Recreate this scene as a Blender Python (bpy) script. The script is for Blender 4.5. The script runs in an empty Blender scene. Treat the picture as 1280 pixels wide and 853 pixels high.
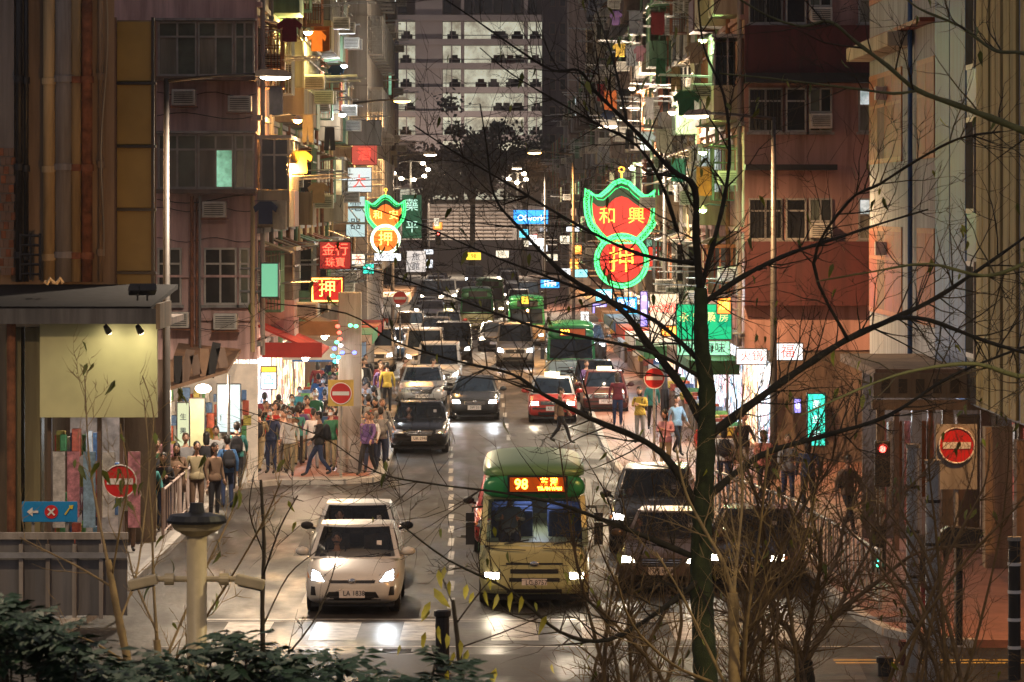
import bpy, bmesh, math, random
from mathutils import Vector, Matrix
from mathutils.bvhtree import BVHTree

# ---------------------------------------------------------------- camera, sky, exposure
SC = bpy.context.scene
COL = SC.collection
RN = random.Random(11)
F, HZ, CH = 5000.0, 261.0, 7.3          # focal length in photo pixels, horizon row, eye height
cam_data = bpy.data.cameras.new('camera')
cam = bpy.data.objects.new('camera', cam_data); COL.objects.link(cam)
cam.location = (0, 0, CH); cam.rotation_euler = (math.radians(90), 0, 0)
cam_data.sensor_width = 36.0; cam_data.lens = 36.0 * F / 1280.0
cam_data.shift_y = -(853 / 2.0 - HZ) / 1280.0
cam_data.clip_start = 0.5; cam_data.clip_end = 3000
cam_data.dof.use_dof = True; cam_data.dof.focus_distance = 88; cam_data.dof.aperture_fstop = 13
SC.camera = cam
world = bpy.data.worlds.new('World'); SC.world = world; world.use_nodes = True
wn = world.node_tree; wn.nodes.clear()
sky = wn.nodes.new('ShaderNodeTexSky'); sky.sky_type = 'NISHITA'; sky.sun_disc = False
sky.sun_elevation = math.radians(-4.0); sky.sun_rotation = math.radians(200)
glow = wn.nodes.new('ShaderNodeMixRGB'); glow.blend_type = 'ADD'; glow.inputs[0].default_value = 1.0
glow.inputs[2].default_value = (0.70, 0.64, 0.70, 1)      # even glow of the city on the night sky
bg = wn.nodes.new('ShaderNodeBackground'); bg.inputs[1].default_value = 0.12
wo = wn.nodes.new('ShaderNodeOutputWorld')
wn.links.new(sky.outputs[0], glow.inputs[1]); wn.links.new(glow.outputs[0], bg.inputs[0]); wn.links.new(bg.outputs[0], wo.inputs[0])
SC.view_settings.view_transform = 'Standard'; SC.view_settings.look = 'None'
SC.view_settings.exposure = 1.2; SC.view_settings.gamma = 1.0; SC.view_settings.use_curve_mapping = False
SC.render.engine = 'CYCLES'
SC.cycles.use_denoising = True; SC.cycles.adaptive_threshold = .02; SC.cycles.max_bounces = 4; SC.cycles.diffuse_bounces = 2; SC.cycles.glossy_bounces = 2
SC.cycles.transparent_max_bounces = 8; SC.cycles.sample_clamp_indirect = 4.0; SC.cycles.use_light_tree = True
SC.cycles.caustics_reflective = False; SC.cycles.caustics_refractive = False
LAMP_W = 1.0                              # scale of all street lamps

# ---------------------------------------------------------------- helpers
def P(px, py, d): return Vector(((px - 640) * d / F, d, CH - (py - HZ) * d / F))
def gd(py): return CH * F / (py - HZ)
def SX(off, d): return off - 0.01 * d     # street axis runs very slightly to the left
V = Vector
MATS = {}
def mat(name, col, rough=.65, var=.25, scale=2.0, metal=0.0, emit=0.0, streak=False, bump=0.0, ecol=None, spec=.5, alpha=1.0):
    if name in MATS: return MATS[name]
    m = bpy.data.materials.new(name); m.use_nodes = True; nt = m.node_tree
    b = nt.nodes['Principled BSDF']; b.inputs['Roughness'].default_value = rough; b.inputs['Metallic'].default_value = metal
    b.inputs['Specular IOR Level'].default_value = spec; b.inputs['Alpha'].default_value = alpha
    c = tuple(col) + (1,)
    if var > 0:
        g = nt.nodes.new('ShaderNodeNewGeometry'); mp = nt.nodes.new('ShaderNodeMapping'); nt.links.new(g.outputs['Position'], mp.inputs[0])
        mp.inputs['Scale'].default_value = (scale, scale, scale * (.12 if streak else 1))
        n = nt.nodes.new('ShaderNodeTexNoise'); n.inputs['Scale'].default_value = 1.0; n.inputs['Detail'].default_value = 3; n.inputs['Roughness'].default_value = .65
        nt.links.new(mp.outputs[0], n.inputs[0])
        r = nt.nodes.new('ShaderNodeValToRGB'); e = r.color_ramp.elements
        e[0].position = .32; e[1].position = .68
        e[0].color = tuple(x * (1 - var) for x in col) + (1,); e[1].color = tuple(min(1, x * (1 + var * .6)) for x in col) + (1,)
        nt.links.new(n.outputs[0], r.inputs[0]); outc = r.outputs[0]
        if streak:                          # runs of dirt and paler patches on old render
            m2 = nt.nodes.new('ShaderNodeMapping'); m2.inputs['Scale'].default_value = (3.1, 3.1, .22); nt.links.new(g.outputs['Position'], m2.inputs[0])
            n3 = nt.nodes.new('ShaderNodeTexNoise'); n3.inputs['Scale'].default_value = 1.0; n3.inputs['Detail'].default_value = 4; n3.inputs['Roughness'].default_value = .7; nt.links.new(m2.outputs[0], n3.inputs[0])
            r3 = nt.nodes.new('ShaderNodeValToRGB'); r3.color_ramp.elements[0].position = .38; r3.color_ramp.elements[1].position = .56; r3.color_ramp.elements[0].color = (.42, .38, .34, 1); r3.color_ramp.elements[1].color = (1, 1, 1, 1); nt.links.new(n3.outputs[0], r3.inputs[0])
            mx = nt.nodes.new('ShaderNodeMixRGB'); mx.blend_type = 'MULTIPLY'; mx.inputs[0].default_value = .55; nt.links.new(outc, mx.inputs[1]); nt.links.new(r3.outputs[0], mx.inputs[2]); outc = mx.outputs[0]
        nt.links.new(outc, b.inputs['Base Color'])
        if bump:
            bp = nt.nodes.new('ShaderNodeBump'); bp.inputs['Strength'].default_value = bump; bp.inputs['Distance'].default_value = .03
            n2 = nt.nodes.new('ShaderNodeTexNoise'); n2.inputs['Scale'].default_value = 14 * scale; n2.inputs['Detail'].default_value = 4
            nt.links.new(g.outputs['Position'], n2.inputs[0]); nt.links.new(n2.outputs[0], bp.inputs['Height']); nt.links.new(bp.outputs[0], b.inputs['Normal'])
        if emit > 0 and ecol is None: nt.links.new(r.outputs[0], b.inputs['Emission Color'])
    else: b.inputs['Base Color'].default_value = c
    if emit > 0:
        if var <= 0 or ecol is not None: b.inputs['Emission Color'].default_value = (tuple(ecol) + (1,)) if ecol else c
        b.inputs['Emission Strength'].default_value = emit
    if 0 < emit < 1.3: m.cycles.emission_sampling = 'NONE'
    MATS[name] = m
    return m
def glow_mat(name, col, strength): return mat(name, tuple(c * .6 for c in col), .4, 0, emit=strength * (.55 if strength < 6 else .8), ecol=col)
def lit_room(name, cols, strength, scale=3.0):
    """a lit interior seen through an opening: blotches of goods, walls and lamps that give off light"""
    if name in MATS: return MATS[name]
    m = bpy.data.materials.new(name); m.use_nodes = True; nt = m.node_tree; b = nt.nodes['Principled BSDF']
    g = nt.nodes.new('ShaderNodeNewGeometry'); v = nt.nodes.new('ShaderNodeTexVoronoi'); v.inputs['Scale'].default_value = scale
    v.distance = 'CHEBYCHEV'; nt.links.new(g.outputs['Position'], v.inputs['Vector'])
    r = nt.nodes.new('ShaderNodeValToRGB'); r.color_ramp.interpolation = 'CONSTANT'; el = r.color_ramp.elements
    while len(el) < len(cols): el.new(.5)
    for i, c in enumerate(cols): el[i].position = i / len(cols); el[i].color = tuple(c) + (1,)
    s = nt.nodes.new('ShaderNodeSeparateColor'); nt.links.new(v.outputs['Color'], s.inputs[0]); nt.links.new(s.outputs[0], r.inputs[0])
    nt.links.new(r.outputs[0], b.inputs['Emission Color']); nt.links.new(r.outputs[0], b.inputs['Base Color']); b.inputs['Emission Strength'].default_value = strength; m.cycles.emission_sampling = 'NONE'
    MATS[name] = m; return m

class MB:
    """collects faces of one mesh"""
    def __init__(s): s.v = []; s.f = []; s.m = []; s.mi = 0
    def add(s, vs, fs):
        o = len(s.v); s.v += [tuple(p) for p in vs]; s.f += [tuple(i + o for i in f) for f in fs]; s.m += [s.mi] * len(fs); return s
    def hexa(s, p): return s.add(p, [(0, 3, 2, 1), (4, 5, 6, 7), (0, 1, 5, 4), (1, 2, 6, 5), (2, 3, 7, 6), (3, 0, 4, 7)])
    def box(s, c, d, rz=0, rx=0, ry=0):
        hx, hy, hz = d[0] / 2, d[1] / 2, d[2] / 2; c = V(c)
        p = [V(q) for q in ((-hx, -hy, -hz), (hx, -hy, -hz), (hx, hy, -hz), (-hx, hy, -hz), (-hx, -hy, hz), (hx, -hy, hz), (hx, hy, hz), (-hx, hy, hz))]
        if rz or rx or ry:
            M = Matrix.Rotation(rz, 3, 'Z') @ Matrix.Rotation(rx, 3, 'X') @ Matrix.Rotation(ry, 3, 'Y'); p = [M @ q for q in p]
        return s.hexa([q + c for q in p])
    def bb(s, x0, x1, y0, y1, z0, z1): return s.box(((x0 + x1) / 2, (y0 + y1) / 2, (z0 + z1) / 2), (abs(x1 - x0), abs(y1 - y0), abs(z1 - z0)))
    def tube(s, pts, rad, n=7, cap=True):
        pts = [V(p) for p in pts]; rad = [rad] * len(pts) if not hasattr(rad, '__len__') else rad
        o = len(s.v); vs = []; fs = []; ref = V((.31, .17, .93))
        for i, p in enumerate(pts):
            t = (pts[min(i + 1, len(pts) - 1)] - pts[max(i - 1, 0)])
            t = t.normalized() if t.length > 1e-9 else V((0, 0, 1))
            if abs(t.dot(ref)) > .93: ref = V((.9, .3, .1))
            a = t.cross(ref).normalized(); b = t.cross(a).normalized()
            for k in range(n):
                q = 2 * math.pi * k / n; vs.append(p + (a * math.cos(q) + b * math.sin(q)) * rad[i])
        for i in range(len(pts) - 1):
            for k in range(n):
                k2 = (k + 1) % n; fs.append((i * n + k, i * n + k2, (i + 1) * n + k2, (i + 1) * n + k))
        if cap: fs.append(tuple(range(n))[::-1]); fs.append(tuple((len(pts) - 1) * n + k for k in range(n)))
        return s.add(vs, fs)
    def cyl(s, a, b, r, r2=None, n=12): return s.tube([a, b], [r, r if r2 is None else r2], n)
    def ell(s, c, r, nu=12, nv=8, z0=-1.0, z1=1.0):
        vs = []; fs = []
        for j in range(nv + 1):
            t = z0 + (z1 - z0) * j / nv; t = max(-1, min(1, t)); a = math.asin(t)
            for i in range(nu):
                q = 2 * math.pi * i / nu; vs.append((c[0] + r[0] * math.cos(a) * math.cos(q), c[1] + r[1] * math.cos(a) * math.sin(q), c[2] + r[2] * math.sin(a)))
        for j in range(nv):
            for i in range(nu):
                i2 = (i + 1) % nu; fs.append((j * nu + i, j * nu + i2, (j + 1) * nu + i2, (j + 1) * nu + i))
        return s.add(vs, fs)
    def grid(s, fn, nu, nv, skip=None):
        vs = [fn(i / nu, j / nv) for j in range(nv + 1) for i in range(nu + 1)]; fs = []
        for j in range(nv):
            for i in range(nu):
                if skip and skip((i + .5) / nu, (j + .5) / nv): continue
                a = j * (nu + 1) + i; fs.append((a, a + 1, a + nu + 2, a + nu + 1))
        return s.add(vs, fs)
    def prism(s, poly, y0, y1):
        """2D outline (x, z) extruded from y0 (front) to y1"""
        n = len(poly); vs = [(x, y0, z) for x, z in poly] + [(x, y1, z) for x, z in poly]
        fs = [tuple(range(n)), tuple(range(2 * n - 1, n - 1, -1))] + [((i + 1) % n, i, n + i, n + (i + 1) % n) for i in range(n)]
        return s.add(vs, fs)
    def slab(s, poly, z0, z1):
        n = len(poly); vs = [(x, y, z0) for x, y in poly] + [(x, y, z1) for x, y in poly]
        fs = [tuple(range(n))[::-1], tuple(range(n, 2 * n))] + [(i, (i + 1) % n, n + (i + 1) % n, n + i) for i in range(n)]
        return s.add(vs, fs)
    def mesh(s, name, smooth=False, bevel=0):
        me = bpy.data.meshes.new(name); me.from_pydata(s.v, [], s.f)
        if any(s.m): me.polygons.foreach_set('material_index', s.m)
        if smooth: me.polygons.foreach_set('use_smooth', [True] * len(me.polygons))
        me.update()
        if bevel:
            bm = bmesh.new(); bm.from_mesh(me)
            bmesh.ops.bevel(bm, geom=list(bm.edges), offset=bevel, segments=2, affect='EDGES', profile=.6); bm.to_mesh(me); bm.free()
        return me
    def build(s, name, m, parent=None, smooth=False, bevel=0):
        return put(name, s.mesh(name, smooth, bevel), m, parent)
def put(name, me, m, parent=None, loc=None, rz=0, scale=None, override=False):
    o = bpy.data.objects.new(name, me); COL.objects.link(o)
    ms = m if isinstance(m, (list, tuple)) else [m]
    if len(me.materials) < len(ms):
        for x in ms[len(me.materials):]: me.materials.append(x)
    for i, x in enumerate(ms):
        if me.materials[i] is not x or override:
            o.material_slots[i].link = 'OBJECT'; o.material_slots[i].material = x
    if parent: o.parent = parent
    if loc is not None: o.location = loc
    if rz: o.rotation_euler[2] = rz
    if scale is not None: o.scale = scale
    return o
def tag(o, label, cat, group=None, kind=None):
    o['label'] = label; o['category'] = cat
    if group: o['group'] = group
    if kind: o['kind'] = kind
    return o
def thing(name, label, cat, loc=(0, 0, 0), rz=0, group=None):
    o = bpy.data.objects.new(name, None); COL.objects.link(o); o.location = loc; o.rotation_euler[2] = rz; o.empty_display_size = .2
    return tag(o, label, cat, group)
def struct(o, label=None):
    o['kind'] = 'structure'
    if label: o['label'] = label
    return o
WORK = bpy.data.scenes.new('workbench')    # an empty side scene, so that evaluating one mesh stays cheap
def evaluated(o):
    WORK.collection.objects.link(o); vl = WORK.view_layers[0]; vl.update(); dg = vl.depsgraph
    me = bpy.data.meshes.new_from_object(o.evaluated_get(dg)); WORK.collection.objects.unlink(o); return me
def text_mesh(s, size, ext=.02, bevel=0.0, sx=1.0):
    """flat lettering centred at the origin in the XZ plane, facing -Y"""
    c = bpy.data.curves.new('lettering', 'FONT'); c.body = s; c.size = size; c.extrude = ext; c.align_x = 'CENTER'; c.align_y = 'CENTER'; c.offset = bevel; c.resolution_u = 3
    o = bpy.data.objects.new('lettering', c)
    me = evaluated(o); bpy.data.objects.remove(o); bpy.data.curves.remove(c)
    me.materials.clear()
    me.transform(Matrix.Rotation(math.pi / 2, 4, 'X') @ Matrix.Scale(sx, 4, V((1, 0, 0)))); me.update()
    return me
def applied(me_obj, mods):
    """mesh with modifiers applied: mods is a list of (type, settings)"""
    for t, kw in mods:
        md = me_obj.modifiers.new(t, t)
        for k, v in kw.items(): setattr(md, k, v)
    me = evaluated(me_obj)
    old = me_obj.data; bpy.data.objects.remove(me_obj); bpy.data.meshes.remove(old)
    return me
def lamp(name, parent, loc, energy, col, rot=(0, 0, 0), spot=None, radius=.12, blend=.6):
    ld = bpy.data.lights.new(name, 'SPOT' if spot else 'POINT'); ld.energy = energy; ld.color = col; ld.shadow_soft_size = radius
    if spot: ld.spot_size = math.radians(spot); ld.spot_blend = blend
    o = bpy.data.objects.new(name, ld); COL.objects.link(o); o.location = loc; o.rotation_euler = rot
    if parent: o.parent = parent
    return o
WARM, SODIUM, COOL = (1, .78, .55), (1, .47, .14), (.85, .93, 1)
# ---------------------------------------------------------------- materials of the place
m_asph = mat('asphalt', (.026, .0235, .0225), .52, .55, .45, bump=.4, spec=.16)
def worn_gloss(m, lo, hi, sc):
    nt = m.node_tree; g = nt.nodes.new('ShaderNodeNewGeometry'); mp = nt.nodes.new('ShaderNodeMapping'); mp.inputs['Scale'].default_value = (sc, sc * .25, sc); n = nt.nodes.new('ShaderNodeTexNoise'); n.inputs['Scale'].default_value = 1; n.inputs['Detail'].default_value = 3
    r = nt.nodes.new('ShaderNodeMapRange'); r.inputs[1].default_value = .35; r.inputs[2].default_value = .65; r.inputs[3].default_value = lo; r.inputs[4].default_value = hi
    nt.links.new(g.outputs['Position'], mp.inputs[0]); nt.links.new(mp.outputs[0], n.inputs[0]); nt.links.new(n.outputs[0], r.inputs[0]); nt.links.new(r.outputs[0], nt.nodes['Principled BSDF'].inputs['Roughness'])
worn_gloss(m_asph, .34, .66, 1.1)
m_line = mat('road_paint', (.36, .345, .31), .5, .75, 2.6)
m_yline = mat('yellow_road_paint', (.62, .42, .08), .5, .3, 1.5)
m_pave = mat('paving_grey', (.26, .245, .23), .55, .3, 1.2, bump=.3)
m_redpave = mat('paving_red', (.27, .12, .08), .55, .3, 1.4, bump=.3)
m_kerb = mat('kerb_granite', (.42, .40, .37), .6, .3, 2)
m_soil = mat('soil', (.06, .05, .03), .9, .4, 1, bump=.6)
m_pink = mat('pink_render', (.64, .42, .39), .75, .28, .9, streak=True, bump=.15)
m_tan = mat('tan_render', (.30, .215, .13), .8, .45, 1.1, streak=True, bump=.2)
m_greyw = mat('grey_render', (.30, .285, .27), .8, .35, .8, streak=True, bump=.2)
m_conc = mat('concrete', (.36, .345, .33), .8, .25, .5, streak=True, bump=.2)
m_cream = mat('cream_render', (.46, .40, .27), .78, .4, .9, streak=True, bump=.15)
m_ochre = mat('ochre_render', (.42, .33, .14), .78, .4, .9, streak=True, bump=.15)
m_brown = mat('brown_render', (.20, .135, .10), .8, .4, .9, streak=True)
m_dkred = mat('dark_red_paint', (.085, .013, .012), .6, .35, 1.0, streak=True)
m_salmon = mat('salmon_render', (.46, .255, .22), .75, .3, 1.0, streak=True)
m_white = mat('white_render', (.31, .345, .40), .7, .25, 1.0, streak=True)
m_orange = mat('orange_frame_paint', (.27, .052, .008), .55, .3, 2)
m_blue = mat('blue_paint', (.025, .09, .24), .5, .35, 1.2, streak=True)
m_yellow = mat('yellow_render', (.40, .31, .11), .7, .3, 1.1, streak=True)
m_green = mat('green_paint', (.16, .30, .17), .6, .35, 1.2, streak=True)
m_pale = mat('pale_yellow_board', (.66, .64, .34), .6, .14, .8)
m_steel = mat('galvanised_steel', (.42, .43, .44), .4, .2, 4, metal=.7)
m_pole = mat('pole_grey_paint', (.33, .31, .28), .45, .2, 3, metal=.3)
m_black = mat('black_paint', (.012, .012, .013), .4, .2, 3)
m_rust = mat('rusty_iron', (.23, .085, .035), .8, .5, 4, bump=.4)
m_pipe = mat('cream_pipe', (.48, .36, .18), .55, .4, 2.2, streak=True)
m_alu = mat('window_aluminium', (.36, .34, .31), .45, .25, 3, metal=.4)
m_glass = mat('dark_window_glass', (.02, .022, .025), .08, .3, 2)
m_gglass = mat('green_window_glass', (.10, .13, .10), .15, .3, 2)
m_curtain = mat('window_drawn_curtain', (.24, .22, .17), .5, .35, 2.5, streak=True)
m_acwhite = mat('air_conditioner_casing', (.50, .48, .43), .5, .3, 3)
m_lit_w = mat('lit_room_warm', (1, .66, .32), .5, .6, 2.2, emit=.38)
m_lit_c = mat('lit_room_cool', (.7, .9, .9), .5, .6, 2.2, emit=.35)
m_lit_g = mat('lit_room_green', (.35, .85, .5), .5, .6, 2.2, emit=.3)
m_lit_o = mat('lit_room_orange', (1, .4, .08), .5, .5, 2.2, emit=.6)
m_bulb = glow_mat('lamp_glass_warm', (1, .82, .58), 22)
m_bulbs = glow_mat('lamp_glass_sodium', (1, .52, .14), 16)
m_bulbc = glow_mat('lamp_glass_cool', (.88, .95, 1), 22)
m_wood = mat('bark_dark', (.035, .028, .018), .85, .45, 9, bump=.5)

# ---------------------------------------------------------------- ground, road, pavements
ZR = 0.0
struct(MB().grid(lambda u, v: (-900 + 1800 * u, -300 + 1800 * v, -.16), 4, 4).build('ground', m_asph))
def street_poly(pts): return [(SX(o, d), d) for o, d in pts]
road = struct(MB().add([(x, y, ZR) for x, y in street_poly([(-40, 52), (40, 52), (40, 470), (-40, 470)])], [(0, 1, 2, 3)]).build('road', m_asph))
L_EDGE = [(-40, 68), (-7.6, 68), (-7.0, 69), (-6.7, 72), (-6.5, 85), (-6.4, 101), (-6.1, 104.2), (-5.2, 105.6), (-3.4, 106), (-2.7, 106.6), (-2.45, 108), (-2.4, 132), (-4.4, 142), (-4.6, 430)]
R_EDGE = [(40, 66.5), (8.4, 66.5), (7.6, 67.0), (7.1, 68.4), (6.9, 71), (6.5, 84), (5.0, 97), (4.2, 106), (4.0, 116), (4.3, 150), (4.6, 430)]
pl = struct(MB().slab(street_poly(L_EDGE + [(-40, 430)]), -.1, .13).build('pavement_left', m_pave))
pr = struct(MB().slab(street_poly((R_EDGE + [(40, 430)])[::-1]), -.1, .13).build('pavement_right', m_redpave))
rp = MB().add([(x, y, .134) for x, y in street_poly([(-4.9, 106.9), (-2.75, 107.2), (-2.65, 132), (-4.6, 141.5), (-4.9, 200)])], [(0, 1, 2, 3, 4)]).build('red_paving', m_redpave, pl)
kerb_me = MB().box((0, 0, 0), (.96, .18, .16)).mesh('kerb_stone', bevel=.015)
def kerbs(edge, parent, dmax):
    for (o0, d0), (o1, d1) in zip(edge, edge[1:]):
        a, b = V((SX(o0, d0), d0, 0)), V((SX(o1, d1), d1, 0)); L = (b - a).length
        if d0 > dmax or abs(o0) > 20: continue
        n = max(1, round(L)); n = min(n, 34)
        for i in range(n):
            p = a.lerp(b, (i + .5) / n)
            k = put('kerb_stone', kerb_me, m_kerb, parent, (p.x, p.y, .0655), math.atan2(b.y - a.y, b.x - a.x)); k.scale[0] = min(L / n, 1.6)
kerbs(L_EDGE, pl, 140); kerbs(R_EDGE, pr, 140)
def mark(x0, x1, y0, y1, m=m_line, name='road_marking', z=.004):
    MB().add([(x0, y0, z), (x1, y0, z), (x1, y1, z), (x0, y1, z)], [(0, 1, 2, 3)]).build(name, m, road)
mark(-5.6, 5.9, 70.95, 71.15)                                             # stop line
for i in range(7): mark(-5.0 + 1.55 * i, -4.2 + 1.55 * i, 67.6, 70.6)      # zebra bars
mark(-6.0, 6.2, 66.6, 66.72); mark(-6.0, 6.2, 70.7, 70.78)
for dd in range(15):                                                       # dashed centre lane line
    d0 = 73 + dd * 3.4; mark((563 - 640) * d0 / F - .06, (563 - 640) * d0 / F + .06, d0, d0 + 2.0)
for dd in range(12):
    d0 = 126 + dd * 7.0; mark(SX(1.15, d0) - .06, SX(1.15, d0) + .06, d0, d0 + 3.0)
mark(5.2, 30, 64.6, 64.72, m_yline); mark(5.2, 30, 64.2, 64.32, m_yline); mark(-30, 30, 61.0, 61.12, m_line)
m_asph2 = mat('asphalt_patch', (.018, .016, .016), .6, .4, 1.1, bump=.4, spec=.2); m_asph3 = mat('asphalt_worn', (.045, .041, .039), .45, .4, .9, bump=.3, spec=.25)
for x0, x1, y0, y1, m in ((-4.6, -2.4, 84, 92, m_asph2), (.9, 2.0, 93, 108, m_asph3), (-1.8, -.6, 96, 101, m_asph2), (2.4, 4.6, 86, 90, m_asph3), (-3.9, -3.0, 74, 82, m_asph3), (1.4, 3.3, 68, 70.8, m_asph2), (-5.4, -3.6, 94, 102, m_asph3), (.2, 1.2, 112, 130, m_asph2), (2.8, 5.5, 62, 65, m_asph3), (-3.2, .4, 62.5, 65.5, m_asph2)):
    MB().add([(x0, y0, .002), (x1, y0, .002), (x1 + .1, y1, .002), (x0 - .06, y1, .002)], [(0, 1, 2, 3)]).build('asphalt_patch', m, road)
for x, y in ((-.9, 89), (2.1, 98), (-3.3, 99.5), (3.3, 75), (-1.9, 66), (.6, 121)):
    mh = MB().cyl((x, y, -.02), (x, y, .012), .34, n=20).build('manhole_cover', mat('cast_iron', (.05, .048, .045), .4, .4, 8, metal=.6), road)
    for k in range(5): MB().bb(x - .24, x + .24, y - .2 + .1 * k - .012, y - .2 + .1 * k + .012, .013, .018).build('manhole_rib', m_asph2, mh)
# the planted slope below the footbridge where the nearer trees are rooted
struct(MB().grid(lambda u, v: (-30 + 60 * u, 4 + 52 * v, 4.2 - 4.0 * v + .12 * math.sin(9 * u * 6.28) * math.sin(v * 17)), 40, 26).build('planted_slope', m_soil, smooth=True))

# ---------------------------------------------------------------- building helpers
def wall_box(name, x0, x1, y0, y1, z0, z1, m, parent, bevel=0): return MB().bb(x0, x1, y0, y1, z0, z1).build(name, m, parent, bevel=bevel)
def front_window(parent, d, px0, px1, py0, py1, cols, transom=None, pane=m_glass, frame=m_alu, name='window', proud=.05, panes=None, fw=.05):
    """a window in a wall that faces the camera: frame, mullions and each pane of its own"""
    a = P(px0, py1, d); b = P(px1, py0, d); y = d - proud
    w = MB(); W = b.x - a.x; H = b.z - a.z
    w.bb(a.x, b.x, y, y + .12, a.z, a.z + fw); w.bb(a.x, b.x, y, y + .12, b.z - fw, b.z)
    w.bb(a.x, a.x + fw, y + .002, y + .12, a.z, b.z); w.bb(b.x - fw, b.x, y + .002, y + .12, a.z, b.z)
    rows = [(0, 1)] if transom is None else [(0, transom), (transom, 1)]
    if transom is not None: zt = a.z + H * transom; w.bb(a.x, b.x, y + .004, y + .11, zt - fw / 2, zt + fw / 2)
    for i in range(1, cols): x = a.x + W * i / cols; w.bb(x - fw / 2, x + fw / 2, y + .006, y + .1, a.z, b.z)
    wo = w.build(name, frame, parent)
    k = 0
    for r0, r1 in rows:
        for i in range(cols):
            m = pane if panes is None else panes[k % len(panes)]; k += 1
            MB().bb(a.x + W * i / cols + .02, a.x + W * (i + 1) / cols - .02, y + .05, y + .07, a.z + H * r0 + .02, a.z + H * r1 - .02).build('pane', m, wo)
    sl = MB().bb(a.x - .06, b.x + .06, y - .1, y + .04, a.z - .08, a.z - .003).build('sill', m_greyw, wo)
    return wo
AC_ME = None
def ac_meshes():
    b = MB().box((0, 0, 0), (.62, .5, .42)).mesh('air_conditioner', bevel=.02)
    g = MB()
    for i in range(6): g.box((0, -.262, -.14 + .055 * i), (.5, .02, .018))
    return b, g.mesh('grille')
AC_B, AC_G = ac_meshes()
def ac(parent, loc, rz=0, m=None):
    o = put('air_conditioner', AC_B, m or m_acwhite, parent, loc, rz); put('grille', AC_G, m_black, o); return o

# shared facade pieces: outward is +x, the street runs along y, origin at the sill line on the wall
def bay_meshes():
    D = {}
    b = MB(); b.bb(0, .85, -1.35, 1.35, -1.0, .0); D['parapet'] = b.mesh('balcony', bevel=.02)
    b = MB()
    b.bb(0, .9, -1.4, 1.4, 1.35, 1.45)
    for y in (-1.32, -.66, 0, .66, 1.32): b.bb(.80, .85, y - .03, y + .03, 0, 1.35)
    for x in (.1, .45): b.bb(x - .025, x + .025, -1.35, -1.3, 0, 1.35); b.bb(x - .025, x + .025, 1.3, 1.35, 0, 1.35)
    b.bb(.79, .86, -1.35, 1.35, .9, .95); b.bb(.05, .84, -1.35, -1.3, .9, .95); D['bframe'] = b.mesh('window_frame')
    for nm, (x0, x1, y0, y1) in {'p0': (.805, .825, -1.28, -.02), 'p1': (.805, .825, .02, 1.28), 'p2': (.06, .79, -1.325, -1.31)}.items():
        D[nm] = MB().bb(x0, x1, y0, y1, .02, 1.34).mesh('pane')
    b = MB()
    for y in (-.8, 0, .8): b.bb(-.02, .07, y - .03, y + .03, 0, 1.3)
    for z in (0, .85, 1.27): b.bb(-.02, .072, -.8, .8, z, z + .05)
    D['wframe'] = b.mesh('window'); D['wp0'] = MB().bb(.0, .02, -.77, -.03, .03, 1.27).mesh('pane'); D['wp1'] = MB().bb(.0, .02, .03, .77, .03, 1.27).mesh('pane')
    b = MB(); b.hexa([(0, -.95, 1.62), (.85, -.95, 1.3), (.85, .95, 1.3), (0, .95, 1.62), (0, -.95, 1.66), (.86, -.95, 1.34), (.86, .95, 1.34), (0, .95, 1.66)])
    for y in (-.9, .9): b.cyl((.02, y, 1.2), (.8, y, 1.31), .015, n=5)
    D['awning'] = b.mesh('awning')
    b = MB()
    for i in range(9): y = -.9 + 1.8 * i / 8; b.cyl((.6, y, -.25), (.6, y, 1.35), .014, n=4)
    for i in range(4):
        for y in (-.9, .9): b.cyl((.6 * i / 3.5, y, -.25), (.6 * i / 3.5, y, 1.35), .014, n=4)
    for z in (-.25, .3, .85, 1.35):
        b.cyl((.6, -.9, z), (.6, .9, z), .014, n=4); b.cyl((0, -.9, z), (.6, -.9, z), .014, n=4); b.cyl((0, .9, z), (.6, .9, z), .014, n=4)
    b.bb(.02, .6, -.88, .88, -.27, -.25)
    D['cage'] = b.mesh('window_cage')
    b = MB(); b.cyl((0, -.5, 0), (1.5, -.5, .06), .016, n=5); b.cyl((0, .5, 0), (1.5, .5, .06), .016, n=5)
    for x in (.5, .85, 1.2, 1.48): b.cyl((x, -.5, .04), (x, .5, .04), .013, n=5)
    D['rack'] = b.mesh('drying_rack')
    return D
BAY = bay_meshes()
LAUNDRY_SPOTS = {}
def pane_mat(r, lit=.22):
    q = r.random() * 1.7
    if q < lit: return r.choice([m_lit_w, m_lit_w, m_lit_c, m_lit_g, m_lit_o])
    return r.choice([m_glass, m_glass, m_gglass, m_curtain])
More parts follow.
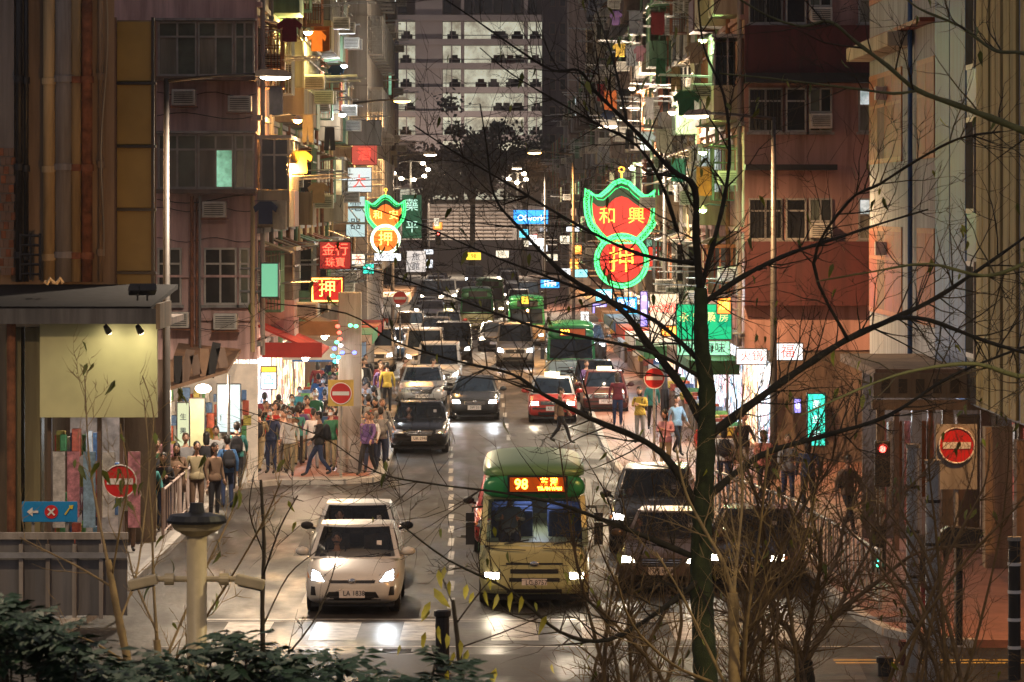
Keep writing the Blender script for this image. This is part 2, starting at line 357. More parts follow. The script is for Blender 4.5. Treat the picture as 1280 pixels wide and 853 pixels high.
def bay(parent, side, y, z, r, pal, lit=.2, var=None):
    rz = 0 if side < 0 else math.pi
    def pp(name, key, m, par=parent, loc=None):
        return put(name, BAY[key], m, par, loc, rz if par is parent else 0)
    L = (0, y, z); var = var or r.choice('AABBC')
    if var == 'A':
        b = pp('balcony', 'parapet', r.choice(pal), parent, L)
        f = pp('window_frame', 'bframe', r.choice([m_alu, m_green, m_brown, m_orange if r.random() < .3 else m_alu]), b)
        for k in ('p0', 'p1', 'p2'): put('pane', BAY[k], pane_mat(r, lit), b)
        if r.random() < .75: ac(parent, (-side * 1.12, y + r.uniform(-.9, .9), z - .35 + r.random() * .7), -side * math.pi / 2 * 0)
    else:
        w = pp('window', 'wframe', m_alu, parent, L)
        put('pane', BAY['wp0'], pane_mat(r, lit), w); put('pane', BAY['wp1'], pane_mat(r, lit), w)
        if var == 'C': pp('window_cage', 'cage', r.choice([m_steel, m_rust, m_green]), parent, L)
        if r.random() < .8: pp('awning', 'awning', r.choice([m_steel, m_green, m_rust, m_brown, m_cream]), parent, L)
        ac(parent, (-side * .28, y + r.choice([-1.15, 1.15]), z + .2 + r.random() * .5))
    if r.random() < .55:
        pp('drying_rack', 'rack', m_steel, parent, (-side * (.85 if var == 'A' else .05), y, z + .15 + r.random() * .6))
def tenement(label, off, d0, d1, side, H, wm, pal, seed, z0=3.9, fl=3.0, lit=.2, step=3.1, front=True, bm=None):
    r = random.Random(seed)
    t = thing('tenement_block', label, 'building', (SX(off, d0), d0, 0), .01)
    L = d1 - d0; D = 9.0
    MB().bb(0, side * D, 0, L, 3.3, H).build('wall', wm, t); MB().bb(side * .9, side * D, .05, L - .05, 0, 3.298).build('shopfront_wall', bm or m_brown, t)
    nf = int((H - z0) / fl)
    for k in range(nf):
        z = z0 + fl * k + .9
        MB().bb(-side * .12, side * .0, .02, L - .02, z - 1.15, z - 1.02).build('ledge', r.choice([m_greyw, wm]), t)
        n = int(L / step)
        for j in range(n): bay(t, side, (j + .5) * L / n, z, r, pal, lit)
    for j in range(int(L / 5) + 1):
        y = min(L - .3, .25 + j * 5 + r.uniform(0, .6)); b = MB(); x = -side * .12
        b.cyl((x, y, 3.4), (x, y, H), .07, n=8)
        for z in range(5, int(H), 3): b.cyl((x, y, z), (x, y, z + .12), .095, n=8)
        b.build('drain_pipe', r.choice([m_pipe, m_rust, m_greyw, m_green]), t, smooth=False)
    return t

# ---------------------------------------------------------------- left side, nearest: tan wall with pipes
t = thing('corner_building', 'tan stained wall with vertical drainpipes above a dark flat canopy', 'building', P(60, 690, 85))
t.location.z = 0
def loc_in(o, p): return V(p) - o.location
def rel(o):  # parts modelled in world space but parented to an empty away from the origin
    for c in o.children:
        c.matrix_parent_inverse = Matrix.Translation(-V(o.location))
a = P(-90, 0, 85); b = P(143, 0, 85)
MB().slab([(a.x, 85), (b.x, 85), (P(142, 0, 102).x, 102), (a.x, 102)], 0, 16).build('wall', m_tan, t)
wall_box('wall_strip', P(-90, 0, 84.9).x, P(18, 0, 84.9).x, 84.86, 84.995, 6.0, 16, m_greyw, t)
for px, r, m, col in ((62, .135, m_pipe, m_pipe), (80, .19, m_greyw, m_greyw), (95, .115, m_pipe, m_rust), (109, .115, m_rust, m_rust), (24, .075, m_black, m_black), (33, .05, m_black, m_black), (126, .05, m_tan, m_tan)):
    x = P(px, 0, 84.8).x; q = MB(); q.cyl((x, 84.78, 5.75), (x, 84.78, 16), r, n=14)
    po = q.build('drain_pipe', m, t, smooth=True)
    for py in (-40, 100, 210, 320):
        z = P(0, py + (px % 7), 84.8).z; MB().cyl((x, 84.78, z), (x, 84.78, z + .14), r + .03, n=14).build('pipe_collar', col, po)
q = MB()
for i in range(5):
    z = P(0, 295 + 12 * i, 84.5).z; q.cyl(P(26, 295 + 12 * i, 84.5), P(50, 295 + 12 * i, 84.5), .03, n=6)
for px in (26, 38, 50): q.cyl(P(px, 292, 84.5), P(px, 350, 84.5), .03, n=6)
q.build('pipe_ladder', m_black, t)
for i in range(14):                                   # brickwork strip by the edge of the picture
    for j in range(3):
        p = P(1 + 6.5 * j + (3 if i % 2 else 0), 190 + 11.5 * i, 84.8); MB().box((p.x, 84.84, p.z), (.105, .03, .16)).build('brick', m_brown if (i + j) % 3 else m_rust, t)
q = MB(); pts = [P(133 - (i * .6) + 3 * math.sin(i * .8), -10 + 33 * i, 84.6) for i in range(11)]; q.tube(pts, .014, n=5); q.build('cable', m_cream, t)
q = MB(); q.tube([P(55 + 4 * i, 352 + 4 * math.sin(i * 2.2), 81) for i in range(7)], .04, n=6); q.build('cable_coil', m_cream, t)
a = P(143, 0, 86); b = P(195, 0, 86)
MB().slab([(a.x, 86), (b.x, 86), (P(194, 0, 93).x, 93), (P(143, 0, 93).x, 93)], 0, 11.35).build('stair_tower', m_tan, t)
m_panel = mat('amber_panel', (.32, .225, .055), .5, .22, .8)
for i in range(5):
    y0, y1 = 27 + 79 * i, 27 + 79 * i + 75
    aa = P(146, y1, 85.9); bb = P(189, y0, 85.9); MB().bb(aa.x, bb.x, 85.93, 85.99, aa.z, bb.z).build('panel', m_panel, t, bevel=.012)
    MB().bb(P(143, 0, 85.9).x, P(195, 0, 85.9).x, 85.86, 85.98, aa.z - .07, aa.z - .01).build('cross_bar', m_black, t)
for px in (144, 191): x = P(px, 0, 85.9).x; MB().bb(x - .03, x + .03, 85.84, 85.99, 5.4, P(0, 22, 85.9).z).build('edge_bar', m_black if px > 150 else m_brown, t)
# canopy and pale signboard
a = P(-60, 385, 78); b = P(198, 385, 78)
cz1 = P(0, 386, 78).z; cz0 = P(0, 405, 78).z
q = MB(); q.hexa([(a.x, 78.02, cz1 - .02), (b.x - .15, 78.02, cz1 - .02), (b.x - .2, 84.98, cz1 + .25), (a.x, 84.98, cz1 + .25), (a.x, 78.02, cz1 + .04), (b.x - .15, 78.02, cz1 + .04), (b.x - .2, 84.98, cz1 + .34), (a.x, 84.98, cz1 + .34)])
q.build('canopy_roof', mat('bitumen_felt', (.01, .01, .011), .95, .5, 3, spec=.1), t)
MB().bb(a.x, b.x - .04, 77.9, 78.02, cz0, cz1).build('canopy_fascia', mat('weathered_grey_fascia', (.14, .135, .13), .8, .5, 2, streak=True), t)
MB().bb(b.x - .04, b.x + .04, 77.9, 80.5, cz0 - .1, cz1 + .1).build('canopy_end', m_tan, t)
aa = P(50, 522, 78.6); bb = P(197, 402, 78.6)
MB().bb(aa.x, bb.x, 78.55, 78.7, aa.z, bb.z).build('signboard', m_pale, t, bevel=.01)
MB().bb(aa.x - .01, bb.x, 78.72, 84.9, bb.z - .15, bb.z - .02).build('canopy_soffit', m_brown, t)
for px in (-30, 8, 32): MB().bb(P(px, 0, 78.9).x, P(px + 19, 0, 78.9).x, 78.8, 79.5, 0, cz0 - .1).build('shutter_column', mat('olive_shutter', (.22, .19, .09), .6, .4, 1.2, streak=True), t)
q = MB(); x = P(14, 0, 78.6).x; q.cyl((x, 78.6, 0), (x, 78.6, cz0), .09, n=10); q.build('drain_pipe', m_rust, t)
for px in (172, 184):                                # floodlights standing on the canopy edge
    p = P(px, 362, 78.1); MB().box(p, (.34, .22, .16), rx=-.5, rz=.3).build('floodlight', m_black, t, bevel=.02); MB().cyl(p, p - V((0, 0, .22)), .02).build('bracket', m_black, t); lamp('floodlight_beam', None, p + V((-.25, .3, .2)), 62, SODIUM, rot=(math.radians(125), 0, math.radians(35)), spot=120, radius=.12)
for px in (132, 172):                                # small downlights on the sign
    p = P(px, 408, 78.1); q = MB(); q.cyl(p + V((0, .3, .12)), p, .02, n=6); q.cyl(p, p + V((.05, .12, -.12)), .05, .07, n=8); q.build('sign_lamp', m_black, t)
    MB().cyl(p + V((.05, .12, -.121)), p + V((.053, .128, -.13)), .06, n=8).build('bulb', m_bulb, t)
    lamp('sign_light', None, p + V((.1, -.5, -.25)), 6, (1, .9, .55), rot=(math.radians(35), 0, 0), spot=150, radius=.06)
# lit ground floor shop under the board
q = MB(); MB().bb(P(58, 0, 80).x, P(150, 0, 84.3).x, 84.3, 84.4, 0, 3.2).build('shop_interior', mat('shop_room_white', (.45, .36, .3), .6, .5, 3, emit=.12), t)
for i in range(40):
    x = P(66 + 5.4 * (i % 15), 0, 82).x; z = .5 + .62 * (i // 10) + .06 * (i % 3); MB().box((x, 83 - .3 * (i % 3), z), (.13 + .05 * (i % 2), .2, .34 + .08 * (i % 4))).build('goods', mat('goods_%d' % (i % 5), [(.5, .1, .05), (.5, .4, .08), (.1, .3, .1), (.5, .48, .45), (.1, .2, .4)][i % 5], .6, .4, 9), t, bevel=.02)
lamp('shop_light', None, P(130, 535, 81.5), 14, COOL, radius=.2)
for i, (px, m) in enumerate(((66, 'pp1'), (84, 'pp2'), (104, 'pp3'), (128, 'pp1'), (160, 'pp2'))):
    cm = {'pp1': mat('poster_white', (.6, .58, .56), .6, .5, 5), 'pp2': mat('poster_pink', (.6, .25, .3), .6, .6, 6), 'pp3': mat('poster_blue', (.25, .4, .55), .6, .5, 6)}[m]
    aa = P(px, 600, 79); MB().bb(aa.x, aa.x + .24, 79, 79.05, 1.0 + .2 * (i % 2), 2.5).build('poster', cm, t)
for px in (60, 122, 150): MB().bb(P(px, 0, 79.2).x, P(px + 5, 0, 79.2).x, 79.1, 79.3, 0, 3.2).build('pier', m_brown, t)
rel(t)

# ---------------------------------------------------------------- pink tenement on the left corner
t = tenement('pink rendered tenement at the left corner with rows of aluminium windows', -5.7, 106, 128, -1, 19, m_pink, [m_cream, m_ochre, m_green, m_pink, m_tan], 3, lit=.25)
FR = t
def fwin(*a, **k):
    o = front_window(FR, *a, **k); o.parent = FR; o.matrix_parent_inverse = (Matrix.Translation(FR.location) @ Matrix.Rotation(.01, 4, 'Z')).inverted(); return o
def fpart(mb, name, m):
    o = mb.build(name, m, FR); o.matrix_parent_inverse = (Matrix.Translation(FR.location) @ Matrix.Rotation(.01, 4, 'Z')).inverted(); return o
m_bluegl = mat('dim_blue_glass', (.13, .15, .12), .15, .35, 1.5)
for (y0, y1), lit in (((27, 95), 0), ((168, 236), 1)):
    fwin(105.6, 197, 246, y0, y1, 2, .72, proud=.0, panes=[m_curtain, m_bluegl, m_bluegl, m_bluegl])
    fwin(105.6, 247, 292, y0, y1, 2, .72, proud=.0, panes=[m_curtain, m_lit_g if lit else m_bluegl, m_bluegl, m_curtain])
    fwin(105.6, 293, 318, y0, y1, 2, .72, proud=.0, panes=[m_bluegl, m_bluegl, m_gglass, m_curtain])
    a = P(194, y1 + 6, 105.6); b = P(320, y1 + 1, 105.6); fpart(MB().bb(a.x, b.x, 105.3, 105.95, a.z, b.z), 'ledge', m_brown)
    a = P(194, y0 - 4, 105.6); b = P(320, y0 - 1, 105.6); fpart(MB().bb(a.x, b.x, 105.45, 105.95, a.z, b.z), 'ledge', m_greyw)
fwin(105.9, 197, 227, 310, 381, 2, .72); fwin(105.9, 255, 296, 310, 381, 2, .72); fwin(105.9, 299, 312, 310, 381, 1, .72, pane=m_gglass)
for py in (344, 398): a = P(194, py + 3, 105.8); b = P(320, py, 105.8); fpart(MB().bb(a.x, b.x, 105.82, 105.96, a.z, b.z), 'ledge', m_pink)
q = MB(); q.tube([P(196 + 12 * i, 145 - 4 * math.sin(i * .6), 105.7) for i in range(11)], .012, n=4); q.tube([P(196 + 12 * i, 249 + 5 * math.sin(i * .5), 105.7) for i in range(11)], .012, n=4)
fpart(q, 'cable', m_black)
for px, r_, m_ in ((240, .05, m_rust), (250, .035, m_greyw), (316, .06, m_pipe)):
    fpart(MB().cyl(P(px, 440, 105.6), P(px, 245, 105.6), r_, n=8), 'drain_pipe', m_)
for px, py in ((268, 262), (222, 400), (282, 402), (230, 122), (300, 130)):
    o = ac(FR, (0, 0, 0)); o.matrix_parent_inverse = (Matrix.Translation(FR.location) @ Matrix.Rotation(.01, 4, 'Z')).inverted(); o.location = P(px, py, 105.6)
    fpart(MB().box(P(px, py + 12, 105.6), (.7, .5, .03)), 'bracket_shelf', m_rust)
for py in (118, 262, 300, 410): fpart(MB().tube([P(196 + 12.4 * i, py + 3 * math.sin(i * 1.1 + py), 105.85) for i in range(11)], .01, n=4), 'cable', m_black)
q = MB(); q.tube([P(246, 248, 105.75), P(246, 440, 105.75)], .03, n=6); fpart(q, 'rust_pipe', m_rust)

# ---------------------------------------------------------------- the rest of the left row
tenement('ochre tenement crowded with caged balconies, next to the pink corner tenement', -5.7, 128.2, 163, -1, 21, m_ochre, [m_ochre, m_cream, m_orange, m_green, m_tan], 5, lit=.3)
t = thing('concrete_block', 'plain grey concrete block rising behind the ochre tenement', 'building', (SX(-4.35, 166), 166, 0), .01)
MB().bb(-9, 0, 0, 30, 0, 24).build('wall', m_conc, t)
for z in (9.5, 12.4, 15.3, 18.2, 21): MB().bb(-8.9, .02, -.02, -.001, z, z + .05).build('joint_strip', m_greyw, t)  # thin joint strips a little darker than the wall
for k in range(5):
    for j in range(8):
        w = put('window', BAY['wframe'], m_alu, t, (0.0, 2 + 3.5 * j, 5 + 3 * k)); put('pane', BAY['wp0'], m_glass, w); put('pane', BAY['wp1'], m_curtain, w)
        put('window_cage', BAY['cage'], m_steel, t, (0, 2 + 3.5 * j, 5 + 3 * k))
tenement('dim grey tenement beyond the concrete block on the left row', -5.4, 197, 250, -1, 24, m_greyw, [m_greyw, m_cream, m_brown], 8, lit=.3, step=4.4)
tenement('far brown tenement closing the left row near the car park', -7.6, 251, 330, -1, 15, m_brown, [m_brown, m_greyw], 9, lit=.35, step=6.5)
tenement('last low tenement of the left row before the podium', -9.5, 331, 415, -1, 13, m_greyw, [m_brown, m_greyw], 10, lit=.35, step=8)

# ---------------------------------------------------------------- right row
t = tenement('salmon and dark red tenement on the right corner with barred windows', 7.7, 113, 134, 1, 20, m_salmon, [m_salmon, m_cream, m_green, m_dkred], 21, lit=.2)
FR = t
for (y0, y1), top in (((110, 165), 0), ((248, 300), 0), ((-20, 30), 1)):
    fwin(112.9, 936, 978, y0, y1, 2, None if top else .7, frame=m_alu); fwin(112.9, 982, 1008, y0, y1, 1, .7, frame=m_alu)
    fwin(112.9, 1011, 1040, y0, y1, 2, .45, frame=m_alu, panes=[m_glass, m_curtain, m_bluegl, m_glass])
    g = MB()
    for i in range(9): px = 938 + 4.8 * i; g.cyl(P(px, y0 + 2, 112.75), P(px, y1 - 2, 112.75), .012, n=4)
    fpart(g, 'window_bars', m_black)
    p = P(1026, (y0 + y1) / 2 + 14, 112.6); o = ac(FR, (0, 0, 0)); o.matrix_parent_inverse = (Matrix.Translation(FR.location) @ Matrix.Rotation(.01, 4, 'Z')).inverted(); o.location = p
    fwin(112.9, 1073, 1089, y0, y1, 1, .6, frame=m_alu, panes=[m_curtain, m_lit_c])
for y0, y1, pr_ in ((32, 104, .45), (302, 382, .5), (92, 104, .9), (206, 213, .8)):
    a = P(930, y1, 112.7); b = P(1100, y0, 112.7); x1 = b.x if y1 - y0 > 20 else P(1045 if y0 > 200 else 1100, 0, 112.7).x
    fpart(MB().bb(a.x + .01, x1, 112.98 - pr_, 112.99, a.z, b.z), 'overhang' if y1 - y0 > 20 else 'ledge', m_dkred if y1 - y0 > 20 else m_black)
tenement('grimy cream tenement hung with laundry, second in the right row', 7.7, 134.2, 168, 1, 23, m_cream, [m_cream, m_greyw, m_green, m_tan], 22, lit=.22)
tenement('grey brown tenement with many cages, third in the right row', 7.7, 168.2, 204, 1, 25, m_greyw, [m_greyw, m_cream, m_brown], 23, lit=.22, step=3.6)
tenement('tall pale tenement at the far end of the laundry row', 7.8, 204.2, 246, 1, 27, m_greyw, [m_greyw, m_white, m_cream], 24, lit=.22, step=4.2)
tenement('far low brown tenement on the right near the lit podium', 8.0, 247, 330, 1, 17, m_brown, [m_brown, m_greyw], 25, lit=.35, step=7)
tenement('last dim tenement of the right row by the tower foot', 8.4, 331, 420, 1, 14, m_greyw, [m_brown, m_greyw], 26, lit=.35, step=9)

# ---------------------------------------------------------------- nearest on the right: white wall, orange windows, blue and yellow pilasters
t = thing('painted_building', 'white walled building with orange windows between blue and yellow pilasters', 'building', (SX(10.5, 76), 70, 0), .01)
def Rd(px): return 10.5 * F / (px - 590)          # depth where that facade passes a photo column
def ry(px): return Rd(px) - 70
MB().bb(0, 8, -6, 35.0, 3.2, 18).build('wall', m_white, t)
MB().bb(1.2, 8, -6, 34.9, 0, 3.198).build('shopfront_wall', m_brown, t)
MB().bb(-.62, -.003, ry(1145), 34.99, 11.15, 11.5).build('cornice', m_cream, t, bevel=.03)
MB().bb(-.35, -.003, ry(1172), 34.99, 11.52, 11.62).build('cornice_lip', m_orange, t)
for z0, z1 in ((8.45, 10.75), (4.62, 6.85), (12.6, 14.8)):
    for p0, p1, n in ((1131, 1091, 4), (1172, 1151, 2)):
        y0, y1 = ry(p0), ry(p1)
        g = MB()
        for i in range(n + 1): y = y0 + (y1 - y0) * i / n; g.bb(-.034, -.004, y - .05, y + .05, z0, z1)
        g.bb(-.036, -.004, y0, y1, z0, z0 + .12); g.bb(-.036, -.004, y0, y1, z1 - .12, z1); g.bb(-.035, -.004, y0, y1, z0 + (z1 - z0) * .62, z0 + (z1 - z0) * .62 + .08)
        w = g.build('window', mat('pale_orange_frame', (.36, .13, .04), .55, .25, 3), t)
        for i in range(n):
            a_, b_ = y0 + (y1 - y0) * i / n, y0 + (y1 - y0) * (i + 1) / n
            MB().bb(-.03, -.01, a_ + .07, b_ - .07, z0 + .12, z1 - .12).build('shutter', m_orange if (i != 2) else m_brown, w)
    if z0 < 9: ac(t, (-.16, ry(1112), z1 - .55), math.pi / 2).scale = (.45, .6, .8)
g = MB(); g.cyl((-.1, ry(1146), 3.3), (-.1, ry(1146), 18), .06, n=10); g.build('drain_pipe', m_blue, t, smooth=True)
for p0, p1, m in ((1214, 1176, m_blue), (1278, 1262, m_yellow), (1258, 1246, m_ochre), (1243, 1228, m_yellow), (1320, 1284, m_yellow)):
    y0, y1 = ry(p0), ry(p1); MB().bb(-.07, -.003, y0, y1, 3.25, 18).build('pilaster', m, t, bevel=.015)
    for i in range(1): yy = y0 + (y1 - y0) * (.5 + .3 * i); MB().bb(-.082, -.07, yy - .05, yy + .05, 3.25, 18).build('rib', m, t)
MB().bb(-.05, -.002, ry(1227), ry(1215), 3.25, 18).build('recess_strip', m_black, t)
for i in range(4): w = MB().bb(-.09, -.055, ry(1226), ry(1216), 4.2 + 3 * i, 6.2 + 3 * i).build('window', m_alu, t); MB().bb(-.1, -.091, ry(1225.4), ry(1216.6), 4.3 + 3 * i, 6.1 + 3 * i).build('pane', mat('dark_shutter', (.03, .028, .025), .9, .3, 3, spec=.1), w)
for i in range(9):
    y = -4 + 4.6 * i; MB().bb(-.2, .35, y, y + .45, 0.0, 2.94).build('pillar', m_tan if i % 2 else m_brown, t)
for i in range(8):
    y = -3.4 + 4.6 * i
    MB().bb(1.12, 1.19, y, y + 3.5, .1, 2.7).build('shop_interior', lit_room('shop_room_dim', [(.25, .16, .1), (.1, .07, .05), (.4, .3, .22), (.5, .1, .08), (.06, .05, .05), (.5, .45, .4)], .22, 3.0), t)

# low arcade of shops that faces the junction, in front of the painted building
t = thing('shop_arcade', 'low dark shop arcade with slotted fascia below the painted building', 'shop', (P(1094, 0, 84).x, 84, .13))
AW = P(1330, 0, 84).x - P(1094, 0, 84).x
MB().bb(0, AW, 0, 9, 3.62, 3.8).build('roof', m_brown, t); MB().bb(-.05, AW, -.12, -.003, 3.2, 3.72).build('fascia', mat('fascia_drab', (.17, .14, .10), .7, .4, 2, streak=True), t)
for i in range(11): MB().bb(.12 + .36 * i, .30 + .36 * i, -.15, -.121, 3.30, 3.60).build('fascia_slot', m_black, t)
MB().bb(-.08, AW, -.2, -.002, 2.95, 3.16).build('lintel', m_tan, t)
MB().bb(0, AW, 3.0, 3.2, 0, 3.6).build('back_wall', m_brown, t)
for i, (px, w) in enumerate(((1096, .16), (1118, .1), (1140, .2), (1160, .1), (1178, .22), (1226, .2), (1250, .24), (1275, .1))):
    x = P(px, 0, 84).x - P(1094, 0, 84).x; MB().bb(x, x + w, -.05, .2, 0, 2.94).build('column', [m_tan, m_brown, m_white, m_rust][i % 4], t)
for i in range(7):
    x = P(1102 + 10 * i, 0, 84).x - P(1094, 0, 84).x; MB().bb(x, x + .12, .25, .27, .5 + .3 * (i % 3), 2.7).build('poster', [mat('poster_pink', (.6, .25, .3), .6, .6, 6), mat('poster_white', (.6, .58, .56), .6, .5, 5), m_rust][i % 3], t)
for i in range(6): x = P(1232 + 8 * i, 0, 84).x - P(1094, 0, 84).x; MB().cyl((x, .3, 0), (x, .3, 2.9), .02, n=6).build('grille_bar', m_black, t)
MB().bb(.3, .6, .6, .62, 2.5, 2.65).build('strip_lamp', m_lit_c, t); lamp('arcade_light', None, P(1125, 520, 85.2), 35, COOL, radius=.2)
# ---------------------------------------------------------------- end of the street: car park block, podium, towers
t = thing('car_park_block', 'large grey brown car park block with lit open decks closing the street', 'building', (0, 467, 0))
m_cp = mat('car_park_grey', (.34, .28, .255), .85, .18, .15); m_deck = mat('lit_deck', (.95, .82, .58), .6, .55, .6, emit=.27)
s = F / 467.0
def bx_px(mb, px0, px1, py0, py1, d, y0, y1):
    a = P(px0, py1, d); b = P(px1, py0, d); return mb.bb(a.x, b.x, y0 - 467, y1 - 467, a.z, b.z)
a = P(470, 0, 467); b = P(692, 0, 467)
MB().bb(a.x, b.x, 4, 40, 0, 36).build('core', m_cp, t)
cols = [(470, 475), (494, 498), (518, 538), (575, 582), (655, 661), (681, 692)]
cols = [(468, 474), (493, 497), (519, 553), (576, 580), (655, 660), (681, 692)]
for c0, c1 in cols: bx_px(MB(), c0, c1, -30, 260, 467, 467, 470.9).build('pier', m_cp, t)
for k in range(-1, 7):
    yc = 37 + 30 * k
    bx_px(MB(), 468, 692, yc + 12, yc + 19, 467, 466.6, 470.8).build('deck_edge', m_cp, t)
    if k < 0: continue
    for c0, c1 in ((474, 493), (497, 519), (553, 576), (580, 655), (660, 681)):
        if k > 4 and c1 < 560: continue
        dk = bx_px(MB(), c0, c1, yc - 11, yc + 12, 467, 470.5, 470.7).build('lit_opening', m_deck, t)
        rr = random.Random(k * 100 + c0)
        for q_ in range(max(1, int((c1 - c0) / 17))):
            x = c0 + 2 + (c1 - c0 - 15) * rr.random(); m = rr.choice([m_black, m_greyw, m_dkred, m_glass])
            o = MB(); bx_px(o, x, x + 14, yc + 5, yc + 11, 467, 469, 470.2); bx_px(o, x + 3, x + 11, yc + 1, yc + 5.2, 467, 469.2, 470.0); o.build('parked_car_silhouette', m, t)
        bx_px(MB(), c0, c1, yc + 6, yc + 7, 467, 468.8, 468.9).build('rail', m_alu, t)
        if c1 - c0 < 30: bx_px(MB(), (c0 + c1) / 2 - .7, (c0 + c1) / 2 + .7, yc - 11, yc + 12, 467, 467.3, 467.6).build('mullion', m_cp, t)
for c0, c1 in ((474, 493), (497, 519), (553, 576), (580, 655), (660, 681)):
    for i in range(max(1, int((c1 - c0) / 12))): bx_px(MB(), c0 + 12 * i + 1, c0 + 12 * i + 11, -6, 16, 467, 467.8, 468).build('dark_window', m_glass, t)
rel_t = t
for i in range(14): bx_px(MB(), 470 + 15 * i, 484 + 15 * i, 253, 300, 455, 454, 455).build('podium_panel', mat('podium_pale', (.46, .42, .42), .8, .2, .3), t)
bx_px(MB(), 466, 690, 231, 236, 455, 453.5, 460).build('podium_roof', m_cp, t)
for px in (505, 560, 615, 665):  # floodlights added on the podium roof to brighten the car park facade
    p_ = P(px, 229, 454.5); MB().box((p_.x, p_.y - 467, p_.z + .15), (.7, .4, .4), rx=-.5).build('floodlight', m_black, t); lamp('floodlight_beam', None, p_ + V((0, 1.0, .4)), 800, (1, .85, .74), rot=(math.radians(150), 0, 0), spot=150, radius=.4); bx_px(MB(), 466, 690, 250, 254, 455, 453.6, 460).build('podium_ledge', m_cp, t)
for c0, c1 in ((500, 538), (541, 572), (580, 612), (615, 652)): bx_px(MB(), c0, c1, 236.4, 249.6, 455, 455.4, 455.6).build('lit_podium_window', m_deck, t)
for k in range(9): bx_px(MB(), 508, 640, 258 + 4.6 * k, 259.4 + 4.6 * k, 455, 453.7, 453.98).build('louvre', m_cp, t)
t = thing('dark_tower', 'dark plum brown tower strip beside the car park block', 'building', (P(697, 0, 430).x, 430, 0))
m_tw = mat('plum_tower', (.105, .08, .08), .8, .3, .15, streak=True)
MB().bb(-1.6, 1.7, 0, 12, 0, 32).build('wall', m_tw, t)
for k in range(9):
    for j in (-.9, .2): w = MB().bb(j, j + .7, -.06, -.001, 5 + 3 * k, 6.3 + 3 * k).build('window', m_brown, t); MB().bb(j + .08, j + .62, -.08, -.061, 5.1 + 3 * k, 6.2 + 3 * k).build('pane', m_glass if (k + j) % 3 else m_lit_w, w)
t = thing('tan_tower', 'plain tan tower with small square windows behind the laundry row', 'building', (P(734, 0, 300).x, 300, 0))
MB().bb(-1.35, 2.4, 0, 12, 0, 26).build('wall', mat('tan_tower_render', (.38, .29, .23), .8, .15, .2, streak=True), t)
for k, py in enumerate((20, 66, 112, 158)):
    p = P(739, py, 300); w = MB().bb(p.x - t.location.x - .35, p.x - t.location.x + .35, -.08, -.001, p.z - .6, p.z + .6).build('window', m_greyw, t)
    MB().bb(p.x - t.location.x - .28, p.x - t.location.x + .28, -.1, -.081, p.z - .5, p.z + .5).build('pane', m_glass if k != 1 else m_lit_c, w)
t = thing('narrow_building', 'narrow dark building with barred windows between car park and concrete block', 'building', (P(482, 0, 380).x, 380, 0))
MB().bb(-1.4, .9, 0, 12, 0, 24).build('wall', m_tw, t)
for k in range(7): w = MB().bb(-.5, .5, -.06, -.001, 5 + 2.7 * k, 6.4 + 2.7 * k).build('window', m_brown, t); MB().bb(-.4, .4, -.08, -.061, 5.1 + 2.7 * k, 6.3 + 2.7 * k).build('pane', [m_glass, m_lit_w, m_glass, m_curtain][k % 4], w)
# ---------------------------------------------------------------- street lamps
def street_lamp(label, x, y, H, dx, col, watt, bulb, m=None, tilt=0.0):
    t = thing('street_lamp', label, 'street lamp', (x, y, .13), 0, 'street lamps')
    q = MB(); q.tube([(0, 0, 0), (0, 0, 1.2), (0, 0, H)], [.13, .10, .06], n=12); q.build('pole', m or m_pole, t, smooth=True)
    MB().cyl((0, 0, 0), (0, 0, .9), .15, n=12).build('base_sleeve', m_black, t)
    q = MB(); q.tube([(0, 0, H - .05), (dx * .5, 0, H + .06), (dx * .85, 0, H + .1)], [.05, .04, .035], n=8); q.build('arm', m or m_pole, t, smooth=True)
    sg = 1 if dx > 0 else -1
    h = MB(); h.prism([(dx * .82, H + .05), (dx * .82, H + .16), (dx * .9, H + .22), (dx * 1.1, H + .18), (dx * 1.16, H + .08), (dx * 1.14, H + .03)], -.14, .14); hd = h.build('lamp_head', m_pole, t)
    MB().ell((dx * 1.0, 0, H + .03), (.34, .13, .08), 14, 5, -1, 0).build('lens', bulb, hd, smooth=True)
    lamp('lamp_light', None, (x + dx, y, .13 + H - .12), watt * LAMP_W, col, spot=165, radius=.15, blend=.5)
    return t
m_dpole = mat('pole_dark_paint', (.07, .062, .055), .5, .2, 3, metal=.2)
p = P(208, 0, 90)
street_lamp('tall grey street lamp before the pink tenement, arm to the right', p.x, 90, 10.1, 2.45, (1, .80, .60), 3600, m_bulb, m_dpole)
p = P(967, 0, 106)
street_lamp('slim street lamp before the salmon tenement, arm to the left', p.x, 106, 9.6, -2.05, (1, .58, .27), 2600, m_bulb, m_dpole)
for i, (o, d, c, b, w) in enumerate(((-4.9, 166, SODIUM, m_bulbs, 3600), (6.7, 139, WARM, m_bulb, 3200), (-4.2, 212, WARM, m_bulb, 4500), (5.2, 205, SODIUM, m_bulbs, 4500), (5.2, 285, WARM, m_bulb, 6000))):
    names = ['orange sodium street lamp reaching out from the ochre tenement', 'street lamp standing by the large gourd neon sign', 'street lamp near the smaller gourd neon sign', 'street lamp before the pale laundry tenement', 'far street lamp on the right kerb by the blue shop sign', 'most distant street lamp on the left kerb', 'most distant street lamp on the right kerb']
    street_lamp(names[i], SX(o, d), d, 11.6 if i == 0 else 10.0, (2.0 if o < 0 else -2.0), c, w, b, m_dpole)
street_lamp('street lamp added to light the grey podium, on the left kerb', SX(-4.8, 443), 443, 11, 2.0, WARM, 4200, m_bulb, m_dpole)  # this lamp and the next are added to brighten the podium front
